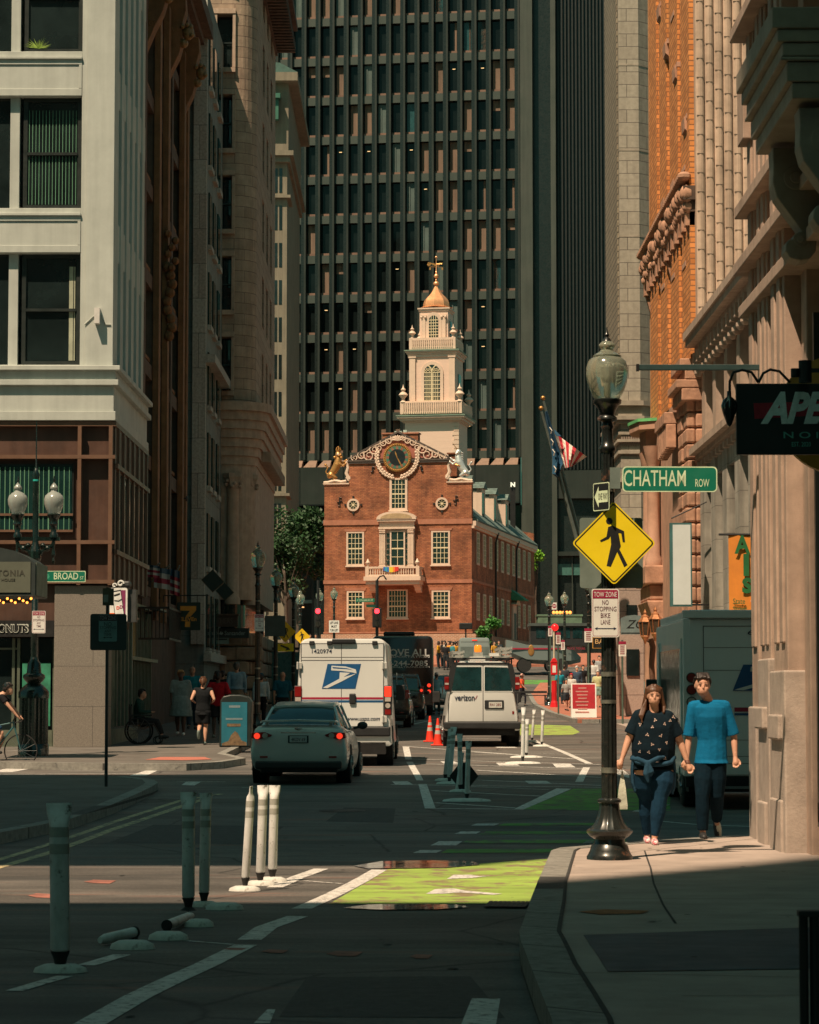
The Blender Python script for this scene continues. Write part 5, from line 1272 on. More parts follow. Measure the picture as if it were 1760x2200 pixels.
# ================================================================ vehicles
TYRE = M('tyre_rubber', (.018, .018, .018), .85, var=.3, scale=8, bump=.3); RIM = M('wheel_rim', (.30, .31, .31), .35, metal=.8)
BLK = M('black_plastic', (.016, .017, .018), .55, var=.2); CHR = M('chrome_trim', (.6,.6,.6), .15, metal=1)
RED = M('tail_lamp_red', (.20, .008, .008), .2, coat=.5); REDL = M('tail_lamp_lit', (.6, .02, .01), .2, emis=(1, .05, .02, .8)); CLR = M('clear_lamp', (.45,.40,.35), .15)
VGL = M('vehicle_glass', (.010, .035, .038), .05, spec=.9, var=.6, scale=2); UNDER = M('underbody', (.01, .01, .01), .9)
def paint(name, c, rough=.36, coat=.45, **k): return M(name, c, rough, coat=coat, var=.05, scale=.6, **k)
def wheel(parent, x, y, z, r, w_, side=1):
 mb = MB(); n = 22
 mb.rings([[(x-w_/2*s_+0, y+rr*math.cos(2*math.pi*k/n), z+rr*math.sin(2*math.pi*k/n)) for k in range(n)] for s_, rr in ((1, r*.62),(1, r*.93),(.8, r),(-.8, r),(-1, r*.93),(-1, r*.62))])
 o = mb.build('wheel', TYRE, parent, smooth=50)
 mb = MB(); xo = x+side*w_/2; 
 mb.tube([(xo-.02*side, y, z), (xo+.012*side, y, z)], r*.6, 18)
 for k in range(7): a = 2*math.pi*k/7; mb.tube([(xo+.02*side, y, z), (xo+.015*side, y+r*.55*math.cos(a), z+r*.55*math.sin(a))], r*.07, 5)
 mb.build('rim', RIM, o); return o
def loft(mb, secs):      # each section: y and half profile [(x,z)..] from bottom centre to top centre
 rs = []
 for y, h in secs:
  rs.append([(x, y, z) for x, z in h]+[(-x, y, z) for x, z in h[::-1] if x > 1e-6])
 return mb.rings(rs)
def half(zb, wb, wm, zm, wt, zbelt, zt): return [(0, zb), (wb*.6, zb), (wb*.95, zb), (wb, zb+.07), (wm, zm-.14), (wm, zm), (wm-.02, zm+.1), (wt, zbelt), (wt*.95, zt-.015), (wt*.6, zt), (0, zt+.01)]
def car(name, label, loc, rz, col, W=1.76, L=4.54, H=1.465, suv=False, lit=True, spoiler=False, plate=None, group=None, rough=.28):
 t = thing(name, label, 'car', loc, rz, group); k = W/1.76
 if not suv:
  st = [(0, half(.42,.70,.77,.60,.72,.80,.86)), (.03, half(.36,.78,.84,.60,.78,.86,.97)), (.09, half(.30,.82,.87,.60,.82,.90,1.05)), (.22, half(.24,.84,.885,.62,.83,.93,1.075)), (.6, half(.2,.85,.89,.62,.84,.93,1.06)), (1.5, half(.18,.85,.885,.6,.83,.92,.98)), (3.2, half(.18,.85,.885,.6,.82,.90,.96)), (3.9, half(.2,.84,.87,.56,.78,.80,.88)), (4.4, half(.24,.78,.80,.5,.70,.68,.74)), (L, half(.32,.62,.64,.45,.55,.58,.62))]
  cab = [(.52, .70, .99, .60, 1.06), (.85, .73, .98, .585, 1.24), (1.22, .75, .97, .56, 1.385), (1.65, .76, .96, .555, 1.445), (2.4, .76, .96, .56, H-.005), (2.9, .75, .96, .57, 1.38), (3.6, .70, .95, .60, .98)]
 else:
  st = [(0, half(.5,.72,.80,.70,.76,.95,1.02)), (.05, half(.4,.82,.88,.70,.83,1.0,1.08)), (.2, half(.3,.86,.90,.7,.86,1.02,1.1)), (1.5, half(.25,.86,.90,.7,.86,1.02,1.08)), (3.2, half(.25,.86,.90,.7,.84,1.0,1.05)), (4.2, half(.3,.82,.86,.65,.76,.9,.97)), (L, half(.4,.66,.7,.6,.6,.75,.8))]
  cab = [(.06, .80, 1.05, .66, 1.2), (.22, .80, 1.05, .64, H-.10), (.5, .80, 1.04, .62, H-.01), (1.6, .80, 1.04, .62, H), (2.5, .79, 1.03, .62, H-.05), (3.3, .76, 1.0, .66, 1.1)]
 c2 = paint('paint_'+name+('_suv' if suv else '')+str(int(col[0]*1000)), col, rough)
 mb = MB(); loft(mb, [(y, [(x*k, z) for x, z in h]) for y, h in st]); body = mb.build('body', c2, t, smooth='all', sub=1)
 mb = MB(); loft(mb, [(y, [(0, zb), (wb*k, zb), (wb*k, zb+.03), ((wb*.35+wt*.65)*k, zb*.35+zt*.65), (wt*k, zt-.02), (wt*k*.6, zt+.005), (0, zt+.012)]) for y, wb, zb, wt, zt in cab]); gl_ = mb.build('windows', VGL, t, smooth=30)
 i0 = 2 if not suv else 1; rf = cab[i0:-1]
 mb = MB(); mb.rings([[(x*k, y+dy, zz) for x, zz in ((-wt-.015, zt-.05), (-wt*.97, zt+.012), (0, zt+.03), (wt*.97, zt+.012), (wt+.015, zt-.05), (wt*.9, zt-.07), (0, zt-.03), (-wt*.9, zt-.07))] for (y, wb, zb, wt, zt), dy in zip(rf, [-.03]+[0]*9)]); mb.build('roof', c2, t, smooth=30)
 mb = MB()
 for s in (-1, 1):
  mb.tube([(s*(wb+.005)*k, y, zb) if j == 0 else (s*((wb*.35+wt*.65)+.008)*k if j == 1 else s*(wt+.012)*k, y, zb*.35+zt*.65 if j == 1 else zt-.03) for j, (y, wb, zb, wt, zt) in enumerate(cab[:3])], .038, 6)
  y, wb, zb, wt, zt = cab[-1]; y2, wb2, zb2, wt2, zt2 = cab[-2]
  mb.tube([(s*wb*k, y-.1, zb), (s*(wt2+.01)*k, y2, zt2-.02)], .03, 6)
  for yy in (1.75, 2.75): mb.tube([(s*.765*k, yy, .96), (s*.575*k, yy-.05, H-.06)], .022, 6)
 mb.build('pillars', c2, t)
 for s in (-1, 1):
  for yy in (.98, 3.6): 
   mb = MB(); mb.tube([(s*(.885*k-.25), yy, .33), (s*(.885*k+.004), yy, .33)], .37, 20); mb.build('wheel_arch', UNDER, t); wheel(t, s*(.885*k-.10), yy, .315, .315 if not suv else .35, .215, s)
 mb = MB(); mb.box(-.70*k, .70*k, .10, L-.2, .2, .34); mb.box(-.78*k, .78*k, -.008, .3, .27, .41); mb.build('lower_valance', BLK, t, bevel=.03)
 for s in (-1, 1):
  y0 = .055 if not suv else .02; za, zb_ = (.80, .93) if not suv else (.95, 1.25)
  pts = [(s*.84*k, zb_-.01), (s*.85*k, za+.02), (s*.70*k, za), (s*.50*k, za+.05), (s*.47*k, zb_-.05), (s*.6*k, zb_)] if not suv else [(s*.86*k, zb_), (s*.87*k, za), (s*.72*k, za), (s*.74*k, zb_)]
  mb = MB(); mb.prism(pts, y0-.06, y0+.25); lamp = mb.build('tail_lamp', RED, t, bevel=.01)
  mb = MB(); cx_ = s*(.745 if not suv else .79)*k; mb.tube([(cx_, y0-.075, (za+zb_)/2-.005), (cx_, y0-.055, (za+zb_)/2-.005)], .055, 14); mb.build('brake_bulb', REDL if lit else RED, lamp)
  if not suv: mb = MB(); mb.tube([(s*.60*k, y0-.07, .865), (s*.60*k, y0-.05, .865)], .05, 14); mb.build('reverse_lamp', CLR, lamp)
  mb = MB(); mb.ball((s*(.97)*k, 3.0, 1.02), .1, 10, 7, (1, .6, .75)); mb.tube([(s*.8*k, 3.05, .97), (s*.95*k, 3.0, 1.0)], .03, 6); mb.build('wing_mirror', BLK, t, smooth=True)
  mb = MB(); mb.box(s*.62*k-.07, s*.62*k+.07, -.01, .02, .47, .50); mb.build('reflector', RED, t)
 if suv: mb = MB(); mb.box(-.12, .12, cab[1][0]-.05, cab[1][0], H-.13, H-.10); mb.build('high_brake_lamp', REDL, t)
 if spoiler:
  mb = MB(); loft_pts = [(-.70, .10, 1.115), (-.66, .05, 1.13), (0, .02, 1.15), (.66, .05, 1.13), (.70, .10, 1.115)]
  mb.rings([[(x*k, y, z), (x*k, y+.17, z+.012), (x*k, y+.17, z-.012), (x*k, y, z-.028)] for x, y, z in loft_pts]); mb.box(-.6, -.55, .1, .2, 1.05, 1.12); mb.box(.55, .6, .1, .2, 1.05, 1.12); mb.build('spoiler', c2, t)
  mb = MB(); mb.box(-.32, .32, .015, .06, .905, .93); mb.build('chrome_garnish', CHR, t, bevel=.006)
  mb = MB(); mb.tube([(-.07, .035, .995), (0, .03, 1.02), (.07, .035, .995), (0, .03, .965), (-.07, .035, .995)], .008, 5); mb.tube([(-.04, .03, .99), (.04, .03, .99)], .008, 5); mb.build('emblem', CHR, t)
 if plate:
  mb = MB(); mb.box(-.185, .185, -.004, .03, .735, .87); pb = mb.build('number_plate_frame', BLK, t)
  mb = MB(); mb.box(-.155, .155, -.012, -.005, .748, .858); pl = mb.build('number_plate', M('plate_grey', (.45,.47,.45), .5, var=.1), pb)
  textmesh(plate, M('plate_ink', (.05,.03,.05), .6), pl, (0, -.016, .798), width=.25, height=.062)
 return t
car('silver_sedan', 'grey silver sedan with lit tail lamps and rear spoiler waiting behind the white postal van', P(641, 1600, 47).xy.to_tuple()+(gl(47.5)+.01,), math.radians(-2.5), (.50, .50, .47), spoiler=True, plate='4KDV 69', rough=.3)
car('dark_suv', 'dark suv queued right behind the postal van, nearest of the two dark cars', (-.92, 88, gl(89)+.02), math.radians(-2), (.03, .03, .032), W=1.86, L=4.6, H=1.75, suv=True, lit=False, group='dark cars in the queue')
car('dark_suv', 'dark suv with a glowing brake lamp just behind the black coach', (-.38, 99.5, gl(100)+.02), math.radians(-1), (.05, .042, .038), W=1.86, L=4.6, H=1.72, suv=True, group='dark cars in the queue')
t = car('white_car', 'white oncoming car with bright headlamps beyond the telecom van', (1.75, 123, gl(121)+.02), math.pi, (.7, .7, .68), suv=True, H=1.6, lit=False)
mb = MB(); L_ = 4.54
for s in (-1, 1): mb.ball((s*.62, L_-.25, .78), .11, 10, 7, (1, .8, .8))
mb.build('headlamp', M('headlamp_lit', (1,1,1), .2, emis=(.8,.85,1,14)), t)
# ---- vans
def rrect(wb, wt, z0, z1, r, n=4):
 pts = []
 for cx_, cz, a0 in ((wt-r, z1-r, 0), (-(wt-r), z1-r, 90)):
  for k in range(n+1): a = math.radians(a0+90*k/n); pts.append((cx_+r*math.cos(a), cz+r*math.sin(a)))
 rb = .06
 for cx_, cz, a0 in ((-(wb-rb), z0+rb, 180), ((wb-rb), z0+rb, 270)):
  for k in range(n+1): a = math.radians(a0+90*k/n); pts.append((cx_+rb*math.cos(a), cz+rb*math.sin(a)))
 return pts
def vanbody(parent, W, H, z0, L, mat, wt=.9, r=.14, nose=1.2, noseh=1.35, rear=.05):
 w_ = W/2; mb = MB()
 S_ = [(0, w_-.06, w_*wt-.08, z0+.05, H-.12), (rear*.5, w_-.015, w_*wt-.02, z0, H-.03), (rear+.05, w_, w_*wt, z0, H), (L-nose-.8, w_, w_*wt, z0, H), (L-nose, w_, w_*wt*.93, z0, H-.25), (L-nose+.35, w_, w_*.85, z0, noseh+.1), (L-.15, w_-.05, w_*.8, z0, noseh-.35), (L, w_-.2, w_*.7, z0+.1, noseh-.55)]
 mb.rings([[(x, y, z) for x, z in rrect(a, b, c, d, r)] for y, a, b, c, d in S_]); return mb.build('body', mat, parent, smooth=35)
WP = paint('van_white', (.66, .67, .64), .35, coat=.4)
BLUE = M('decal_blue', (.010, .085, .22), .4, var=.1); REDS = M('decal_red', (.35, .02, .05), .4, var=.1)
SEAM = M('panel_seam', (.08,.08,.08), .6)
def eagle(parent, cx, cz, w_, y, h):
 """slanted blue panel with a white bird-head sweep"""
 sl_ = .16*w_
 def q(u, v): return (cx-w_/2+u*w_*.86+v*sl_*.9, cz-h/2+v*h)
 mb = MB(); mb.prism([q(0,0), q(1,0), q(1,1), q(0,1)], y-.004, y); o = mb.build('emblem', BLUE, parent)
 mb = MB()
 mb.prism([q(.13,.93), q(.55,.90), q(.88,.78), q(.93,.62), q(.78,.66), q(.45,.72), q(.15,.74)], y-.0075, y-.004)
 mb.prism([q(.02,.04), q(.16,.02), q(.55,.30), q(.93,.62), q(.80,.56), q(.50,.44)], y-.0085, y-.004)
 mb.prism([q(.42,.66), q(.74,.64), q(.66,.56), q(.46,.36)], y-.008, y-.004)
 mb.build('bird_sweep', WP, o)
 mb = MB(); mb.prism([q(.16,.88), q(.60,.83), q(.80,.75), q(.60,.79), q(.2,.82)], y-.0095, y-.0076); mb.build('wing_gap', BLUE, o)
 return o
vx = P(737, 1500, 55).x; vz = gl(55.5)
pv = thing('postal_van', 'tall white postal van with blue eagle emblem and red and blue stripes, seen from behind', 'van', (vx, 55, vz), math.radians(-1))
def vZ(py): return fz(py, 55)-vz
def vX(px): return fx(px, 55)-vx
vanbody(pv, 2.06, vZ(1372), .42, 5.9, WP, wt=.885, r=.16)
mb = MB()
for a, c, d, e in ((647,825,1382,1383.4),(647,825,1411.5,1412.8),(647,825,1418,1419.6),): mb.box(vX(a), vX(c), -.006, .03, vZ(e), vZ(d))
for px in (647.3, 824.5, 734): mb.box(vX(px)-.007, vX(px)+.007, -.007, .03, vZ(1560), vZ(1383))
mb.build('door_seams', SEAM, pv)
mb = MB(); mb.box(vX(648.5), vX(823.5), -.004, .02, vZ(1560), vZ(1384)); mb.build('rear_doors', WP, pv)
mb = MB(); mb.box(vX(648.5), vX(823.5), -.0075, -.0042, vZ(1502.5), vZ(1498)); mb.build('red_stripe', REDS, pv)
mb = MB(); mb.box(vX(648.5), vX(823.5), -.0075, -.0042, vZ(1509), vZ(1504.5)); mb.build('blue_stripe', BLUE, pv)
eagle(pv, vX(734), vZ(1453), .82, -.005, .52)
INK = M('ink_navy', (.012,.02,.05), .5)
textmesh('1420974', INK, pv, (vX(692), -.009, vZ(1399)), width=.42, height=.085)
textmesh('www.usps.com', INK, pv, (vX(781), -.009, vZ(1546.5)), width=.70, height=.085, shear=.3)
mb = MB(); mb.box(vX(751), vX(765), -.05, -.005, vZ(1513), vZ(1490)); mb.build('door_handle', BLK, pv, bevel=.03)
mb = MB()
for px in (643.5, 826):
 for py in (1430, 1545): mb.box(vX(px)-.05, vX(px)+.06, -.05, .03, vZ(py+7), vZ(py-7)); mb.tube([(vX(px)-.03, -.06, vZ(py+8)), (vX(px)-.03, -.06, vZ(py-8))], .025, 8)
mb.build('door_hinges', M('hinge_grey',(.45,.45,.42),.5), pv, bevel=.01)
mb = MB(); mb.box(vX(714), vX(764), -.07, .05, vZ(1382), vZ(1373)); 
for px in (668, 706, 803): mb.box(vX(px)-.03, vX(px)+.08, -.05, .03, vZ(1386), vZ(1377))
mb.build('camera_bar', BLK, pv, bevel=.015)
for px, a, c, k in ((639.5, 1504, 1477, 0), (832, 1536, 1473, 1)):
 for s in (-1,) if not k else (1,): pass
for s in (-1, 1):
 x = s*.945; mb = MB(); mb.box(x-.085, x+.085, -.012, .12, vZ(1537), vZ(1473)); lp = mb.build('tail_lamp', BLK, pv, bevel=.02)
 mb = MB(); mb.box(x-.07, x+.075, -.03, -.013, vZ(1497), vZ(1475)); mb.build('brake_lens', REDL if s > 0 else RED, lp, bevel=.01)
 mb = MB(); mb.box(x-.06, x+.06, -.028, -.013, vZ(1507), vZ(1498)); mb.tube([(x, -.03, vZ(1516)), (x, -.013, vZ(1516))], .055, 12); mb.build('reverse_lens', CLR, lp)
 mb = MB(); mb.box(x-.06, x+.06, -.029, -.013, vZ(1535), vZ(1524)); mb.build('reflector', RED, lp)
 for yy in (1.0, 4.75): mb = MB(); mb.tube([(s*.7, yy, .40), (s*1.034, yy, .40)], .44, 20); mb.build('wheel_arch', UNDER, pv); wheel(pv, s*.9, yy, .36, .36, .25, s)
 mb = MB(); mb.cbox(s*1.12, 4.5, 1.55, .2, .12, .35); mb.tube([(s*.98, 4.5, 1.4), (s*1.1, 4.5, 1.5)], .03, 6); mb.build('wing_mirror', BLK, pv, bevel=.03)
mb = MB(); mb.box(-1.0, 1.0, -.06, .2, vZ(1582), vZ(1561)); mb.build('rear_bumper', BLK, pv, bevel=.03)
mb = MB(); mb.box(-.9, .9, .0, 5.4, .25, .5); mb.tube([(-.9, 1.0, .36), (.9, 1.0, .36)], .05, 8); mb.build('chassis', UNDER, pv)
mb = MB(); mb.box(-1.035, -1.02, 4.0, 4.9, 1.3, 2.0); mb.box(1.02, 1.035, 4.0, 4.9, 1.3, 2.0); mb.build('side_window', VGL, pv)
# telecom van
tx0 = P(1036, 1500, 68).x; tz0 = gl(68.5)
tv = thing('telecom_van', 'white telecom service van with two rear windows, roof ladders and orange beacon', 'van', (tx0, 68, tz0), math.radians(.5))
def uZ(py): return fz(py, 68)-tz0
def uX(px): return fx(px, 68)-tx0
vanbody(tv, 1.98, uZ(1421), .42, 5.6, WP, wt=.74, r=.2, nose=1.3, noseh=1.3)
mb = MB()
for s in (-1, 1): mb.prism([(s*.965, uZ(1486)), (s*.80, uZ(1428)), (s*.70, uZ(1424)), (s*.66, uZ(1428)), (s*.80, uZ(1486))], -.014, .16)
mb.build('rear_pillars', BLK, tv)
mb = MB(); mb.box(-.72, .72, -.014, .02, uZ(1428), uZ(1423)); mb.build('top_rail', BLK, tv)
for s, a, c in ((-1, 971, 1034), (1, 1041, 1100)):
 pts = [(uX(a), uZ(1484)), (uX(c), uZ(1484)), (uX(c), uZ(1433)), (uX(a+8), uZ(1433)), (uX(a+3), uZ(1440))] if s < 0 else [(uX(a), uZ(1484)), (uX(c), uZ(1484)), (uX(c-4), uZ(1442)), (uX(c-10), uZ(1434)), (uX(a), uZ(1433))]
 mb = MB(); mb.prism(pts, -.012, .01); mb.build('rear_window', VGL, tv)
 mb = MB(); mb.prism([(x+(.03 if x > 0 else -.03)*(1 if abs(x) > .1 else 0), z+(.04 if z > 1.5 else -.03)) for x, z in pts], -.006, .012); mb.build('window_surround', WP, tv)
mb = MB()
for px in (1037.5,): mb.box(uX(px)-.008, uX(px)+.008, -.008, .03, uZ(1550), uZ(1428))
mb.box(uX(962), uX(1112), -.008, .03, uZ(1551), uZ(1549.5)); mb.box(uX(962), uX(963.5), -.008, .03, uZ(1550), uZ(1490)); mb.box(uX(1111), uX(1112.5), -.008, .03, uZ(1550), uZ(1490)); mb.build('door_seams', SEAM, tv)
for s in (-1, 1):
 mb = MB(); mb.box(s*.92-.06, s*.92+.06, -.03, .1, uZ(1482), uZ(1454)); lp = mb.build('tail_lamp', RED, tv, bevel=.015)
 mb = MB(); mb.box(s*.92-.05, s*.92+.05, -.04, -.031, uZ(1471), uZ(1467)); mb.build('reverse_lens', CLR, lp)
 for yy in (1.1, 4.5): mb = MB(); mb.tube([(s*.7, yy, .38), (s*.994, yy, .38)], .43, 20); mb.build('wheel_arch', UNDER, tv); wheel(tv, s*.87, yy, .36, .36, .25, s)
 mb = MB(); mb.cbox(s*1.12, 4.0, 1.3, .2, .1, .3); mb.tube([(s*.9, 4.0, 1.2), (s*1.1, 4.0, 1.25)], .03, 6); mb.build('wing_mirror', BLK, tv, bevel=.03)
mb = MB(); mb.box(uX(1041), uX(1082), -.03, .02, uZ(1523), uZ(1504)); pb = mb.build('plate_recess', BLK, tv, bevel=.02)
mb = MB(); mb.box(uX(1050), uX(1078), -.036, -.031, uZ(1520.5), uZ(1508)); pl = mb.build('number_plate', M('plate_white',(.5,.5,.46),.5), pb); textmesh('R41 285', M('plate_red',(.2,.03,.03),.6), pl, (uX(1064), -.039, uZ(1514)), width=.28, height=.07)
textmesh('verizon', INK, tv, (uX(998), -.01, uZ(1499)), width=.52, height=.15, bold=.012)
mb = MB(); mb.tube([(uX(1019), -.01, uZ(1499)), (uX(1021), -.01, uZ(1502)), (uX(1025), -.01, uZ(1494))], .006, 4); mb.build('check_mark', REDS, tv)
mb = MB(); mb.box(-1.0, 1.0, -.12, .1, uZ(1566), uZ(1551)); mb.build('rear_bumper', BLK, tv, bevel=.03)
mb = MB(); mb.box(-.85, .85, .0, 5.2, .3, .5); mb.build('chassis', UNDER, tv)
mb = MB(); mb.box(uX(1100), uX(1104), -.01, .0, uZ(1534), uZ(1528)); mb.build('reflector', RED, tv)
zt_ = uZ(1421); LAD = M('ladder_aluminium', (.55,.56,.52), .35, metal=.5)
mb = MB()
for yy in (.3, 1.6, 2.9): mb.box(-.85, .85, yy, yy+.05, zt_+.06, zt_+.1); mb.box(-.8, -.76, yy, yy+.05, zt_-.1, zt_+.06); mb.box(.76, .8, yy, yy+.05, zt_-.1, zt_+.06)
mb.build('roof_rack', BLK, tv)
for xx, c in ((-.62, 0), (.62, 1)):
 mb = MB()
 for j in range(2+c): 
  for s in (-.14, .14): mb.box(xx+s-.02, xx+s+.02, .0-.1*j, 3.3, zt_+.12+j*.10, zt_+.18+j*.10)
  for k in range(10): mb.box(xx-.12, xx+.12, .1+k*.32, .13+k*.32, zt_+.135+j*.1, zt_+.165+j*.1)
 mb.build('ladder', LAD, tv)
mb = MB(); bx = uX(1029); mb.box(bx-.12, bx+.12, .6, .85, zt_+.0, zt_+.25); bc = mb.build('beacon_mount', LAD, tv)
mb = MB(); mb.lathe([(.09, zt_+.25), (.1, zt_+.3), (.09, zt_+.42), (.07, zt_+.44)], (bx, .72, 0), 14); mb.build('beacon', M('beacon_orange',(.9,.22,.01),.25, emis=(1,.25,.03,.5)), bc, smooth=True)
mb = MB(); mb.box(-.3, .1, .4, 1.6, zt_+.02, zt_+.13); mb.box(.2, .45, .2, .8, zt_+.14, zt_+.22); mb.build('roof_boxes', WP, tv)
# black coach
bx_ = -.28; by_ = 107; bz = gl(107)
co = thing('black_coach', 'black tour coach with white company lettering across its rear', 'bus', (bx_, by_, bz))
BP = paint('coach_black', (.012, .013, .015), .2)
mb = MB(); mb.rings([[(x, y, z) for x, z in rrect(1.27-d, 1.25-d, .35+d, 3.28-d, .22)] for y, d in ((0, .08), (.04, .02), (.12, 0), (11, 0), (11.4, .15))]); mb.build('body', BP, co, smooth=35)
WT = M('lettering_white', (.62,.62,.60), .5)
textmesh('ABOVE ALL', WT, co, (.0, -.012, fz(1402,by_)-bz), width=2.2, height=.30, bold=.02)
textmesh('TRANSPORTATION', WT, co, (.0, -.012, fz(1411,by_)-bz), width=2.2, height=.085)
textmesh('800-244-7085', WT, co, (.0, -.012, fz(1425,by_)-bz), width=2.05, height=.22, bold=.012)
textmesh('ABOVEALLTRANS.COM', WT, co, (.1, -.012, fz(1433,by_)-bz), width=2.0, height=.06)
for s in (-1, 1):
 mb = MB()
 for z in (1.0, 1.25): mb.tube([(s*1.08, -.02, z), (s*1.08, .02, z)], .08, 12)
 mb.build('tail_lamp', REDL if s > 0 else RED, co)
 for yy in (2.6, 8.6): wheel(co, s*1.1, yy, .5, .5, .3, s)
mb = MB(); mb.box(-.9, .9, -.012, .0, .55, .85); mb.build('number_plate_panel', BLK, co)
mb = MB(); mb.box(-.8, .5, 1, 3, 3.28, 3.48); mb.build('air_conditioner', BLK, co, bevel=.08)
mb = MB(); mb.box(1.262, 1.275, .8, 10, 1.6, 2.8); mb.box(-1.275, -1.262, .8, 10, 1.6, 2.8); mb.build('side_window', VGL, co)
# grey panel van far
gx = P(1020, 1400, 150).x; gz = gl(150)
gv = thing('grey_panel_van', 'grey high roof panel van parked in front of the brick statehouse shrub', 'van', (gx, 150, gz))
GVP = paint('van_grey', (.22, .26, .25), .4)
vanbody(gv, 2.0, 2.72, .4, 5.8, GVP, wt=.86, r=.16)
mb = MB(); mb.box(-.008, .008, -.008, .02, .6, 2.5); mb.box(-.8, .8, -.008, .02, 2.47, 2.49); mb.build('door_seams', SEAM, gv)
mb = MB(); mb.box(-.82, -.08, -.012, .01, 1.55, 2.2); mb.box(.08, .82, -.012, .01, 1.75, 2.2); mb.build('window_panel', M('panel_grey_dark', (.13,.16,.15), .4), gv)
mb = MB(); mb.box(-.15, .15, -.02, .1, 2.55, 2.60); mb.build('high_brake_lamp', REDL, gv)
for s in (-1, 1):
 mb = MB(); mb.box(s*.93-.06, s*.93+.06, -.02, .1, .9, 1.4); mb.build('tail_lamp', RED, gv)
 for yy in (1.0, 4.6): wheel(gv, s*.87, yy, .35, .35, .25, s)
# amphibious tour boat on wheels, side on
dz = gl(160); dX = P(1185, 1400, 160).x
db = thing('amphibious_tour_boat', 'grey hulled amphibious tour boat on wheels with red stripe and black canopy crossing the street', 'tour boat', (dX, 160, dz))
def bX(px): return fx(px, 160)-dX
def bZ(py): return fz(py, 160)-dz
HUL = paint('hull_grey', (.15, .185, .18), .5)
mb = MB(); secs = []
for px, w_, zb_, zt2 in ((1086, .9, 1400, 1375), (1100, 1.15, 1412, 1378), (1130, 1.2, 1425, 1386), (1190, 1.2, 1428, 1388), (1225, 1.0, 1428, 1392), (1247, .3, 1423, 1412)):
 x = bX(px); secs.append([(x, -w_, bZ(zt2)), (x, w_, bZ(zt2)), (x, w_, bZ(zb_-8)), (x, w_*.7, bZ(zb_)), (x, -w_*.7, bZ(zb_)), (x, -w_, bZ(zb_-8))])
mb.rings(secs); mb.build('hull', HUL, db)
mb = MB(); mb.box(bX(1095), bX(1210), -1.24, -1.2, bZ(1396), bZ(1393)); mb.build('red_stripe', REDS, db)
mb = MB(); mb.box(bX(1138), bX(1262), -1.15, 1.15, bZ(1388), bZ(1346)); mb.build('canopy', BLK, db)
mb = MB(); mb.box(bX(1135), bX(1268), -1.3, 1.3, bZ(1346), bZ(1340)); mb.build('canopy_roof', M('canopy_edge_grey', (.06,.075,.07), .6), db)
for a in (1150, 1176, 1202, 1228): mb = MB(); mb.box(bX(a), bX(a+20), -1.17, -1.151, bZ(1372), bZ(1350)); mb.build('side_window', VGL, db)
mb = MB(); mb.ball((bX(1139), -1.22, bZ(1398)), .28, 10, 8, (.7, .1, 1.2)); mb.build('painted_badge', GOLD, db)
textmesh('BOSTON DUCK TOURS'.replace('BOSTON ', ''), REDS, db, (bX(1235), -1.18, bZ(1394)), width=1.1, height=.13)
for px in (1125, 1185, 1203):
 for s in (-1, 1): wheel_o = MB(); wheel_o.tube([(bX(px), s*.75, bZ(1430)), (bX(px), s*1.15, bZ(1430))], .42, 20); wheel_o.build('wheel', TYRE, db)
# trolley bus behind
tbx = P(1205, 1380, 190).x; tz1 = gl(190)
tb = thing('tour_trolley', 'pale green tour trolley with orange roof lamps behind the amphibious boat', 'bus', (tbx, 190, tz1))
def cX(px): return fx(px, 190)-tbx
def cZ(py): return fz(py, 190)-tz1
TGN = M('trolley_green', (.10,.18,.12), .6, var=.3)
mb = MB(); mb.box(cX(1150), cX(1255), -1.2, 1.2, .6, cZ(1350)); mb.build('body', M('trolley_dark',(.03,.045,.04),.5), tb, bevel=.05)
mb = MB(); mb.box(cX(1154), cX(1248), -1.2, 1.2, cZ(1349), cZ(1325)); mb.box(cX(1152), cX(1250), -1.25, 1.25, cZ(1325), cZ(1321)); mb.build('clerestory', TGN, tb)
for k in range(6): mb = MB(); mb.ball((cX(1188+k*7), -1.1, cZ(1317)), .12, 8, 6); mb.build('roof_lamp', M('amber_lamp',(1,.3,.05),.4, emis=(1,.3,.06,1.5)), tb, smooth=True)
for px in (1170, 1235): mb = MB(); mb.tube([(cX(px), -1.2, .45), (cX(px), -.9, .45)], .45, 16); mb.build('wheel', TYRE, tb)
mb = MB()
for k in range(6): mb.box(cX(1156+k*16), cX(1168+k*16), -1.23, -1.2, cZ(1385), cZ(1356))
mb.build('side_window', VGL, tb)
# postal box truck at the right
qz = gl(41); qx = P(1472, 1500, 40).x
pt = thing('postal_box_truck', 'white postal box truck in shade behind the walking couple with blue emblem on its rear', 'truck', (qx, 40, qz))
def tX(px): return fx(px, 40)-qx
def tZ(py): return fz(py, 40)-qz
TP = paint('truck_white', (.70, .74, .72), .45, coat=.2)
mb = MB(); mb.box(0, 2.35, 0, 4.6, tZ(1668), tZ(1330)); mb.box(.06, 2.29, .02, 4.5, tZ(1330)+.001, tZ(1310)); mb.build('body', TP, pt, bevel=.03)
mb = MB(); mb.box(-.03, 2.38, -.05, .1, tZ(1328), tZ(1311)); mb.box(-.025, .08, -.04, .1, tZ(1668), tZ(1330)); mb.build('rear_frame', TP, pt, bevel=.01)
mb = MB(); mb.box(tX(1510), tX(1511.5), -.006, .01, tZ(1668), tZ(1345)); mb.box(tX(1510), 2.3, -.006, .01, tZ(1346), tZ(1344.5)); 
for py in (1391, 1440, 1590, 1625, 1640): mb.box(tX(1512), 2.3, -.004, .01, tZ(py+.5), tZ(py-.5))
mb.build('door_seams', SEAM, pt)
eagle(pt, tX(1576)+.55, tZ(1456), 1.15, -.006, .40)
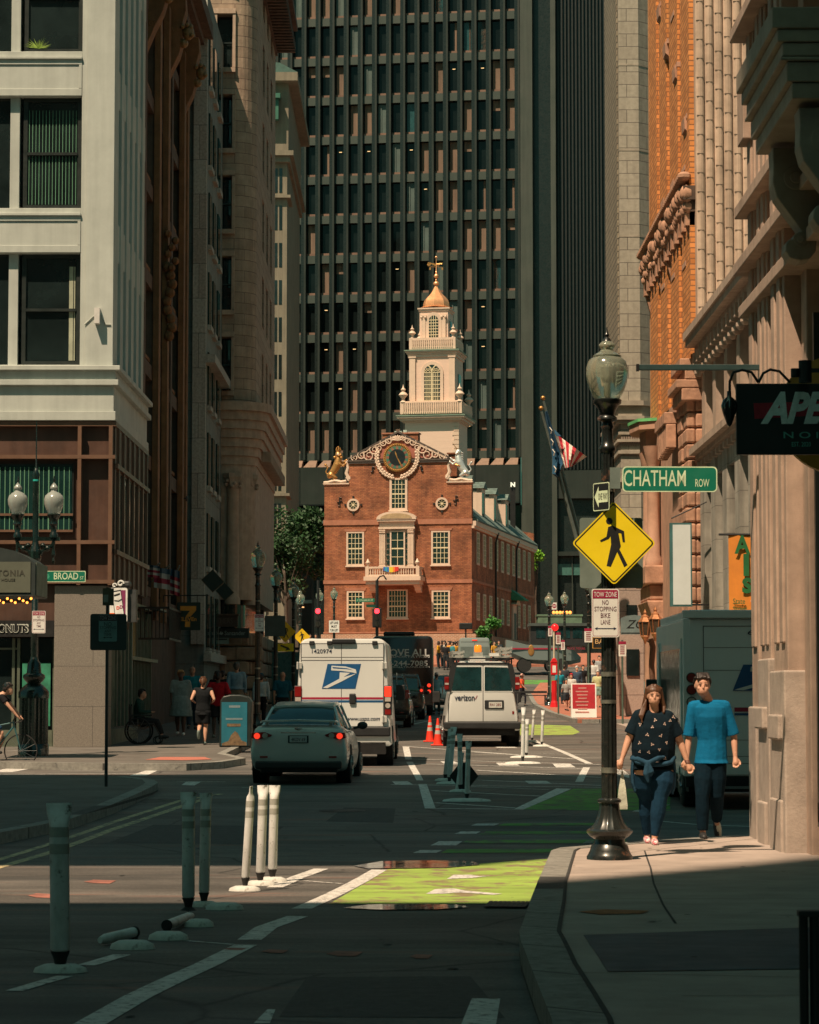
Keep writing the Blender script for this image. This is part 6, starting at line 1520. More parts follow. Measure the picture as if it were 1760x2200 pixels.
mb = MB(); mb.box(tX(1576), 2.3, -.006, .0, tZ(1529), tZ(1520)); mb.build('red_stripe', REDS, pt)
mb = MB(); mb.box(tX(1576), 2.3, -.006, .0, tZ(1537), tZ(1532)); mb.build('blue_stripe', BLUE, pt)
textmesh('6524178', INK, pt, (tX(1606)+.36, -.008, tZ(1359)), width=.72, height=.07)
for py, m_ in ((1456, RED), (1482, RED), (1508, CLR)):
 mb = MB(); mb.tube([(tX(1484), -.05, tZ(py)), (tX(1484), -.005, tZ(py))], .08, 16); o = mb.build('tail_lamp', BLK, pt); mb = MB(); mb.tube([(tX(1484), -.055, tZ(py)), (tX(1484), -.051, tZ(py))], .065, 16); mb.build('lens', m_, o)
mb = MB(); mb.box(-.012, .0, .5, 3.9, .95, 2.45); mb.build('side_window', M('side_glass_grey', (.06,.085,.075), .15, var=.5), pt)
mb = MB(); mb.box(-.03, .0, .35, .5, .6, 2.6); mb.box(-.03, .0, 3.9, 4.05, .6, 2.6); mb.build('side_frame', TP, pt)
mb = MB(); mb.box(.05, 2.3, .05, 4.4, .25, tZ(1668)-.002); mb.box(.0, 2.35, -.08, .1, tZ(1690), tZ(1669)); mb.build('chassis', UNDER, pt)
mb = MB(); mb.box(.55, 2.2, -.1, 0, .30, .34); mb.build('step_bumper', M('step_grey',(.15,.17,.16),.6), pt)
for x_, s in ((.16, -1), (2.2, 1)):
 for yy in (.85, 3.7): wheel(pt, x_, yy, .4, .4, .28, s)
mb = MB(); mb.box(-.2, -.02, 4.3, 4.4, 1.5, 2.0); mb.build('wing_mirror', BLK, pt, bevel=.02)
# ================================================================ street furniture and signs
POST = M('cast_iron_black', (.022, .026, .024), .32, metal=.3, coat=.4, var=.4, scale=8, wear=(.20, .09, .05), wearat=.63, wsc=4)
POSTG = M('cast_iron_green', (.006, .016, .013), .3, metal=.2, coat=.5, var=.3, scale=6)
GLOBE = M('lamp_glass', (.60, .66, .52), .12, trans=.8, var=.08)
SY = M('sign_yellow', (.86, .66, .01), .45, var=.06); SK = M('sign_black', (.012, .012, .012), .5); SWH = M('sign_white', (.74, .74, .70), .5, var=.06)
SGR = M('sign_green', (.003, .16, .095), .45, var=.1); SLT = M('sign_letter_pale', (.62, .74, .50), .5); SRD = M('sign_crimson', (.30, .01, .05), .5); SBK = M('sign_back_grey', (.17, .215, .19), .5, metal=.2)
def rr(w_, h, r, n=5):
 pts = []
 for cx_, cz, a0 in ((w_/2-r, h/2-r, 0), (-(w_/2-r), h/2-r, 90), (-(w_/2-r), -(h/2-r), 180), (w_/2-r, -(h/2-r), 270)):
  for k in range(n+1): a = math.radians(a0+90*k/n); pts.append((cx_+r*math.cos(a), cz+r*math.sin(a)))
 return pts
def plate(w_, h, r, mat, parent=None, name='panel', y0=-.004, y1=.0, cx=0, cz=0):
 mb = MB(); mb.prism([(x+cx, z+cz) for x, z in rr(w_, h, r)], y0, y1); return mb.build(name, mat, parent)
def lamp_post(name, label, x, Y, base=None, mat=None, group=None):
 mat = mat or POST; s_ = F/26.5
 t = thing(name, label, 'street lamp', (x, Y, base), 0, group)
 def pr(l): return [(r/s_, (1845-py)/s_) for r, py in l]
 mb = MB(); mb.lathe(pr([(50,1849),(50,1838),(47,1834),(43,1826),(40,1815),(34,1810),(33,1801),(44,1794),(50,1787),(51,1783),(46,1779)]), n=24); b = mb.build('base', mat, t, smooth=50)
 mb = MB(); mb.lathe(pr([(44,1779),(34,1768),(27,1752),(23,1736),(22,1722)]), n=48, flute=.08, fn=16); mb.build('fluted_bell', mat, b, smooth=60)
 mb = MB(); mb.lathe(pr([(22,1724),(26,1721),(26,1716),(18,1712)]), n=20); mb.build('ring', mat, b, smooth=50)
 mb = MB(); mb.lathe(pr([(17.5,1714),(14.5,955)]), n=48, flute=.14, fn=12); mb.build('pole', mat, t, smooth=60)
 mb = MB(); mb.lathe(pr([(15,957),(19,950),(19,944),(15,940),(13,928),(12,905),(15,900),(13,893),(11,888),(22,884),(22,879),(16,874),(19,862),(26,852),(31,848),(32,840),(28,838)]), n=20); mb.build('lamp_cup', mat, t, smooth=50)
 mb = MB(); mb.lathe(pr([(27,838),(31,832),(38,818),(44,800),(46.5,783),(46,768),(42,755),(36,748),(31,746),(32,742),(26,738),(17,733),(13,727),(18,722),(18,717),(11,710)]), n=24); mb.build('lamp_globe', GLOBE, t, smooth=60)
 mb = MB(); mb.lathe(pr([(11,710),(8,704),(4,700),(6,695),(3,690),(1,678)]), n=12); mb.build('finial', mat, t, smooth=True)
 mb = MB(); mb.lathe(pr([(5,838),(5,800),(9,790),(9,770),(4,765)]), n=10); mb.build('lamp_socket', M('socket_grey',(.3,.3,.25),.5), t)
 return t
def onpost(px, Y, off=.14): x = fx(px, Y); return x
LB = G(1310, 1846, H1)
main = lamp_post('street_lamp', 'big black street lamp with fluted rusty base and acorn globe on the near right corner', LB.x, LB.y, LB.z)
mb = MB(); s_ = F/26.5
for py, h in ((1443, 5), (1503, 4), (1652, 6), (1040, 3), (1100, 2)):
 r = (14.6+(py-955)/760*2.9)/s_+.002; mb.lathe([(r, (1845-py)/s_-h/s_), (r, (1845-py)/s_+h/s_)], (0,0,0), 24)
mb.build('metal_strap', M('strap_steel', (.30,.30,.26), .35, metal=.7, var=.4, scale=12), main)
YL = LB.y
lab = {
 554: ('street lamp with tow zone plate behind the blue litter bin on the left pavement', 74), 593: ('street lamp carrying the yellow crossing diamond and arrow plate', 92),
 631: ('street lamp third along the left kerb, just left of the postal van roof', 108), 645: ('street lamp with the small far crossing diamond', 122), 687: ('distant street lamp near the red signal left of the statehouse', 148),
 718: ('distant street lamp with white lane sign in front of the statehouse corner', 152)}
gz_ = 'street lamps along State Street'
gz_ = 'acorn street lamps receding along the street'
for px, (l, Y) in lab.items():
 c = copy_tree(main); c.location = (fx(px, Y), Y, gl(Y)+.14); c['label'] = 'black '+l; c['group'] = gz_
for px, Y, l in ((1180, 125, 'black street lamp beside the red fire alarm box on the brick plaza'), (1213, 143, 'black street lamp before the trolley, right of the alarm box'), (1265, 98, 'green banded street lamp by the red sandwich board')):
 c = copy_tree(main); c.location = (fx(px, Y), Y, gl(Y)+.14); c['label'] = l; c['group'] = gz_
# ---- signs on the main post
def sgn(name, label, px, py, Y, cat='sign', rz=0, group=None): 
 p = P(px, py, Y); return thing(name, label, cat, tuple(p), rz, group)
def sg_px(v, Y): return v*Y/F
Ys = YL-.12
t = sgn('pedestrian_crossing_sign', 'large yellow diamond pedestrian crossing sign on the big near street lamp', 1319, 1167, Ys)
k = Ys/F
def dia(r, rc, n=4):
 pts = []
 for a0 in (0, 90, 180, 270):
  c = Vector((math.cos(math.radians(a0)), math.sin(math.radians(a0))))*(r-rc*1.414)
  for j in range(n+1): a = math.radians(a0-45+90*j/n); pts.append((c.x+rc*math.cos(a), c.y+rc*math.sin(a)))
 return pts
mb = MB(); mb.prism(dia(.436, .035), -.004, 0); pa = mb.build('panel', SY, t)
mb = MB(); o_ = dia(.418, .03); i_ = dia(.400, .022)
mb.rings([[(x, -.0055, z) for x, z in o_], [(x, -.0055, z) for x, z in i_]], cap=False); mb.build('border', SK, pa)
def walker(parent, s, y, mat):
 """walking figure pictogram, s = metres per source pixel around sign centre (1319,1167)"""
 def q(px, py): return ((px-1319)*s, (1167-py)*s)
 mb = MB()
 c = q(1309.5, 1119.5); mb.prism([(c[0]+7.3*s*math.cos(a*math.pi/8), c[1]+7.3*s*math.sin(a*math.pi/8)) for a in range(16)], y-.001, y)
 mb.prism([q(1307,1132),(q(1316,1129)),(q(1324,1133)),(q(1341,1141)),(q(1343,1165)),(q(1338,1165)),(q(1335,1146)),(q(1329,1145)),(q(1334,1174)),(q(1331,1180)),(q(1348,1214)),(q(1341,1219)),(q(1326,1186)),(q(1312,1218)),(q(1303,1216)),(q(1313,1170)),(q(1312,1152)),(q(1308,1158)),(q(1291,1165)),(q(1289,1161)),(q(1303,1153))], y-.001, y)
 return mb.build('walking_figure', mat, parent)
walker(pa, k, -.0045, SK)
mb = MB(); mb.box(-.3*0-.02, .02, .0, .06, -.35, .35); mb.build('bracket', SBK, t)
t = sgn('road_sign', 'grey rounded back of a road sign behind the big yellow crossing diamond', 1313.5, 1188, YL+.14); plate(137*k, 153*k, .03, SBK, t, 'panel', -.004, .0); mb = MB(); mb.box(-.02, .02, -.05, -.004, -.2, .2); mb.build('bracket', POST, t)
def tow(t, w_, h, lines, redh=.17, ink=INK, red=SRD):
 pa = plate(w_, h, .07*w_*1.2, SWH, t)
 o_ = rr(w_*.93, h*.955, .07*w_); i_ = rr(w_*.90, h*.94, .06*w_)
 mb = MB(); mb.rings([[(x, -.0052, z) for x, z in o_], [(x, -.0052, z) for x, z in i_]], cap=False); mb.build('border', red, pa)
 hd = plate(w_*.90, h*redh, .004, red, pa, 'header', -.0058, -.0045, 0, h*.47-h*redh/2)
 textmesh('TOW ZONE', SWH, hd, (0, -.0066, h*.47-h*redh/2), width=w_*.84, height=h*redh*.6, depth=.001)
 n = len(lines); 
 for i, l in enumerate(lines):
  z = h*.47-h*redh-h*.082-i*h*.135
  if l == '<>':
   z -= h*.0; mb = MB(); a = w_*.40; q = h*.035
   mb.prism([(-a, z), (-a*.72, z+q), (-a*.76, z+q*.28), (a*.76, z+q*.28), (a*.72, z+q), (a, z), (a*.72, z-q), (a*.76, z-q*.28), (-a*.76, z-q*.28), (-a*.72, z-q)], -.0055, -.0045); mb.build('arrow', INK, pa)
  else: textmesh(l, M('sign_ink_crimson', (.10,.015,.03), .6), pa, (0, -.0055, z), width=w_*(.25*len(l)**.62*.55+.02) if len(l) < 8 else w_*.80, height=h*.098, depth=.001, bold=.004)
 return pa
t = sgn('tow_zone_sign', 'large tow zone no stopping bike lane sign below the yellow diamond on the near lamp', 1301, 1317, Ys); tow(t, 59*k, 104*k, ['NO', 'STOPPING', 'BIKE', 'LANE', '<>'])
t = sgn('street_name_sign', 'green CHATHAM ROW street name sign fixed to the near right lamp', 1439, 1029.5, YL-.1, rz=math.radians(-4)); t.rotation_euler[1] = math.radians(.5)
pa = plate(204*k, 55*k, .045, SLT, t); pb = plate(199*k, 50*k, .038, SGR, pa, 'green_field', -.0055, -.003)
textmesh('CHATHAM', SLT, pb, (-32*k, -.0065, 2*k), width=133*k, height=35*k, depth=.001, bold=.006); textmesh('ROW', SLT, pb, (70*k, -.0065, -8*k), width=30*k, height=17*k, depth=.001, bold=.004)
mb = MB(); mb.box(-.62, -.13, .0, .012, .105, .12); mb.box(-.62, -.51, -.01, .03, -.1, .12); mb.build('bracket', SBK, t)
t = sgn('one_way_sign', 'black one way sign turned sideways on the near lamp above the diamond', 1292.5, 1067, YL-.12, rz=math.radians(62)); t.rotation_euler = (0, math.radians(0), math.radians(-56))
kk = k
pa = plate(.27, .29, .02, SLT, t); pb = plate(.25, .27, .015, SK, pa, 'black_field', -.0055, -.003)
mb = MB(); mb.prism([(-.11, 0), (-.04, .11), (-.04, .06), (.11, .06), (.11, -.06), (-.04, -.06), (-.04, -.11)], -.0065, -.0055); ar = mb.build('arrow', SLT, pb); textmesh('ONE WAY', SK, ar, (.03, -.0075, 0), width=.15, height=.07, depth=.001)
# ---- bar sign on the pilastered building
DKT = M('dark_teal_iron', (.02,.05,.05), .5)
t = thing('iron_bracket', 'long dark teal sign arm reaching out from the pilastered building', 'bracket', tuple(P(1620, 790, 30.2)))
a = P(1369, 789, 30.2)-P(1620, 790, 30.2); mb = MB(); mb.box(a.x, .15, -.03, .03, -.03, .035); mb.build('arm', DKT, t, bevel=.005); mb = MB(); mb.box(a.x-.01, a.x+.02, -.035, .035, -.04, .04); mb.build('end_cap', SK, t)
YB_ = 20.; kb = YB_/F
t = sgn('hanging_bar_sign', 'black hanging bar sign with red brush stripe and silver script lettering', 1722, 900, YB_)
mb = MB(); mb.box(-140*kb, 140*kb, 0, .06, -77*kb, 77*kb); pa = mb.build('panel', SK, t, bevel=.006)
mb = MB(); mb.prism([(-103*kb,34*kb),(110*kb,40*kb),(112*kb,12*kb),(-101*kb,0)], -.003, .0); rb_ = mb.build('red_stripe', M('brush_red', (.42,.012,.03), .6, var=.3, scale=14), pa)
textmesh('APEX', M('silver_letters', (.80,.88,.80), .5, var=.2, scale=20), pa, (14*kb, -.008, 24*kb), width=205*kb, height=70*kb, shear=.35, bold=.045, depth=.004)
mint = M('mint_letters', (.12,.42,.33), .6)
textmesh('N O I R', mint, pa, (14*kb, -.004, -35*kb), width=106*kb, height=14*kb, depth=.002, bold=.006); textmesh('EST. 2020', mint, pa, (-1*kb, -.004, -55*kb), width=41*kb, height=10*kb, depth=.002, bold=.006)
t = sgn('gooseneck_lamp', 'black gooseneck lamp hanging left of the black bar sign', 1567, 880, YB_)
mb = MB(); mb.lathe([(.005, -37*kb), (.02, -32*kb), (14*kb, -8*kb), (18*kb, 8*kb), (14*kb, 20*kb), (5*kb, 28*kb), (4.5*kb, 40*kb)], n=18); o = mb.build('lamp_shade', M('gloss_black', (.012,.016,.016), .18, coat=.8), t, smooth=60)
mb = MB(); o_ = P(1567, 880, YB_)
mb.tube([P(x, y, YB_)-o_ for x, y in ((1568,845),(1568,820),(1576,800),(1595,795),(1615,800),(1630,822))], 3*kb, 8); mb.tube([P(x, y, YB_)-o_ for x, y in ((1630,822),(1640,802),(1655,794),(1675,798),(1698,822))], 3*kb, 8); mb.build('gooseneck', SK, t, smooth=True)
t = sgn('spot_lamp', 'black spot lamp above the black bar sign beside the orange disc', 1730, 800, YB_-.15); mb = MB(); mb.tube([(0,0,-22*kb),(0,0,25*kb)], 14*kb, 16); mb.tube([(-22*kb,0,-10*kb),(-22*kb,0,8*kb)], 9*kb, 12); mb.build('housing', SK, t, smooth=50); mb = MB(); mb.box(8*kb, 60*kb, -.02, .02, 0, 8*kb); mb.build('arm', SK, t)
t = sgn('orange_disc_sign', 'big orange disc sign mostly behind the black bar sign', 1800, 890, 20.6); mb = MB(); mb.tube([(0, 0, 0), (0, .08, 0)], 128*20.6/F, 40); mb.build('disc', M('disc_orange', (.62,.27,.04), .5, var=.15), t)
# ---- signs beyond, right
t = sgn('vertical_banner', 'orange vertical cafe banner with green letters hanging by the grey stone building', 1597, 1232, 56.2); kb = 56.2/F
mb = MB(); mb.rings([[(x*kb, .03*math.sin(z*.07+x*.1)*.6, z*kb) for x, z in ((-31,y_),(-10,y_),(12,y_),(32,y_))]+[(x*kb, .02+.03*math.sin(z*.07+x*.1)*.6, z*kb) for x, z in ((32,y_),(12,y_),(-10,y_),(-31,y_))] for y_ in range(-84, 90, 12)]); cl = mb.build('cloth', M('banner_orange', (.72,.24,.03), .75, var=.12), t, smooth=True)
GL_ = M('banner_green', (.01,.12,.03), .7)
for ch, x, z, w_, h in (('A', -2, 62, 34, 40), ('l', 6, 18, 12, 48), ("'", 22, 38, 6, 12), ('s', 8, -26, 22, 34), ('State', -10, -60, 26, 12), ('Street', -8, -76, 30, 10)): textmesh(ch, GL_, cl, (x*kb, -.045, z*kb), width=w_*kb, height=h*kb, bold=.03 if len(ch) == 1 else .01)
mb = MB(); 
for q_ in range(12): a = q_*.52; mb.ball(((26+9*math.cos(a))*kb, -.04, (-60+9*math.sin(a))*kb), 2.4*kb, 6, 4)
mb.build('cup_outline', M('banner_pink',(.7,.45,.4),.7), cl)
mb = MB(); mb.tube([(-52*kb, 0, 84*kb), (40*kb, 0, 84*kb)], .025, 8); mb.build('banner_rod', SK, t)
t = sgn('blank_banner_box', 'tall blank white box sign with teal frame before the brownstone quoins', 1464, 1213, 71.5); kb = 71.5/F
mb = MB(); mb.box(-24*kb, 23*kb, 0, .18, -90*kb, 90*kb); fr = mb.build('frame', M('teal_frame', (.05,.14,.14), .5), t); mb = MB(); mb.box(-18*kb, 20*kb, -.01, -.001, -86*kb, 86*kb); mb.build('white_panel', M('backlit_white',(.62,.68,.68),.4,var=.05), fr)
mb = MB(); mb.tube([(-20*kb, .05, 100*kb), (58*kb, .3, 137*kb)], .02, 6); mb.box(23*kb, 60*kb, .05, .1, -88*kb, -84*kb); mb.build('stay_wire', SK, t)
t = sgn('arched_shop_sign', 'grey arched shop sign with ZO lettering by the pink granite wall', 1364, 1342, 96.5); kb = 96.5/F
mb = MB(); mb.prism([(-30*kb,-21*kb),(30*kb,-21*kb),(30*kb,12*kb),(18*kb,18*kb),(0,21*kb),(-18*kb,19*kb),(-30*kb,14*kb)], 0, .08); pa = mb.build('panel', M('slate_sign', (.16,.21,.21), .5), t); textmesh('ZO', SK, pa, (2*kb, -.004, 1*kb), width=40*kb, height=18*kb, shear=.3)
mb = MB(); mb.prism([(-29*kb,-19*kb),(29*kb,-19*kb),(29*kb,-17*kb),(-29*kb,-17*kb)], -.006, 0); mb.build('underline', SK, pa)
t = sgn('small_bar_sign', 'small black and gold BAR sign half hidden by the near lamp', 1293, 1381, 97.2); kb = 97.2/F
pa = plate(40*kb, 24*kb, .01, M('gold_edge',(.55,.28,.05),.5), t, 'frame', 0, .06); pb = plate(37*kb, 21*kb, .01, SK, pa, 'field', -.006, 0); textmesh('BAR', M('gold_letters',(.7,.45,.2),.5), pb, (0, -.01, 3*kb), width=28*kb, height=10*kb)
COPL = M('copper_lantern', (.55,.25,.12), .35, metal=.6, var=.3)
def lantern(name, label, px, py, Y):
 t = sgn(name, label, px, py, Y, 'lantern', group='copper gas lanterns on the brownstone building'); k_ = Y/F
 mb = MB(); mb.lathe([(15*k_,14*k_),(8*k_,24*k_),(9*k_,25*k_),(3*k_,30*k_),(4*k_,34*k_),(.5*k_,41*k_)], n=6); mb.build('lantern_roof', COPL, t)
 mb = MB(); 
 for q in range(6): a = math.pi*q/3; mb.tube([(14*k_*math.cos(a), 14*k_*math.sin(a), 14*k_), (9*k_*math.cos(a), 9*k_*math.sin(a), -16*k_)], 1*k_, 4)
 mb.lathe([(10*k_,-18*k_),(9*k_,-15*k_)], n=6); mb.lathe([(9*k_,-18*k_),(4*k_,-26*k_),(1*k_,-34*k_)], n=6); mb.build('lantern_cage', COPL, t)
 mb = MB(); mb.lathe([(9*k_,-15*k_),(12.5*k_,13*k_)], n=6); mb.build('glass', M('lantern_glass',(.08,.06,.04),.15,trans=.3), t)
 return t
lantern('gas_lantern', 'copper gas lantern hanging left of its pair beside the postal truck roof', 1386, 1350, 80); lantern('gas_lantern', 'copper gas lantern closer to the postal truck roof, taller of the pair', 1408, 1344, 79)
t = thing('lantern_tree', 'gnarled dark twin lantern post in front of the brownstone corner', 'post', tuple(P(1402, 1545, 80.5))); mb = MB(); o_ = P(1402, 1545, 80.5); mb.tube([P(x, y, 80.5)-o_ for x, y in ((1401,1548),(1404,1480),(1400,1430),(1403,1390),(1398,1372))], .09, 8); mb.build('post', M('bronze_bark',(.10,.05,.03),.6,bump=1,bscale=8), t, smooth=True); mb = MB(); mb.tube([P(x, y, 80.5)-o_ for x, y in ((1386,1372),(1398,1380),(1408,1372))], .05, 6); mb.build('arm', M('bronze_bark',(.1,.05,.03)), t)
t = sgn('teal_cylinder_bin', 'narrow teal cylinder box by the pink granite wall', 1390, 1490, 92, 'post box'); kb = 92/F; mb = MB(); mb.lathe([(6*kb,-45*kb),(6*kb,24*kb),(4*kb,29*kb),(0.5*kb,31*kb)], n=14); mb.build('body', M('teal_box',(.03,.26,.32),.5), t, smooth=50)
mb = MB(); mb.cbox(0, -6.3*kb, 0, 5*kb, .01, 14*kb); mb.build('label_plate', SWH, t)
# flags on the right
def flag_pole(label, px0, py0, px1, py1, Y0, Y1, nm='flagpole'):
 a, b_ = P(px0, py0, Y0), P(px1, py1, Y1); t = thing(nm, label, 'flagpole', tuple(a), group='slanting flagpoles at the right'); mb = MB(); mb.tube([(0,0,0), tuple(b_-a)], [.10, .05], 8); mb.build('pole', M('pole_grey',(.16,.19,.17),.4,metal=.3), t, smooth=True); mb = MB(); mb.ball(tuple(b_-a+Vector((-.02,0,.12))), .09); mb.build('gold_ball', GOLD, t, smooth=True); return t
flag_pole('slanting flagpole with the striped flag, the higher of the two', 1322, 1440, 1168, 862, 98.5, 97.5); flag_pole('slanting flagpole with the blue flag, the lower of the two', 1316, 1440, 1164, 884, 98, 96.8)
NAVY = M('flag_blue', (.03,.11,.20), .7, var=.25, scale=3); FW = M('flag_white', (.72,.66,.58), .7); FR = M('flag_red', (.55,.03,.05), .7)
def cloth_strip(mb, A, B, n=8, dy=.12, ph=0):    # A,B lists of px points top/bottom edges at depth Y
 pass
t = sgn('striped_flag', 'red and white striped flag hanging from the higher slanting pole', 1225, 990, 97.2, 'flag'); o_ = P(1225, 990, 97.2); mb = MB()
L0 = [(1194,938),(1200,962),(1206,986),(1210,1000),(1215,1006)]; L1 = [(1260,980),(1258,984),(1246,992),(1232,1000),(1216,1007)]
st_pts = [((1193,936),(1198,936)),]
tl, tr, bl_, br_ = Vector((1192,930)), Vector((1261,981)), Vector((1214,1006)), Vector((1232,1001)); NS = 9
mats_f = [FW, FR]
for i in range(NS):
 def edge(u, v): 
  p = tl.lerp(tr, u).lerp(bl_.lerp(br_, u), v); q = P(p.x, p.y, 97.2+.25*math.sin(u*7+v*2))-o_; return q
 mb.mi = i % 2
 u0, u1 = i/NS, (i+1)/NS
 for j in range(6):
  v0, v1 = j/6, (j+1)/6; mb.poly([edge(u0,v0), edge(u1,v0), edge(u1,v1), edge(u0,v1)]); mb.poly([edge(u0,v0)+Vector((0,.02,0)), edge(u0,v1)+Vector((0,.02,0)), edge(u1,v1)+Vector((0,.02,0)), edge(u1,v0)+Vector((0,.02,0))])
mb.build('striped_cloth', mats_f, t)
mb = MB(); pts = [P(x, y, 97.1)-o_ for x, y in ((1191,922),(1206,937),(1196,937),(1192,931))]; mb.rings([[p for p in pts], [p+Vector((0,.04,0)) for p in pts]]); mb.build('canton', NAVY, t)
t = sgn('blue_flag', 'limp blue flag hanging from the lower slanting pole', 1190, 960, 96.9, 'flag'); o_ = P(1190, 960, 96.9); mb = MB()
prof_ = [((1170,886),(1176,882)),((1172,905),(1186,915)),((1178,930),(1193,940)),((1184,960),(1203,970)),((1187,985),(1210,996)),((1187,1005),(1206,1002)),((1187,1018),(1202,1020)),((1196,1026),(1204,1022))]
mb.rings([[P(a[0],a[1],96.9)-o_, P((a[0]+b_[0])/2-1,(a[1]+b_[1])/2,96.65)-o_, P((a[0]*.4+b_[0]*.6),(a[1]+b_[1])/2,97.05)-o_, P(b_[0],b_[1],96.85)-o_, P((a[0]+b_[0])/2,(a[1]+b_[1])/2,97.2)-o_] for a, b_ in prof_]); cl = mb.build('blue_cloth', NAVY, t, smooth=True)
mb = MB()
for x, y in ((1183,925),(1186,950),(1189,972),(1192,1008)): mb.tube([P(x-2,y-7,96.6)-o_, P(x+3,y,96.55)-o_, P(x+1,y+7,96.6)-o_], .02, 5)
mb.build('white_device', FW, cl)
# small signs on right plaza
def smallpost(label, px, pt_, pb_, pbase, wpx, Y, name='tow_zone_sign', lines=2):
 b_ = P(px, pbase, Y); k_ = Y/F; t = thing(name, label, 'sign', (b_.x, Y, gl(Y)+.14)); z0 = gl(Y)+.14
 mb = MB(); mb.tube([(0,0,0), (0,0,fz(pt_-3,Y)-z0)], .035, 6); mb.build('post', M('galvanised_green',(.10,.15,.12),.5,metal=.3), t)
 za_, zb_ = fz(pb_,Y)-z0, fz(pt_,Y)-z0; w_ = wpx*k_
 mb = MB(); mb.box(-w_/2, w_/2, -.045, -.037, za_, zb_); pa = mb.build('panel', SWH, t); mb = MB(); mb.box(-w_/2, w_/2, -.05, -.0455, zb_-(zb_-za_)*.2, zb_); mb.build('header', SRD, pa)
 mb = MB()
 for i in range(5): z = zb_-(zb_-za_)*(.3+.13*i); mb.box(-w_*.3, w_*.3, -.05, -.0455, z-.022, z+.015)
 mb.build('small_print', M('print_grey_red',(.30,.10,.12),.6), pa); return t
smallpost('small parking sign on post in front of the red alarm box', 1183, 1345, 1367, 1512, 9, 122); smallpost('small parking sign on post between the two plaza lamps', 1200, 1359, 1384, 1533, 10, 104); smallpost('small parking sign furthest back, beside the second plaza lamp', 1210, 1375, 1396, 1498, 8, 140); smallpost('small parking sign on the lamp by the sandwich board', 1265, 1350, 1380, 1538, 17, 97.4); smallpost('two part parking sign on tall post against the granite wall', 1338, 1378, 1410, 1560, 16, 88)
t = thing('fire_alarm_box', 'red fire alarm box on post at the brick plaza kerb', 'alarm box', (fx(1190,120), 120, gl(120)+.14)); z0 = t.location.z; k_ = 120/F
AR = M('alarm_red', (.62,.015,.02), .4, var=.15)
mb = MB(); mb.lathe([(.20,0),(.16,.2),(.12,.3),(.12,fz(1462,120)-z0)], n=10); mb.build('pedestal', AR, t); mb = MB(); mb.box(-.15,.15,-.12,.12,fz(1450,120)-z0,fz(1424,120)-z0); mb.prism([(-.18,fz(1424,120)-z0),(.18,fz(1424,120)-z0),(0.06,fz(1414,120)-z0),(-.06,fz(1414,120)-z0)], -.14, .14); bx2 = mb.build('box', AR, t, bevel=.02)
mb = MB(); mb.box(-.08,.08,-.13,-.121,fz(1445,120)-z0,fz(1430,120)-z0); mb.build('white_panel', SWH, bx2)
mb = MB(); mb.tube([(0,0,fz(1414,120)-z0),(0,0,fz(1352,120)-z0)], .04, 8); mb.build('mast', M('mast_cream',(.6,.55,.4),.5), t); mb = MB(); mb.ball((.05,0,fz(1348,120)-z0), .17); mb.build('red_globe', M('red_globe',(.8,.01,.01),.3,emis=(1,.02,.02,.6)), t, smooth=True)
t = sgn('no_entry_sign', 'small white and red no entry sign behind the plaza lamp', 1191, 1302, 126); pa = plate(.24, .34, .01, SWH, t); mb = MB(); mb.tube([(0,-.01,0),(0,-.005,0)], .1, 16); rd_ = mb.build('red_disc', SRD, pa); mb = MB(); mb.box(-.07,.07,-.014,-.0105,-.02,.02); mb.build('bar', SWH, rd_)
t = thing('sandwich_board', 'red and white sandwich board menu on the brick plaza', 'sandwich board', (fx(1254,97), 97, gl(97)+.15)); z0 = t.location.z; k_ = 97/F; h_ = fz(1468,97)-z0; w_ = 54*k_
mb = MB(); mb.rings([[(-w_/2,0,0),(w_/2,0,0),(w_/2,.04,0),(-w_/2,.04,0)],[(-w_/2,.25,h_),(w_/2,.25,h_),(w_/2,.29,h_),(-w_/2,.29,h_)]]); mb.rings([[(-w_/2,.5,0),(w_/2,.5,0),(w_/2,.54,0),(-w_/2,.54,0)],[(-w_/2,.29,h_),(w_/2,.29,h_),(w_/2,.33,h_),(-w_/2,.33,h_)]]); fr = mb.build('frame', SWH, t)
mb = MB(); mb.rings([[(-w_*.45,-.005+.02,.05),(w_*.45,.015,.05),(w_*.45,.018,.05),(-w_*.45,.018,.05)],[(-w_*.45,.225,h_-.04),(w_*.45,.225,h_-.04),(w_*.45,.24,h_-.04),(-w_*.45,.24,h_-.04)]]); rp = mb.build('red_panel', M('board_red',(.38,.015,.025),.5), fr)
mb = MB()
for i in range(8): z = h_*(.86-.1*i); y = .25*z/h_-.016; wl = w_*(.2+.17*((i*37) % 10)/10); mb.box(-wl*.9-.03, wl*.55, y-.004, y+.004, z-.022, z+.022)
mb.build('menu_lines', M('menu_pink',(.62,.32,.28),.6), rp)
# ---- left side
t = thing('twin_street_lamp', 'tall dark green twin globe street lamp with massive fluted base at the left kerb', 'street lamp', (fx(75,57.5), 57.5, gl(57.5)+.14)); Yd = 57.5; z0 = t.location.z
def dz_(py): return fz(py,Yd)-z0
kd = Yd/F
mb = MB(); mb.lathe([(33*kd,0),(33*kd,dz_(1600)),(31*kd,dz_(1598))], n=24); mb.lathe([(31*kd,dz_(1600)),(31*kd,dz_(1500))], n=80, flute=.08, fn=20); mb.lathe([(33*kd,dz_(1500)),(33*kd,dz_(1487)),(30*kd,dz_(1482)),(22*kd,dz_(1474)),(14*kd,dz_(1468)),(20*kd,dz_(1462)),(24*kd,dz_(1456)),(23*kd,dz_(1450)),(16*kd,dz_(1446)),(14*kd,dz_(1425)),(10*kd,dz_(1420)),(8*kd,dz_(1412))], n=24); mb.build('base', POSTG, t, smooth=50)
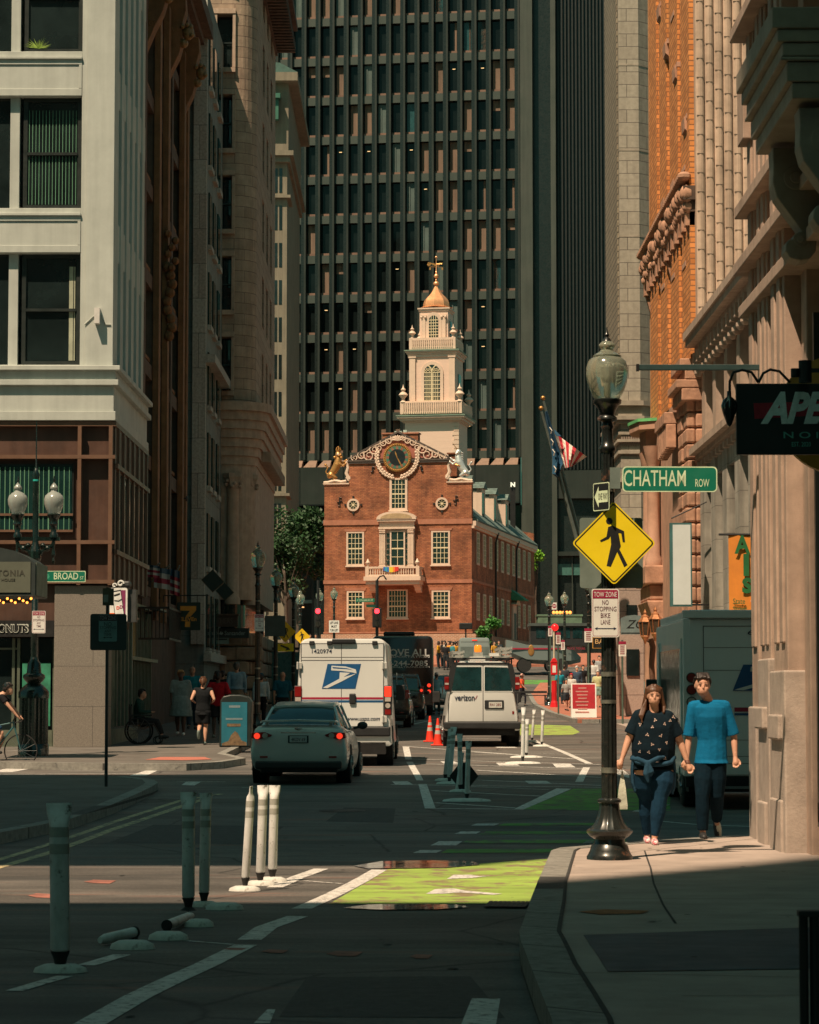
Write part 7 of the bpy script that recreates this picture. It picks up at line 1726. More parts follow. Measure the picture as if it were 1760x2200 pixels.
mb = MB(); mb.lathe([(8*kd,dz_(1413)),(8*kd,dz_(1350)),(12*kd,dz_(1345)),(12*kd,dz_(1340)),(7*kd,dz_(1335)),(6.5*kd,dz_(1030)),(8*kd,dz_(1020)),(4*kd,dz_(1008)),(1.5*kd,dz_(1004)),(1*kd,dz_(905))], n=16); mb.build('pole', POSTG, t, smooth=60)
mb = MB(); mb.lathe([(6.8*kd,dz_(1034)),(6.8*kd,dz_(1030))], n=16); mb.build('teal_band', M('teal_band',(.02,.35,.3),.5), t)
mb = MB(); mb.box(-44*kd,52*kd,-.05,.05,dz_(1162),dz_(1154)); 
for s in (-1,1):
 mb.tube([(s*6*kd,0,dz_(1200)),(s*14*kd,0,dz_(1185)),(s*22*kd,0,dz_(1180)),(s*36*kd,0,dz_(1172)),(s*40*kd,0,dz_(1162))], .04, 6); mb.ball((s*26*kd,0,dz_(1178)), .07); mb.ball((s*16*kd,0,dz_(1172)), .06)
 mb.lathe([(1*kd,dz_(1212)),(4*kd,dz_(1205)),(2*kd,dz_(1198)),(5*kd,dz_(1192)),(3*kd,dz_(1180)),(4*kd,dz_(1160))], (s*39*kd,0,0), 10)
mb.lathe([(7*kd,dz_(1215)),(13*kd,dz_(1200)),(13*kd,dz_(1185)),(7*kd,dz_(1165))], n=14); ar_ = mb.build('cross_arm', POSTG, t)
for s in (-1,1):
 c = (s*39*kd,0,0); mb = MB(); mb.lathe([(9*kd,dz_(1155)),(9*kd,dz_(1148)),(6*kd,dz_(1144)),(6*kd,dz_(1130)),(10*kd,dz_(1126)),(8*kd,dz_(1120)),(12*kd,dz_(1112)),(15*kd,dz_(1106)),(13*kd,dz_(1104))], c, 16); mb.build('lamp_cup', POSTG, ar_, smooth=50)
 mb = MB(); mb.lathe([(12*kd,dz_(1105)),(17*kd,dz_(1095)),(21*kd,dz_(1083)),(21.5*kd,dz_(1073)),(19*kd,dz_(1065)),(15*kd,dz_(1062)),(14*kd,dz_(1060)),(8*kd,dz_(1057)),(6*kd,dz_(1053)),(9*kd,dz_(1050)),(8*kd,dz_(1046)),(5*kd,dz_(1042)),(3*kd,dz_(1039))], c, 20); mb.build('lamp_globe', M('lamp_glass_milky', (.50,.54,.50), .2, trans=.5, var=.05), ar_, smooth=60)
 mb = MB(); mb.lathe([(3*kd,dz_(1039)),(1*kd,dz_(1036)),(3*kd,dz_(1033)),(.4*kd,dz_(1022))], c, 10); mb.build('finial', POSTG, ar_)
t = sgn('tow_zone_sign', 'small tow zone no stopping sign on the left twin lamp below the awning box', 83.5, 1336.5, 57.2); k_ = 57.2/F; tow(t, 29*k_, 48*k_, ['NO','STOPPING','ANY','TIME','<>'], ink=INK)
t = sgn('street_name_sign', 'green BROAD ST street name sign on the left twin lamp', 139, 1238.5, 57.2, rz=math.radians(2)); pa = plate(90*k_, 24*k_, .02, SLT, t); pb = plate(87*k_, 21*k_, .015, SGR, pa, 'green_field', -.0055, -.003); textmesh('BROAD', SLT, pb, (3*k_, -.0065, 1*k_), width=52*k_, height=15*k_, depth=.001, bold=.008); textmesh('ST', SLT, pb, (37*k_, -.0065, -3*k_), width=8*k_, height=7*k_, depth=.001); mb = MB(); mb.tube([(-38*k_,-.007,0),(-38*k_,-.003,0)], 6*k_, 10); mb.build('seal', M('seal_green',(.05,.35,.22),.5), pb)
YA_ = 54.5; k_ = YA_/F
t = sgn('awning_box_sign', 'dark arched awning box sign with pale panel and hanging string lights at the left edge', -10, 1240, YA_)
mb = MB(); mb.prism([(-120*k_,-40*k_),(86*k_,-40*k_),(86*k_,30*k_),(70*k_,42*k_),(40*k_,57*k_),(0,66*k_),(-60*k_,70*k_),(-120*k_,60*k_)], 0, 1.8); bx3 = mb.build('box', M('awning_dark',(.02,.03,.028),.6), t)
mb = MB(); mb.box(-110*k_,76*k_,-.02,-.001,-33*k_,33*k_); pn = mb.build('sign_panel', M('sign_olive_grey',(.10,.11,.08),.7,var=.1), bx3)
mb = MB(); mb.box(86.2*k_,88*k_,.05,1.7,-38*k_,32*k_); mb.build('side_panel', M('sign_side_green',(.10,.13,.10),.6), bx3)
textmesh('TONIA', M('olive_ink',(.05,.05,.035),.7), pn, (34*k_, -.025, 9*k_), width=60*k_, height=13*k_, bold=.02, spacing=1.2); textmesh('ST HOUSE', M('olive_ink',(.05,.05,.035),.7), pn, (22*k_, -.025, -6*k_), width=42*k_, height=6*k_)
for i in range(9):
 mb = MB(); mb.ball(((8+i*8.5)*k_, .1, (-50-5*math.sin(i*2.1))*k_), .028, 8, 6); mb.build('string_light', M('string_light',(1,.4,.1),.5,emis=(1,.32,.05,2.5)), bx3)
# donut shop band lettering and cup sign
k1 = Y1/F; tt = P(22, 1350, Y1+.03)
o = textmesh('DONUTS', M('letter_white_edge',(.5,.52,.46),.5), None, tuple(tt), width=80*k1, height=19*k1, bold=.05, depth=.02, name='shop_lettering'); tag(o, 'rounded white edged DONUTS lettering on the black shop band at the left edge', 'lettering')
textmesh('DONUTS', SK, o, (0, -.014, 0), width=75*k1, height=14.5*k1, bold=.015, depth=.004, name='letter_face')
Yc = 61.5; k_ = Yc/F
t = sgn('cup_box_sign', 'illuminated box sign with a white takeaway cup and swirling steam on the granite corner', 255, 1300, Yc, rz=math.radians(0))
mb = MB(); mb.prism(rr(40*k_, 76*k_, 5*k_), .0, .55); mb.box(20*k_, 36*k_, .1, .5, -36*k_, 34*k_); bx4 = mb.build('box', M('box_dark_grey',(.05,.055,.055),.5), t)
mb = MB(); mb.prism(rr(38*k_, 74*k_, 5*k_), -.012, -.001); wr = mb.build('white_rim', M('lit_white',(.75,.75,.72),.5), bx4)
mb = MB(); mb.prism([(2*k_,32*k_),(15*k_,32*k_),(15*k_,-30*k_),(8*k_,-30*k_)], -.016, -.012); mb.build('magenta_field', M('field_magenta',(.22,.03,.10),.5), wr)
mb = MB(); mb.prism([(-19*k_,-34*k_),(-3*k_,-34*k_),(-6*k_,-17*k_),(-19*k_,-17*k_)], -.016, -.012); mb.build('orange_field', M('field_orange',(.9,.14,.01),.5), wr)
mb = MB(); cpp = [(-13,27),(4,30),(12,-22),(10,-31),(-1,-33),(-6,-28)]; mb.prism([(x*1.12*k_,z*1.1*k_) for x,z in cpp], -.020, -.016); cp0 = mb.build('cup_outline', SK, wr)
mb = MB(); mb.prism([(x*.98*k_,z*1.0*k_) for x,z in cpp], -.024, -.020); cu_ = mb.build('cup', M('lit_white',(.75,.75,.72)), cp0)
mb = MB(); mb.prism([(-10*k_,22*k_),(3*k_,26*k_),(3*k_,22*k_),(-9*k_,18*k_)], -.026, -.0242); mb.tube([(-9*k_,-.026,10*k_),(0,-.026,9*k_),(7*k_,-.026,13*k_)], 1*k_, 4); mb.build('lid_line', SK, cu_)
textmesh('D', M('letter_orange_red',(.8,.05,.01),.5), cu_, (-1*k_,-.027,-6*k_), height=7*k_, bold=.03); textmesh('D', M('letter_magenta',(.3,.03,.12),.5), cu_, (6*k_,-.027,-4*k_), height=7*k_, bold=.03)
mb = MB(); pts = [(( 4+7*math.cos(a*.45)*(1-a/22))*k_, -.01, (46+7*math.sin(a*.45)*(1-a/22))*k_) for a in range(16)]; mb.tube(pts, 2*k_, 6); pts = [((-9+5*math.cos(a*.45)*(1-a/20))*k_, -.01, (42+5*math.sin(a*.45)*(1-a/20))*k_) for a in range(14)]; mb.tube(pts, 1.6*k_, 6); mb.build('steam_swirl', M('lit_white',(.75,.75,.72)), t)
mb = MB(); mb.box(2*k_, 24*k_, .0, .4, 39*k_, 52*k_); mb.build('box_hood', M('box_dark_grey',(.05,.055,.055)), t, bevel=.04)
# near left sign post
sp = G(228, 1690, .14); ks = sp.y/F
t = thing('sign_post', 'thin black sign post with dark sign backs on the shaded near left corner', 'sign post', tuple(sp)); zz0 = sp.z
def sz(py): return fz(py, sp.y)-zz0
mb = MB(); mb.tube([(0,0,0),(0,0,sz(1262))], .028, 8); mb.build('post', M('post_black',(.02,.03,.032),.4), t, smooth=True)
mb = MB(); mb.prism([(x+3*ks, z+(sz(1319)+sz(1397))/2) for x,z in rr(78*ks, 78*ks, 5*ks)], -.05, -.042); bp_ = mb.build('sign_back', M('sign_back_black',(.022,.035,.032),.6), t)
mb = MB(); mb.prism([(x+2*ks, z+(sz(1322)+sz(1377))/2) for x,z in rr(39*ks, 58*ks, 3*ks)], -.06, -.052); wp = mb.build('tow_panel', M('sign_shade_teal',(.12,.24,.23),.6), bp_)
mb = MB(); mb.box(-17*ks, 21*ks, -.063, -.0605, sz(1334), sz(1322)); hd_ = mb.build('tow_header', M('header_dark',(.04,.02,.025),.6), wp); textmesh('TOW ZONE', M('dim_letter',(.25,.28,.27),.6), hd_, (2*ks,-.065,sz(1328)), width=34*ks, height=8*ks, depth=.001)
for i, (l, w_) in enumerate((('NO',16),('STOPPING',34),('ANY',14),('TIME',16))): textmesh(l, SK, wp, (2*ks,-.062,sz(1341+7.5*i)), width=w_*ks, height=(6 if i else 8)*ks, depth=.001)
mb = MB(); z = sz(1370); mb.prism([(-8*ks,z),(-4*ks,z+2*ks),(-4*ks,z+.6*ks),(8*ks,z+.6*ks),(8*ks,z+2*ks),(12*ks,z),(8*ks,z-2*ks),(8*ks,z-.6*ks),(-4*ks,z-.6*ks),(-4*ks,z-2*ks)], -.062, -.0605); mb.build('arrow', SK, wp)
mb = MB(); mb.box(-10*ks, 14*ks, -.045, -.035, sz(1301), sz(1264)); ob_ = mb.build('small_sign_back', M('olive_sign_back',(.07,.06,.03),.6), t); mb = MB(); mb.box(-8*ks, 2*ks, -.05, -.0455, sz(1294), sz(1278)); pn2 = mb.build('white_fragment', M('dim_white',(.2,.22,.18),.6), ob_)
# shop signs further along the left pavement
Y7 = 80.; k_ = Y7/F
t = sgn('convenience_store_sign', 'square black hanging sign with orange number seven and ELEVEN lettering', 405.5, 1324, Y7)
pa = plate(51*k_, 60*k_, .03, M('sign_dark_green_black',(.008,.022,.016),.4), t, 'panel', 0, .12); O7 = M('orange_numeral',(.62,.24,.02),.5)
mb = MB(); mb.prism([(-18*k_,22*k_),(16*k_,22*k_),(16*k_,13*k_),(4*k_,-1*k_),(3*k_,-23*k_),(-8*k_,-23*k_),(-6*k_,0),(3*k_,12*k_),(-18*k_,12*k_)], -.006, 0); mb.build('numeral_seven', O7, pa)
mb = MB(); mb.box(-20*k_,18*k_,-.008,-.006,-11*k_,-1*k_); bd = mb.build('lettering_band', M('sign_dark_green_black',(.008,.022,.016)), pa); textmesh('ELEVEn', O7, bd, (-1*k_,-.012,-6*k_), width=36*k_, height=8.5*k_, bold=.03)
mb = MB(); mb.tube([(-54*k_,.06,45*k_),(42*k_,.06,45*k_)], .02, 6); 
for x in (-18,18): mb.tube([(x*k_,.06,45*k_),(x*k_,.06,30*k_)], .012, 5)
mb.tube([(-54*k_,.06,45*k_),(-54*k_,.06,30*k_)], .02, 6); mb.build('hanging_arm', SK, t)
GDE = M('gold_dull_edge',(.11,.07,.025),.6); DKG = M('sign_deep_green',(.008,.02,.016),.45)
for (px, py, h, lab_) in ((457,1248,25,'dark green diamond hanging sign, larger and upper of the pair past the numeral sign'),(483,1271,20,'dark green diamond hanging sign, smaller and lower of the pair')):
 Yq = 86; k_ = Yq/F; t = sgn('diamond_hanging_sign', lab_, px, py, Yq, group='dark diamond hanging signs'); mb = MB(); mb.prism([(0,h*k_),(h*k_,-2*k_),(0,-h*k_),(-h*k_,2*k_)], 0, .1); pa = mb.build('panel', GDE, t); h2 = h-1.5; mb = MB(); mb.prism([(0,h2*k_),(h2*k_,-2*k_),(0,-h2*k_),(-h2*k_,2*k_)], -.01, 0); mb.build('face', DKG, pa)
Yq = 99.3; k_ = Yq/F
t = sgn('bank_sign', 'dark bank sign with white lettering and flame mark on the rusticated stone base', 498, 1360, Yq); pa = plate(74*k_, 21*k_, .01, M('bank_sign_dark',(.015,.022,.02),.5), t, 'panel', 0, .3); textmesh('Santander', M('bank_letter',(.30,.36,.33),.5), pa, (7*k_,-.01,0), width=44*k_, height=9*k_)
mb = MB(); mb.prism([(-27*k_,-2*k_),(-22*k_,-4*k_),(-18*k_,-2*k_),(-20*k_,3*k_),(-22*k_,0),(-23*k_,5*k_),(-25*k_,1*k_)], -.01, 0); mb.build('flame_mark', M('bank_letter',(.3,.36,.33)), pa)
t = sgn('small_notice', 'small pale notice under the bank sign', 477, 1377, Yq); pa = plate(29*k_, 13*k_, .01, M('notice_pale',(.16,.22,.19),.6), t, 'panel', 0, .05); mb = MB(); mb.box(-12*k_,11*k_,-.004,0,2*k_,5*k_); mb.build('print', SK, pa)
t = sgn('brown_fascia_sign', 'brown fascia sign with faint BROTHERS lettering over the stone base', 473, 1334, 98.9); pa = plate(76*k_, 24*k_, .01, M('fascia_brown',(.05,.028,.018),.6), t, 'panel', 0, .3); textmesh('BROTHERS', M('faint_letter',(.09,.07,.055),.6), pa, (-2*k_,-.01,0), width=58*k_, height=11*k_)
mb = MB(); mb.box(-38*k_,40*k_,-.1,.35,12*k_,15*k_); mb.build('fascia_cap', UMB, t)
# flags on the brown building
def wallflag(label, px, py, w_, h, Y, cols, vertical=True):
 k_ = Y/F; t = sgn('wall_flag', label, px, py, Y, 'flag', group='flags hung over the left pavement'); n = len(cols)
 mb = MB(); 
 for i, c in enumerate(cols):
  mb.mi = i
  for j in range(6):
   u0, u1 = j/6, (j+1)/6; z0_, z1_ = h*(.5-i/n), h*(.5-(i+1)/n)
   q = [((u-.5)*w_*k_, .08*math.sin(u*9), (z-u*h*.12)*k_) for u, z in ((u0,z0_),(u1,z0_),(u1,z1_),(u0,z1_))]; mb.poly(q); mb.poly([(x, y+.015, z) for x, y, z in q[::-1]])
 mb.build('cloth', cols, t)
 mb = MB(); mb.tube([(-w_*.7*k_, .3, -h*.2*k_), (w_*.5*k_, .05, h*.62*k_)], .025, 6); mb.build('pole', M('pole_grey',(.16,.19,.17)), t)
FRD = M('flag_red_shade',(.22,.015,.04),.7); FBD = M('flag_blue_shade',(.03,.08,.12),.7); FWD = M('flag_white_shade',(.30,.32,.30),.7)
wallflag('flag in blue, white and crimson bands below the lit shop window', 348, 1240, 34, 44, 76, [FBD, FWD, FRD, FWD]); wallflag('smaller flag right of the banded one with stripes below blue', 376, 1248, 20, 54, 79, [FBD, FBD, FRD, FWD, FRD, FWD, FRD]); wallflag('striped flag furled left of the banded flag', 330, 1226, 26, 26, 74.5, [FBD, FWD, FRD, FWD, FRD])
# iron balcony rail under the numeral sign
t = thing('iron_railing', 'black iron railing projecting over the left pavement shops', 'railing', (-7.9, 76, 3.3)); mb = MB(); mb.box(0, .9, 0, .05, .9, .96); mb.box(0,.9,0,.05,0,.06); mb.box(.86,.9,0,4,.9,.96); mb.box(.86,.9,0,4,0,.06); mb.build('rail', SK, t); mb = MB()
for i in range(8): mb.box(.05+i*.11,.08+i*.11,.01,.04,.06,.9)
for i in range(20): mb.box(.865,.895,.1+i*.2,.13+i*.2,.06,.9)
mb.build('bars', SK, t)
# litter bin with poster
bp0 = G(505, 1605, .14); k_ = bp0.y/F; t = thing('litter_bin', 'rounded black litter bin with a blue poster on the left pavement', 'litter bin', tuple(bp0)); h_ = 112*k_
mb = MB(); mb.prism([(-34*k_,0),(34*k_,0),(36*k_,h_*.86),(28*k_,h_*.96),(10*k_,h_),(-10*k_,h_),(-26*k_,h_*.97),(-32*k_,h_*.88)], 0, .7); mb.build('body', M('bin_black',(.015,.022,.02),.4), t, bevel=.03)
mb = MB(); mb.box(-29*k_,26*k_,-.02,-.001,3*k_,96*k_); po = mb.build('poster', M('poster_blue',(.012,.13,.18),.5,var=.15), t)
mb = MB(); mb.box(-13*k_,11*k_,-.024,-.0205,84*k_,89*k_); mb.box(-20*k_,16*k_,-.024,-.0205,58*k_,62*k_); mb.build('poster_text', M('poster_grey',(.16,.22,.24),.6), po)
mb = MB(); mb.prism([(-28*k_,3.5*k_),(25*k_,3.5*k_),(25*k_,10*k_),(14*k_,14*k_),(6*k_,30*k_),(0,34*k_),(-8*k_,26*k_),(-14*k_,13*k_),(-28*k_,8*k_)], -.024, -.0205); mb.box(-17*k_,12*k_,-.026,-.0242,44*k_,50*k_); mb.build('poster_picture', M('poster_brown',(.16,.10,.05),.7,var=.5,scale=12), po)
# signs on the left lamps
t = sgn('tow_zone_sign', 'tow zone sign on the first lamp behind the litter bin', 557.5, 1338, 73.7); k_ = 73.7/F; tow(t, 21*k_, 36*k_, ['NO','STOPPING','ANY','TIME','<>'])
t = sgn('road_sign', 'plain grey sign back in front of the small yellow crossing diamond on the left', 591, 1345, 91.6); k_ = 91.6/F; plate(44*k_, 44*k_, .03, M('sign_back_shade',(.06,.085,.08),.5), t)
t = sgn('pedestrian_crossing_sign', 'yellow crossing diamond left of the postal van, over an arrow plate', 613, 1357.5, 92.2); k_ = 92.2/F; SYD = M('sign_amber',(.80,.50,.01),.5); mb = MB(); mb.prism(dia(23*k_, .03), -.004, 0); pa = mb.build('panel', SYD, t); walker(pa, k_*.26, -.0045, SK)
t = sgn('arrow_plate', 'yellow plate with a black diagonal arrow beside the postal van', 614, 1391, 91.9); pa = plate(34*k_, 17*k_, .02, SY, t); mb = MB(); mb.prism([(-10*k_,6*k_),(5*k_,0),(3*k_,3.5*k_),(10*k_,-5*k_),(-1*k_,-6*k_),(2*k_,-3*k_),(-12*k_,3*k_)], -.008, -.004); mb.build('arrow', SK, pa)
t = sgn('pedestrian_crossing_sign', 'smaller yellow crossing diamond just above the roof of the postal van', 649, 1368, 121.8); k_ = 121.8/F; mb = MB(); mb.prism(dia(18*k_, .03), -.004, 0); pa = mb.build('panel', SYD, t); walker(pa, k_*.2, -.0045, SK)
t = sgn('lane_sign', 'white LEFT LANE MUST TURN LEFT sign in front of the statehouse corner', 718, 1346, 151.7); k_ = 151.7/F; pa = plate(22*k_, 26*k_, .02, SWH, t)
for i, l in enumerate(('LEFT LANE','MUST','TURN LEFT')): textmesh(l, SK, pa, (0,-.008,(8-8*i)*k_), width=(17 if i != 1 else 12)*k_, height=5*k_, bold=.02)
# traffic signals
def signal(label, px, py_red, py_top, py_bot, Y, w_=20, face=True, pole=True, red=True):
 k_ = Y/F; b_ = P(px, 1400, Y); z0 = gl(Y)+.14; t = thing('traffic_signal', label, 'traffic light', (b_.x, Y, z0))
 mb = MB(); mb.box(-w_*k_/2, w_*k_/2, 0, .25, fz(py_bot,Y)-z0, fz(py_top,Y)-z0); h_ = mb.build('housing', SK, t, bevel=.05)
 n = 3; H_ = (py_bot-py_top)
 for i in range(n):
  z = fz(py_top+H_*(i+.5)/n, Y)-z0; mb = MB(); mb.tube([(0,-.02,z),(0,0,z)], H_*k_*.13, 14); mb.build('signal_lens', M('signal_red_lit',(1,.02,.02),.4,emis=(1,.02,.03,5)) if (i == 0 and red) else M('signal_off',(.02,.02,.015),.4), h_)
  mb = MB(); mb.tube([(0,-.2,z+H_*k_*.14),(0,0,z+H_*k_*.14)], .02, 6); mb.build('visor', SK, h_)
 if pole: mb = MB(); mb.tube([(0,.3,0),(0,.3,fz(py_top-60,Y)-z0)], .08, 8); mb.build('mast', SK, t)
 return t
s1 = signal('traffic signal showing red before the statehouse, above the postal van', 810, 1317, 1306, 1348, 138, 20)
z0 = s1.location.z; k_ = 138/F
mb = MB(); mb.tube([(0,.3,fz(1246,138)-z0),(.15,.3,fz(1238,138)-z0),(.35,.3,fz(1236,138)-z0),(.5,.3,fz(1245,138)-z0)], .04, 6); mb.build('curved_arm', SK, s1)
t = sgn('street_name_sign', 'green street name plates on the signal mast before the statehouse', 785, 1289.5, 137.9); pa = plate(40*k_, 8*k_, .01, SGR, t); textmesh('CONGRESS ST', SLT, pa, (0,-.01,0), width=34*k_, height=4*k_); pb = plate(20*k_, 6*k_, .01, M('sign_green_dark',(.002,.07,.045),.5), t, 'lower_plate', .3, .31, 12*k_, -12*k_)
signal('traffic signal showing red left of the statehouse beside the far lamp', 683, 1315, 1306, 1348, 147, 14); s2 = signal('small red signal light by the first left lamps', 562, 1301, 1296, 1318, 112, 10)
t = sgn('signal_back', 'black back of a traffic signal standing above the grey panel van', 1001, 1345, 166, 'traffic light'); k_ = 166/F; mb = MB(); mb.box(-14*k_,14*k_,0,.3,-7*k_,7*k_); mb.build('housing', SK, t, bevel=.05); mb = MB(); mb.box(-.05,.05,.1,.2,-60*k_,-7*k_); mb.build('mast', SK, t)
t = sgn('transit_sign', 'small white letter N sign right of the statehouse dormers', 1102, 1041, 205, 'sign'); k_ = 205/F; textmesh('N', M('lit_letter',(.8,.8,.7),.5,emis=(.9,1,.8,.35)), t, (0,0,0), width=10*k_, height=10*k_, bold=.05, depth=.1); mb = MB(); mb.box(-.2,.2,.1,.3,-6.5,-.25); mb.build('post', SK, t)
# cones
ORG = M('cone_orange', (.80, .045, .02), .5, var=.1); RFL = M('cone_reflective', (.42,.40,.36), .5)
def cone(label, p):
 t = thing('traffic_cone', label, 'cone', tuple(p), group='traffic cones left of the telecom van')
 mb = MB(); mb.box(-.19,.19,-.19,.19,0,.03); mb.build('base', ORG, t, bevel=.01)
 def r(z): return .125-(z/.72)*.10
 for nm, a, b_, m_ in (('cone_body',.03,.30,ORG),('reflective_band',.30,.40,RFL),('cone_body',.40,.46,ORG),('reflective_band',.46,.54,RFL),('cone_body',.54,.72,ORG)): mb = MB(); mb.lathe([(r(a),a),(r(b_),b_)], n=20); mb.build(nm, m_, t, smooth=50)
cone('orange traffic cone, farther left one next to the telecom van', G(924,1594)+Vector((0,0,.004))); cone('orange traffic cone, nearer one next to the telecom van wheel', G(941,1602)+Vector((0,0,.004)))
# flexible posts
FPM = M('flex_post_white', (.80,.82,.76), .7, var=.35, scale=5, wear=(.16,.14,.11), wearat=.63, stretch=(1,1,.4), wsc=9); PAD = M('post_base_white', (.58,.58,.54), .7, var=.2, scale=6, wear=(.3,.28,.25), wearat=.62); RUB = M('post_rubber', (.015,.015,.015), .7)
bandm = M('reflective_band_grey', (.35,.35,.31), .6, var=.3)
def flex(label, px, pyb, pxt, pyt, ang=0, r=.045, pad=True, padw=.36, tag_='flexible posts along the buffer line'):
 b_ = G(px, pyb); Y = b_.y; top = P(pxt, pyt, Y); d = top-b_; L = d.length
 t = thing('flexible_post', label, 'bollard', tuple(b_+Vector((0,0,.004))), 0, tag_)
 n = 16; rs = []; dn = d.normalized()
 def ring(f_, rx, ry): 
  c = d*f_; a = math.radians(ang); return [(c.x+rx*math.cos(q)*math.cos(a)-ry*math.sin(q)*math.sin(a), c.y+rx*math.cos(q)*math.sin(a)+ry*math.sin(q)*math.cos(a), c.z) for q in [2*math.pi*i/n for i in range(n)]]
 mb = MB(); mb.rings([ring(.12, r*.75, r*.75), ring(.14, r, r), ring(.86, r, r), ring(.90, r*1.05, r*.9), ring(.935, r*1.25, r*.35), ring(1.0, r*1.3, r*.22)]); mb.build('post', FPM, t, smooth=40)
 mb = MB()
 for f0 in (.70, .80): mb.rings([ring(f0, r*1.02, r*1.02), ring(f0+.06, r*1.02, r*1.02)])
 mb.build('reflective_band', bandm, t, smooth=60)
 mb = MB(); mb.rings([ring(.02, r*1.3, r*1.3), ring(.05, r*.6, r*.6), ring(.08, r*.7, r*.7), ring(.125, r*1.02, r*1.02)]); mb.build('hinge', RUB, t, smooth=50)
 if pad: mb = MB(); padshape(mb, padw); mb.build('base_pad', PAD, t, smooth=50)
 return t
def padshape(mb, w_, h=.05):
 n = 14; rs = []
 for f_, z in ((1, 0), (.93, h*.55), (.6, h*.95), (.12, h)): rs.append([(w_*f_*math.cos(2*math.pi*i/n)*.95, w_*f_*.55*math.sin(2*math.pi*i/n), z) for i in range(n)])
 mb.rings(rs)
fl = [(130,2090,127,1727,12,.058,.17,'flexible post nearest the camera at the far left'),(405,1962,405,1703,8,.052,.01,'flexible post left of a close pair in the middle of the row'),(438,1949,443,1705,30,.045,.14,'flexible post right of the close pair in the middle of the row'),
 (526,1915,540,1690,80,.04,.16,'flexible post leaning right and twisted edge on in the sunlit trio'),(559,1903,566,1688,5,.045,.16,'flexible post in the middle of the sunlit trio'),(585,1895,590,1688,5,.045,.16,'flexible post rightmost of the sunlit trio, scuffed near its foot'),
 (1003,1722,1007,1592,5,.04,.42,'flexible post in front of the black diamond board, nearest of its cluster'),(989,1702,988,1577,5,.04,.2,'flexible post just left of the black diamond board'),(956,1678,969,1566,20,.045,.2,'flexible post leftmost of the cluster below the telecom van'),(965,1685,975,1562,5,.045,.25,'flexible post second from left of the cluster below the telecom van'),
 (1123,1641,1125,1520,10,.04,.42,'flexible post with ragged top at the front of the sunlit right cluster'),(1131,1628,1133,1545,10,.04,.4,'shorter flexible post just behind the ragged topped one'),(1143,1594,1148,1525,5,.04,.2,'white flexible post far back left of the last pair'),(1164,1604,1167,1526,5,.04,.25,'white flexible post at the right end of the sunlit right cluster')]
for (a,b_,c,d,e,r,pw,l) in fl: flex(l, a, b_, c, d, e, r, True, pw)
for i, (px, py, w_) in enumerate(((285,2040,.16),(362,2020,.15),(428,1992,.12),(483,1955,.17),)):
 b_ = G(px, py); mb = MB(); padshape(mb, w_, .06); o = mb.build('post_base', PAD, None, smooth=50); o.location = b_+Vector((0,0,.004)); tag(o, ['white rubber post base under the toppled post on the left','white rubber post base under the second toppled post','white rubber post base without post below the close pair','white rubber post base without post between the pair and the sunlit trio'][i], 'post base', 'white post bases along the buffer line')
def fallen(label, px0, py0, px1, py1, r=.036, L=.8, h=.16):
 a = G(px0, py0+22); t = thing('flexible_post', label, 'bollard', tuple(a), 0, 'flexible posts along the buffer line'); top = P(px0, py0, a.y)-a; e = G(px1, py1)-a+Vector((0,0,.04)); d = (e-top)
 mb = MB(); mb.tube([tuple(top), tuple(top+d*.85), tuple(top+d)], [r, r, r*.6], 14); mb.build('post', FPM, t, smooth=50)
 dn = d.normalized(); mb = MB(); mb.tube([tuple(top-dn*.02), tuple(top-dn*.0)], r*1.12, 16); mb.tube([tuple(top-dn*.03), tuple(top-dn*.02)], r*.8, 16); mb.build('open_end', RUB, t); mb = MB(); mb.tube([(0,0,.02), tuple(top*.8)], [.035, .02], 8); mb.build('hinge', RUB, t)
fallen('toppled flexible post pointing down left across the road', 287, 2003, 215, 2033); fallen('toppled flexible post lying to the right towards the close pair', 359, 1988, 412, 1978)
t = thing('diamond_board', 'black diamond object marker board among the flexible posts', 'sign', tuple(G(997,1702)+Vector((0,.12,0)))); k_ = t.location.y/F; c = P(997, 1667, t.location.y)-t.location; mb = MB(); mb.prism([(c.x-31*k_,c.z),(c.x-8*k_,c.z+29*k_),(c.x+8*k_,c.z+29*k_),(c.x+31*k_,c.z),(c.x+8*k_,c.z-29*k_),(c.x-8*k_,c.z-29*k_)], -.01, .01); mb.build('board', SK, t); mb = MB(); mb.tube([(c.x-.12,-.05,0),(c.x-.03,-.05,c.z+.4)], .035, 8); mb.build('leaning_stake', FPM, t)
# near dark standpipe at the right edge
b_ = Vector((fx(1731, 10), 10, gl(10)+H1)); t = thing('standpipe', 'dark twin standpipe post at the bottom right edge of the pavement', 'bollard', tuple(b_)); zt_ = fz(1958, 10)-b_.z; k_ = 10/F
mb = MB(); mb.tube([(-12*k_,0,0),(-12*k_,0,zt_)], 10*k_, 14); mb.tube([(11*k_,0,0),(11*k_,0,zt_)], 11*k_, 14); mb.build('pipes', SK, t, smooth=50); mb = MB(); mb.box(-24*k_,24*k_,-.03,.03,zt_-.02,zt_+.004); mb.box(-24*k_,24*k_,-.035,.035,.0,.03); mb.build('cap_plate', SK, t, bevel=.004)
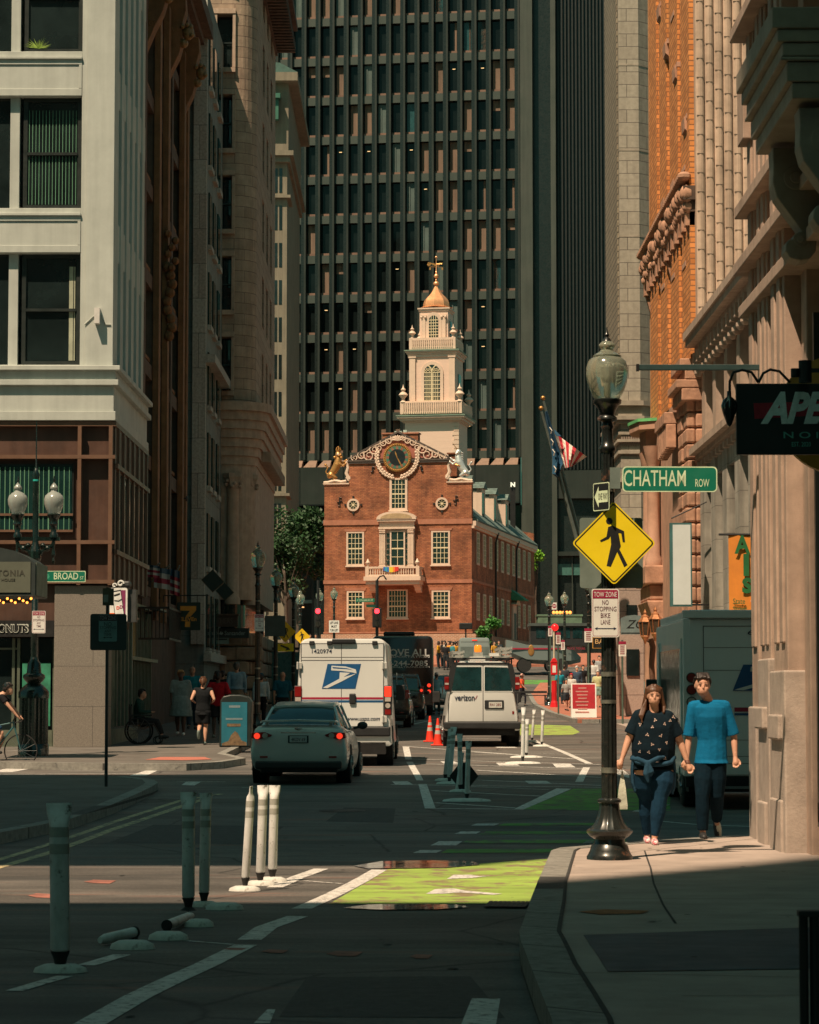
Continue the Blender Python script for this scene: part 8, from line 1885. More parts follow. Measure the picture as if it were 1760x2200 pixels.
# litter bag shaped plastic bag beside the pole is carried by the woman (built with her)
# security cameras
for px, py, Y, l in ((395,1065,90.5,'white security camera on the brown and granite wall joint'),(460,1150,100,'pale security camera on the sandstone corner'),(457,1125,99.9,'small teal wall light above the security camera')):
 t = sgn('security_camera' if 'camera on' in l else 'wall_light', l, px, py, Y, 'camera' if 'camera on' in l else 'light'); mb = MB(); mb.tube([(-.25,0,.03),(0,0,0)], .05, 8); mb.build('arm', SWH, t); mb = MB(); mb.ball((.05,0,-.1), .11); mb.build('dome', SK if 'security_camera' in t.name else SWH, t, smooth=True)
# ================================================================ people
SKN = lambda i: M('skin_%s' % ['light','tan','dark'][i], [(.55,.30,.20),(.42,.22,.14),(.10,.05,.035)][i], .6, var=.06, scale=12)
def CL(c, nm=None): return M(nm or 'cloth_%d_%d_%d' % tuple(int(x*100) for x in c), c, .9, var=.22, scale=9, bump=.5, bscale=14, spec=.12)
HAIRB = M('hair_dark', (.018,.011,.008), .5, var=.4, scale=30); HAIRL = M('hair_brown', (.085,.035,.015), .5, var=.5, scale=25, stretch=(6,6,.6)); HAIRG = M('hair_blond', (.30,.17,.06), .55)
SHOEK = M('shoe_black', (.02,.02,.02), .6); SHOEW = M('shoe_white', (.6,.6,.58), .6)
def J(H, **o):
 """default standing joints (metres) facing -Y; every entry may be overridden as fractions of H"""
 d = dict(head=(0,-.004,.93), neck=(0,.004,.845), chest=(0,0,.73), waist=(0,0,.61), hip=(0,0,.52), shL=(.112,0,.815), shR=(-.112,0,.815), elL=(.145,.01,.64), elR=(-.145,.01,.64), haL=(.145,-.04,.49), haR=(-.145,-.04,.49),
    hpL=(.052,0,.50), hpR=(-.052,0,.50), knL=(.06,-.01,.28), knR=(-.06,-.01,.28), ftL=(.06,.012,.045), ftR=(-.06,.012,.045))
 d.update(o); return {k: Vector(v)*H for k, v in d.items()}
def hand(mb, wrist, dirv, H, side, curl=.5):
 d = dirv.normalized(); s = Vector((1,0,0))*side; n = d.cross(s).normalized(); s = n.cross(d)
 pc = wrist+d*.035*H/1.0; mb.cap([wrist, pc], [.016*H, .021*H], 8)
 for i in range(4):
  b_ = pc+s*(i-1.5)*.0115*H; L = (.024,.028,.027,.021)[i]*H; e1 = b_+d*L*.8+n*L*.15*curl; e2 = e1+(d*(1-curl)+n*curl)*L*.8; mb.cap([b_, e1, e2], [.0062*H,.0055*H,.0048*H], 6)
 tb = wrist+d*.014*H+s*.02*H*1; mb.cap([tb, tb+d*.02*H+s*.012*H, tb+d*.036*H+s*.010*H+n*.008*H], [.0075*H,.0065*H,.005*H], 6)
def figure(label, loc, H, rz, j, top, bottom, skin, hair, shoe=None, build=1.0, sleeve=.45, legs='long', detail=1, group=None, hairstyle='short', skirt=None, hat=None, tuck=.56, belly=0, hk=1.0, lk=1.0):
 t = thing('person', label, 'person', loc, rz, group); b_ = build; vx_ = {0: .035, 1: .022, 2: .0075}[detail]
 mb = MB()
 def torso(mb, e, z0='hip', k=1):
  pts = [(j['hip']-Vector((0,0,.035*H)), .078*b_, .058), (j['hip'], .092*b_, .065), (j['waist'], (.080+.02*belly)*b_, .055+.03*belly), (j['chest'], .098*b_, .064*b_**.5), (j['chest'].lerp(j['neck'], .55), .108*b_, .056), ((j['shL']+j['shR'])/2+Vector((0,0,.012*H)), .082*b_, .043), (j['neck'], .030, .032)]
  rs = []
  for c, rx, ry in pts[:]: rs.append([(c.x+(rx*H+e)*math.cos(q), c.y+(ry*H*k+e)*math.sin(q), c.z) for q in [2*math.pi*i/14 for i in range(14)]])
  return pts, rs
 pts, rs = torso(mb, -.014); mb.rings(rs)
 mb.cap([j['chest'].lerp(j['neck'], .6), j['neck'], j['head']+Vector((0,.016*H,-.025*H))], [.037*H,.033*H,.032*H], 10)
 hc = j['head']; Hb = H; H = H*hk
 # head with jaw, nose, brow, ears
 mb.ball(hc+Vector((0,.004*H,.008*H)), 1, 14, 10, (.047*H,.054*H,.058*H)); mb.ball(hc+Vector((0,-.020*H,-.032*H)), 1, 12, 8, (.037*H,.035*H,.036*H))
 if detail:
  mb.cap([hc+Vector((0,-.050*H,.004*H)), hc+Vector((0,-.0555*H,-.014*H))], [.004*H,.0065*H], 6)
  for s in (-1,1): mb.ball(hc+Vector((s*.044*H,.004*H,-.004*H)), 1, 8, 6, (.006*H,.012*H,.017*H)); mb.ball(hc+Vector((s*.022*H,-.036*H,-.018*H)), 1, 8, 6, (.014*H,.012*H,.014*H))
 H = Hb
 for s, S in ((1,'L'),(-1,'R')):
  a, e, h = j['sh'+S], j['el'+S], j['ha'+S]
  mb.cap([a, a.lerp(e,.5), e, e.lerp(h,.35), h], [.030*H*b_**.7,.027*H*b_**.8,.022*H*b_**.5,.021*H*b_**.4,.0145*H], 10)
  if detail == 2: hand(mb, h, (h-e), H, s, .45)
  else: mb.cap([h, h+(h-e).normalized()*.05*H], [.017*H,.012*H], 7)
  a, k_, f_ = j['hp'+S], j['kn'+S], j['ft'+S]
  mb.cap([a, a.lerp(k_,.5), k_, k_.lerp(f_,.35), f_], [.050*H*b_,.043*H*b_*lk,.030*H*b_**.6*lk,.031*H*b_**.6*lk,.020*H], 10)
  mb.cap([f_, f_+Vector((0,-.02*H,-.025*H))], [.02*H,.018*H], 8)
 body = fused(mb, vx_, 'body', SKN(skin) if isinstance(skin, int) else skin, t)
 H = H*hk
 if detail:
  e_ = MB(); 
  for s in (-1,1): e_.ball(hc+Vector((s*.0185*H,-.0475*H,.006*H)), 1, 8, 6, (.0058*H,.004*H,.0032*H))
  e_.build('eyes', M('eye_dark',(.07,.045,.035),.5), t, smooth=True)
  e_ = MB(); e_.cap([hc+Vector((-.0125*H,-.0475*H,-.034*H)), hc+Vector((0,-.050*H,-.033*H)), hc+Vector((.0125*H,-.0475*H,-.034*H))], .0026*H, 6); e_.build('mouth', M('lips',(.36,.12,.09),.5), t, smooth=True)
  e_ = MB()
  for s in (-1,1): e_.cap([hc+Vector((s*.009*H,-.052*H,.0175*H)), hc+Vector((s*.029*H,-.044*H,.018*H))], .0018*H, 5)
  e_.build('eyebrows', M('brow_brown',(.10,.05,.03),.7), t)
 # top garment
 H = Hb
 mb = MB(); e = .009+.006*(detail > 0); pts, rs = torso(mb, e); n0 = 0
 hem = j['hip'].z+(tuck-.52)*H
 rr_ = [r for r, (c, *_r) in zip(rs, pts) if c.z >= hem+.02*H]
 c = j['hip'].lerp(j['waist'], .3); first = [(c.x+(.092*b_*H+e*1.8)*math.cos(q), c.y+(.068*H+e*1.8+belly*.02*H)*math.sin(q), hem) for q in [2*math.pi*i/14 for i in range(14)]]
 rr_ = [first]+[r for r in rr_ if r[0][2] > hem+.01]; rr_ = rr_[:-1]+[[(j['neck'].x+.040*H*math.cos(q), j['neck'].y+.038*H*math.sin(q), j['neck'].z-.012*H) for q in [2*math.pi*i/14 for i in range(14)]]]
 mb.rings(rr_)
 if sleeve > 0:
  for S in 'LR':
   a, e1, h = j['sh'+S], j['el'+S], j['ha'+S]; full = [a, a.lerp(e1,.5), e1, e1.lerp(h,.5), h]; rad = [.034*H*b_**.7,.031*H*b_**.8,.026*H*b_**.5,.024*H,.018*H]
   if sleeve >= 2: mb.cap(full[:5], [r+e*.6 for r in rad], 10)
   else: q = a.lerp(e1, min(1, sleeve*1.9)); u = (q-a).normalized(); mb.tube([a-u*.034*H, a-u*.02*H, a, a.lerp(q,.6), q], [.010*H, .026*H, rad[0]+e*.4, rad[1]+e*.8, rad[1]+e*1.1], 12)
 for S in 'LR': mb.cap([j['neck']-Vector((0,0,.030*H)), j['sh'+S]-Vector((0,0,.002*H))], [.034*H,.033*H*b_**.7+e*.6], 10)
 topo = fused(mb, max(vx_, .009), 'top', top, t)
 # bottom garment
 mb = MB()
 pts, rs = torso(mb, .011); mb.rings([r for r, (c, *_r) in zip(rs, pts) if c.z <= j['waist'].z+.001][:3])
 for S in 'LR':
  a, k_, f_ = j['hp'+S], j['kn'+S], j['ft'+S]; e = .010 if legs != 'tight' else .005; wf = 1.0 if legs == 'tight' else 1.12
  R_ = [.052*H*b_*wf+e,.044*H*b_*wf*lk+e,.031*H*b_**.6*wf*lk+e,.031*H*b_**.6*wf*lk+e,(.022 if legs == 'tight' else .030)*H+e]
  if legs == 'short': mb.tube([a, a.lerp(k_,.5), a.lerp(k_,.85)], [R_[0],R_[1]*1.08,R_[1]*1.1], 12)
  elif legs != 'skirt': mb.tube([a, a.lerp(k_,.5), k_, k_.lerp(f_,.4), k_.lerp(f_,.95)], R_, 12)
 if legs == 'skirt':
  c = j['hip']; zk = j['knL'].z+skirt*H; mb.rings([[(c.x+r*math.cos(q), c.y+r*.75*math.sin(q), z) for q in [2*math.pi*i/14 for i in range(14)]] for z, r in ((zk, .125*b_*H), (c.z, .11*b_*H), (j['waist'].z, .09*b_*H))])
 fused(mb, max(vx_, .009), 'skirt' if legs == 'skirt' else ('shorts' if legs == 'short' else 'trousers'), bottom, t)
 sh_ = shoe or SHOEK
 for S in 'LR':
  f_ = j['ft'+S]; k_ = j['kn'+S]; fd = (f_-k_).normalized(); fw = Vector((0,-1,-.10)) if abs(fd.y) < .45 else Vector((0,-.35,-.9)); fw.normalize()
  mb = MB(); hl = f_-fw*.022*H-Vector((0,0,.022*H)); mb.cap([hl, hl+fw*.05*H, hl+fw*.105*H], [.024*H,.026*H,.020*H], 10, 1); 
  bmv = [v for v in mb.bm.verts]
  if abs(fd.y) < .45:
   for v in bmv: v.co.z = max(v.co.z, .004 if f_.z < .07*H else -9)
  mb.build('shoe', sh_, t, smooth=True)
 # hair and hats
 H = H*hk
 mb = MB(); cc = hc+Vector((0,.009*H,.018*H))
 if hairstyle != 'bald':
  rs = []
  for i in range(8):
   th = math.pi*.5*i/7; z = math.cos(th)
   rs.append([(cc.x+.0515*H*math.sin(th+.02)*math.cos(q), cc.y+(.058*H*math.sin(th+.02))*math.sin(q)+.004*H, cc.z+.058*H*math.cos(th)*(1.04)-(.0 if math.sin(q) < .1 else .02*H*(i/7))+(.022*H*(i/7)**2 if math.sin(q) < -.3 else 0)) for q in [2*math.pi*k/16 for k in range(16)]])
  mb.rings(rs)
  for k in range(18 if detail else 6):
   a = random.uniform(0, 6.28); th = random.uniform(.1, 1.1); p = cc+Vector((.046*H*math.sin(th)*math.cos(a), .055*H*math.sin(th)*math.sin(a), .056*H*math.cos(th))); mb.ball(p, .014*H, 6, 5, (1.3,1.2,.7))
  mb.ball(cc+Vector((0,.028*H,-.022*H)), 1, 10, 8, (.040*H,.034*H,.05*H))
  if detail:
   for s in (-1,1): mb.cap([cc+Vector((s*.040*H,-.012*H,.028*H)), cc+Vector((s*.048*H,0,.004*H)), cc+Vector((s*.045*H,.012*H,-.022*H))], [.013*H,.012*H,.008*H], 7)
   for k in range(7): x = (k-3)*.012*H; mb.cap([cc+Vector((x*.8,-.020*H,.052*H)), cc+Vector((x+.004*H,-.050*H,.036*H-.25*abs(x)-.004*H*(k%2)))], [.014*H,.009*H], 6)
  if hairstyle == 'long':
   for s in (-1,1): mb.cap([cc+Vector((s*.040*H,.01*H,.01*H)), cc+Vector((s*.050*H,.008*H,-.045*H)), cc+Vector((s*.056*H,-.004*H,-.095*H)), cc+Vector((s*.058*H,-.03*H,-.15*H))], [.016*H,.021*H,.022*H,.012*H], 8)
   mb.cap([cc+Vector((0,.035*H,0)), cc+Vector((0,.055*H,-.06*H)), cc+Vector((0,.065*H,-.15*H))], [.04*H,.045*H,.03*H], 10)
  if hairstyle == 'bun': mb.ball(cc+Vector((0,.05*H,.04*H)), .022*H, 8, 6)
  if hairstyle == 'tail': mb.cap([cc+Vector((0,.05*H,.02*H)), cc+Vector((0,.075*H,-.03*H)), cc+Vector((.01*H,.065*H,-.09*H))], [.015*H,.018*H,.008*H], 8)
  if detail == 2: fused(mb, .006, 'hair', hair, t, 1)
  else: mb.build('hair', hair, t, smooth=True)
 if hat:
  mb = MB(); mb.lathe([(.048*H, .01*H), (.050*H,.03*H), (.035*H,.062*H), (.005*H,.07*H)], tuple(cc), 14); mb.lathe([(hat[1]*H, .012*H), (hat[1]*H, .016*H), (.048*H,.022*H)], tuple(cc), 18); mb.build('hat', hat[0], t, smooth=True)
 return t, body, topo
def bag(t, kind, p, mat, H):
 mb = MB(); p = Vector(p)*H
 if kind == 'back': mb.box(p.x-.075*H, p.x+.075*H, p.y, p.y+.07*H, p.z-.12*H, p.z+.07*H); o = mb.build('backpack', mat, t, bevel=.03)
 else: mb.box(p.x-.05*H, p.x+.05*H, p.y-.02*H, p.y+.02*H, p.z-.1*H, p.z); o = mb.build('bag', mat, t, bevel=.015)
 tag(o); return o
# ---- the walking couple
def pxj(Y, base, **px):
 return {k: P(v[0], v[1], Y+(v[2] if len(v) > 2 else 0))-base for k, v in px.items()}
bw = G(1402, 1813, H1); Yw = bw.y
jw = pxj(Yw, bw, head=(1405,1495,-.03), neck=(1406,1528,0), chest=(1406,1563,0), waist=(1404,1610,0), hip=(1404,1648,.02), shL=(1434,1539,0), shR=(1374,1537,0), elL=(1461,1592,.02), elR=(1351,1588,0), haL=(1478,1641,-.02), haR=(1336,1632,-.06),
 hpL=(1426,1658,.02), hpR=(1384,1658,.02), knL=(1418,1712,-.08), knR=(1389,1716,.12), ftL=(1406,1793,-.12), ftR=(1390,1793,.22))
jw['ftL'].z = .07; jw['ftR'].z = .075
FLOR = M('navy_floral', (.005,.014,.022), .9, var=.2, scale=6, bump=.3, spec=.12)
LEG = CL((.007,.030,.058), 'leggings_blue')
wt, wb_, wtop = figure('woman in dark floral top and blue leggings walking hand in hand past the big lamp', tuple(bw), 1.67, 0, jw, FLOR, LEG, 0, HAIRL, M('sneaker_crimson_white',(.60,.10,.13),.6,var=.1,scale=20,wear=(.75,.70,.68),wearat=.50,wsc=22), build=1.45, sleeve=.42, legs='tight', detail=2, hairstyle='bald' , tuck=.50, belly=.9, hk=1.02, lk=1.3)
H = 1.67*1.08; hc = jw['head']; mb = MB()
for i in range(26):
 a = math.pi*(-.12+1.24*i/25); x = .046*H*math.cos(a); yb = .012+.052*H*abs(math.sin(a))
 s = 1 if x > 0 else -1
 mb.cap([hc+Vector((x*.25, -.020+.02*abs(math.sin(a)), .064*H)), hc+Vector((x*.95, .01+.03*math.sin(a), .045*H)), hc+Vector((x*1.12, yb, -.01*H)), hc+Vector((x*1.3+s*.01, yb+.01, -.07*H)), hc+Vector((x*1.45-.01, yb-.01-.05*(abs(x) > .05), -.11*H-.02*math.sin(i*2)))], [.012*H,.014*H,.015*H,.015*H,.007*H], 6)
for k in range(7): mb.cap([hc+Vector((-.05*H,-.01,-.03*H)), hc+Vector((-.058*H-.006*k,-.03,-.08*H)), hc+Vector((-.075*H-.006*k,-.075,-.125*H)), hc+Vector((-.085*H+.003*k,-.085,-.168*H))], [.012,.017,.016,.006], 6)
mb.ball(hc+Vector((0,.014,.026*H)), 1, 14, 10, (.050*H,.052*H,.044*H)); fused(mb, .006, 'hair', HAIRL, wt, 1)
# printed flowers on the top
import mathutils
dg = bpy.context.evaluated_depsgraph_get(); bv = mathutils.bvhtree.BVHTree.FromObject(wtop, dg)
mb = MB(); 
for (px, py) in ((1376,1556),(1408,1547),(1402,1562),(1428,1556),(1391,1578),(1420,1581),(1375,1596),(1401,1599),(1417,1610),(1375,1615),(1394,1616),(1447,1541),(1352,1545),(1429,1630),(1411,1637),(1440,1548),(1432,1595),(1385,1640)):
 o_ = P(px, py, Yw-.8)-bw; d = (P(px, py, Yw)-bw-o_).normalized(); h = bv.ray_cast(o_, d)
 if h[0]:
  c, n = h[0], h[1]; u = n.cross(Vector((0,0,1))).normalized(); v = u.cross(n)*-1
  a0 = random.uniform(0, 3)
  for q in range(3):
   a = a0+q*2.2; r = random.uniform(.018, .03); e = u*math.cos(a)*r+v*math.sin(a)*r; w2 = (u*-math.sin(a)+v*math.cos(a))*.008; p0 = c+n*.004; mb.poly([p0-w2*.4, p0+e*.5-w2, p0+e, p0+e*.5+w2])
mb.build('flower_print', M('print_pale_pink', (.50,.38,.33), .8, var=.3, scale=40), wtop)
mb = MB(); hp = jw['hip']; c0z = (jw['waist'].z*.45+hp.z*.55)
JK = CL((.02,.06,.10), 'jacket_slate')
ring_ = [(hp.x+.235*math.cos(q)*1.02, hp.y+.165*math.sin(q), c0z+.02*math.cos(q*2)-.04*(math.sin(q) < -.5)) for q in [2*math.pi*i/20 for i in range(21)]]
mb.tube(ring_, .028, 8); k0 = P(1392, 1640, Yw-.20)-bw
mb.ball(k0, .042, 10, 8, (1,.7,.9)); mb.cap([k0, k0+Vector((-.02,-.01,-.12)), k0+Vector((0,-.01,-.20))], [.035,.04,.02], 8); mb.cap([k0, k0+Vector((.04,-.01,-.10)), k0+Vector((.035,0,-.13))], [.03,.035,.02], 8); mb.cap([k0, k0+Vector((-.12,.02,.05)), k0+Vector((-.18,.08,.05))], [.03,.03,.02], 8); mb.cap([k0, k0+Vector((.12,.02,.06)), k0+Vector((.19,.08,.07))], [.03,.028,.02], 8)
rs = []
for z, r, dy in ((c0z+.03,.235,0),(c0z-.12,.25,.02),(c0z-.26,.245,.03),(c0z-.36,.215,.03)): rs.append([(hp.x+r*1.05*math.cos(q), hp.y+dy+r*.72*math.sin(q)+.01*math.sin(q*9), z-.05*abs(math.cos(q*1.5))*(z < c0z-.2)) for q in [math.pi*(-.12+1.24*i/16) for i in range(17)]]+[(hp.x+r*.97*math.cos(q), hp.y+dy+r*.62*math.sin(q), z) for q in [math.pi*(-.12+1.24*(16-i)/16) for i in range(17)]])
mb.rings(rs); fused(mb, .009, 'tied_jacket', JK, wt)
mb = MB(); b0 = P(1337, 1655, Yw)-bw; mb.rings([[tuple(b0+Vector((x, y, z))) for x, y in ((-.05*s_,-.05*s_),(.04*s_,-.05*s_),(.05*s_,.05*s_),(-.04*s_,.05*s_))] for z, s_ in ((-.44, 1.3), (-.40,1.35), (-.2,.9), (0,.12))]); mb.build('plastic_bag', M('bag_pale',(.45,.47,.38),.5,var=.2,scale=10,bump=.5), wt)
mb = MB(); h_ = jw['haL']; 
for k in range(3): mb.tube([(h_.x-.015*0+.028*math.cos(q)-.004*k, h_.y+.028*math.sin(q), h_.z+.01+.014*k) for q in [2*math.pi*i/12 for i in range(13)]], .005, 5)
mb.build('bracelets', M('bracelet_brown',(.18,.07,.05),.5), wt)
bm_ = G(1512, 1801, H1); Ym = bm_.y
jm = pxj(Ym, bm_, head=(1509,1473,-.05), neck=(1521,1503,0), chest=(1526,1540,0), waist=(1530,1590,.02), hip=(1528,1632,.03), shL=(1557,1516,0), shR=(1490,1517,0), elL=(1577,1582,.03), elR=(1480,1585,.02), haL=(1580,1628,-.03), haR=(1476,1632,-.03),
 hpL=(1539,1642,.03), hpR=(1515,1642,.03), knL=(1541,1708,.02), knR=(1509,1710,-.06), ftL=(1540,1762,.42), ftR=(1510,1791,-.04))
jm['ftR'].z = .075
BLU = M('tshirt_teal_blue', (.004,.13,.27), .9, var=.15, scale=5, bump=.9, bscale=5, spec=.15)
mt, mbody, mtop = figure('young man in teal blue t-shirt and dark trousers walking hand in hand with the woman', tuple(bm_), 1.79, 0, jm, BLU, CL((.003,.014,.024), 'joggers_dark'), 0, HAIRB, SHOEK, build=1.1, sleeve=.50, legs='long', detail=2, tuck=.495, hk=1.07, lk=1.1)
mb = MB(); f_ = jm['ftL']; mb.cap([f_+Vector((0,-.0,-.01)), f_+Vector((.01,-.03,-.10)), f_+Vector((.012,-.045,-.19))], [.035,.045,.04], 10); mb.build('raised_shoe_sole', M('sole_white',(.55,.52,.42),.6), mt, smooth=True)
# ---- others
def stand(px, py, Hpx=None, off=.14, H=None, **k):
 p = G(px, py, off); return p
def walkpose(H, ph=1, arm=1, **o):
 return J(H, knL=(.05,-.07*ph,.29), ftL=(.05,-.06*ph,.047), knR=(-.05,.01*ph,.28), ftR=(-.05,.11*ph,.06), elL=(.14,.05*ph*arm,.65), haL=(.14,.02*ph*arm,.50), elR=(-.14,-.03*ph*arm,.65), haR=(-.14,-.09*ph*arm,.52), **o)
GP = 'people walking on the left pavement'
p = stand(388, 1580); k_ = p.y/F
figure('woman in loose grey dress and white shoes walking towards the camera on the left pavement', tuple(p), 139*k_, 0, walkpose(139*k_, .7), CL((.22,.26,.25)), CL((.22,.26,.25)), 2, HAIRG, SHOEW, build=1.45, sleeve=.6, legs='skirt', skirt=.0, group=GP, tuck=.5, belly=.8)
p = stand(413, 1567); k_ = p.y/F
figure('bald man in turquoise shirt and dark jeans behind the woman in the grey dress', tuple(p), 135*k_, 0, walkpose(135*k_, -.6), CL((.02,.20,.24)), CL((.03,.05,.07)), 1, HAIRB, group=GP, hairstyle='bald', build=1.15)
p = stand(436, 1600); Hh = 1.68; 
figure('woman in black tank top and shorts jogging away beside the blue poster bin', tuple(p), Hh, math.pi, J(Hh, knL=(.05,-.05,.29), ftL=(.05,.18,.20), knR=(-.04,-.02,.28), ftR=(-.03,.02,.045), elL=(.17,.06,.67), haL=(.13,-.07,.63), elR=(-.17,.06,.67), haR=(-.13,-.07,.63)), CL((.012,.014,.016)), CL((.012,.014,.016)), 0, HAIRL, M('shoe_grey',(.2,.25,.22),.6), build=1.15, sleeve=0, legs='short', group=GP, hairstyle='tail', detail=1, tuck=.44)
p = stand(468, 1585); Hh = 1.8
figure('man in red t-shirt jogging away just left of the blue poster bin', tuple(p), Hh, math.pi, J(Hh, knR=(-.05,-.05,.29), ftR=(-.05,.17,.18), elL=(.17,.05,.67), haL=(.12,-.06,.64), elR=(-.17,.05,.66), haR=(-.12,-.06,.62)), CL((.40,.012,.02)), CL((.02,.02,.022)), 2, HAIRB, M('shoe_grey',(.2,.25,.22)), build=1.2, sleeve=.8, legs='short', group=GP, tuck=.48)
p = stand(508, 1556); Hh = 132*p.y/F
figure('man in pale blue shirt and khaki trousers walking away behind the bin', tuple(p), Hh, math.pi, walkpose(Hh, .5), CL((.20,.32,.40)), CL((.20,.16,.11)), 0, M('hair_grey',(.12,.10,.08),.6), group=GP, sleeve=2, build=1.1)
p = stand(466, 1555); Hh = 1.76
figure('woman in black top facing the camera behind the red shirted jogger', tuple(p), Hh, 0, walkpose(Hh, .5), CL((.015,.015,.017)), CL((.02,.02,.025)), 0, HAIRB, group=GP, hairstyle='long', sleeve=2)
p = stand(478, 1550); figure('man in black jacket half hidden behind the pale blue shirted man', tuple(p), 1.76, math.pi, walkpose(1.76, .4), CL((.017,.017,.02)), CL((.02,.022,.025)), 1, HAIRB, group=GP, sleeve=2)
p = stand(512, 1545); figure('person with raised arms in a dull blue shirt beyond the pale shirted man', tuple(p), 1.78, 0, J(1.78, elL=(.17,-.02,.86), haL=(.06,-.03,.95), elR=(-.17,-.02,.86), haR=(-.06,-.03,.95)), CL((.06,.10,.16)), CL((.02,.02,.03)), 0, HAIRB, group=GP, sleeve=2)
p = stand(561, 1560); Hh = 138*p.y/F
figure('woman in light blouse and black trousers between the first two left lamps', tuple(p), min(1.75, Hh), math.pi, walkpose(1.7, .6), CL((.36,.45,.48)), CL((.015,.015,.018)), 0, HAIRB, group=GP, sleeve=2, hat=(CL((.02,.08,.12)), .055))
p = stand(607, 1570); figure('man in dark teal shirt walking away beside the postal van', tuple(p), 1.8, math.pi, walkpose(1.8, .6), CL((.015,.09,.13)), CL((.02,.02,.025)), 1, HAIRB, group=GP, hairstyle='bald', build=1.15)
p = stand(579, 1505, off=.14); t_, _b, _c = figure('person with pale blue backpack and orange top walking away behind the second lamp', tuple(p), 1.72, math.pi, walkpose(1.72, .6), CL((.40,.13,.05)), CL((.02,.02,.025)), 1, HAIRL, group=GP, hairstyle='tail'); bag(t_, 'back', (0,.06,.74), CL((.22,.38,.42)), 1.72)
p = stand(545, 1520); figure('dark dressed person in the shade left of the first lamp', tuple(p), 1.78, 0, walkpose(1.78, .6), CL((.02,.018,.018)), CL((.02,.02,.022)), 1, HAIRB, group=GP, sleeve=2)
# wheelchair user
p = stand(307, 1598); WC = thing('wheelchair', 'black wheelchair with big spoked wheels parked by the shop bars on the left', 'wheelchair', tuple(p))
mb = MB()
for s in (-.28,.28):
 mb.tube([(-.10+.32*math.cos(q), s, .33+.32*math.sin(q)) for q in [2*math.pi*i/28 for i in range(29)]], .022, 6, cap=False)
mb.build('rear_wheel', TYRE, WC)
mb = MB()
for s in (-.28,.28):
 for i in range(12): a = math.pi*i/6; mb.tube([(-.10, s, .33), (-.10+.31*math.cos(a), s, .33+.31*math.sin(a))], .006, 4)
mb.build('spokes', RIM, WC)
mb = MB()
for s in (-.25,.25):
 mb.tube([(-.32,s,1.0),(-.28,s,.55),(.30,s,.50),(.50,s,.14)], .018, 6); mb.tube([(-.28,s,.72),(.2,s,.72)], .02, 6); mb.tube([(.38+.09*math.cos(q), s, .10+.09*math.sin(q)) for q in [2*math.pi*i/14 for i in range(15)]], .016, 5)
mb.box(-.3,.28,-.25,.25,.48,.53); mb.box(-.34,-.29,-.25,.25,.53,.95); mb.box(.42,.62,-.22,.22,.12,.15); mb.build('frame', SHOEK, WC)
figure('man in dark green jacket seated in the wheelchair facing right', (p.x-.1, p.y, p.z), 1.75, math.radians(90), J(1.75, head=(0,-.05,.72), neck=(0,-.02,.64), chest=(0,0,.54), waist=(0,0,.43), hip=(0,0,.33), shL=(.11,0,.615), shR=(-.11,0,.615), elL=(.14,-.03,.46), elR=(-.14,-.03,.46), haL=(.10,-.17,.46), haR=(-.10,-.17,.46), hpL=(.05,-.02,.31), hpR=(-.05,-.02,.31), knL=(.06,-.26,.32), knR=(-.06,-.26,.32), ftL=(.06,-.33,.13), ftR=(-.06,-.33,.13)), CL((.02,.05,.042)), CL((.02,.022,.025)), 1, HAIRB, sleeve=2, build=1.2, belly=.6, tuck=.50)
# cyclist at the left edge
pc = G(18, 1648); k_ = pc.y/F; Yb = pc.y
bk = thing('bicycle', 'teal racing bicycle ridden at the left edge across the intersection', 'bicycle', (fx(25, Yb), Yb, gl(Yb)))
def cy(px, py): q = P(px, py, Yb); return (q.x-bk.location.x, 0, q.z-bk.location.z)
wc1 = Vector(cy(45, 1608)); rw = .34; wc1.z = rw; wc2 = wc1+Vector((-1.0,0,0))
for c in (wc1, wc2):
 mb = MB(); mb.tube([(c.x+rw*math.cos(q), 0, c.z+rw*math.sin(q)) for q in [2*math.pi*i/36 for i in range(37)]], .014, 6, cap=False); wo = mb.build('wheel', TYRE, bk, smooth=True)
 mb = MB()
 for i in range(14): a = math.pi*i/7; mb.tube([(c.x,0,c.z),(c.x+rw*math.cos(a),0,c.z+rw*math.sin(a))], .0025, 4)
 mb.tube([(c.x,-.04,c.z),(c.x,.04,c.z)], .02, 8); mb.build('spokes', RIM, wo)
TBK = paint('frame_teal', (.03,.12,.13), .35); hd = wc1+Vector((-.17,0,.62)); bb = wc1+Vector((-.60,0,-.06)); sd = bb+Vector((-.16,0,.52))
mb = MB(); mb.tube([hd+Vector((.03,0,-.12)), wc1], [.018,.012], 8); mb.tube([hd, hd+Vector((.03,0,-.12))], .02, 8); mb.tube([hd+Vector((.01,0,-.03)), sd], .016, 8); mb.tube([hd+Vector((.03,0,-.1)), bb], .02, 8); mb.tube([bb, sd+Vector((-.02,0,.1))], .016, 8); mb.tube([bb, wc2], .011, 6); mb.tube([sd, wc2], .010, 6); mb.build('frame', TBK, bk, smooth=True)
mb = MB(); mb.tube([hd+Vector((.05,0,.08)), hd], .014, 6)
for s in (-1,1): mb.tube([hd+Vector((.05,0,.08)), hd+Vector((.06,s*.2,.09)), hd+Vector((.15,s*.2,.08)), hd+Vector((.16,s*.2,0)), hd+Vector((.08,s*.2,-.04))], .012, 6)
mb.build('handlebar', SHOEK, bk, smooth=True); mb = MB(); mb.cap([sd+Vector((-.15,0,.14)), sd+Vector((.1,0,.13))], [.06,.025], 8); mb.build('saddle', SHOEK, bk, smooth=True)
Hc = 1.78; bxo = Vector((bk.location.x, Yb, gl(Yb)))
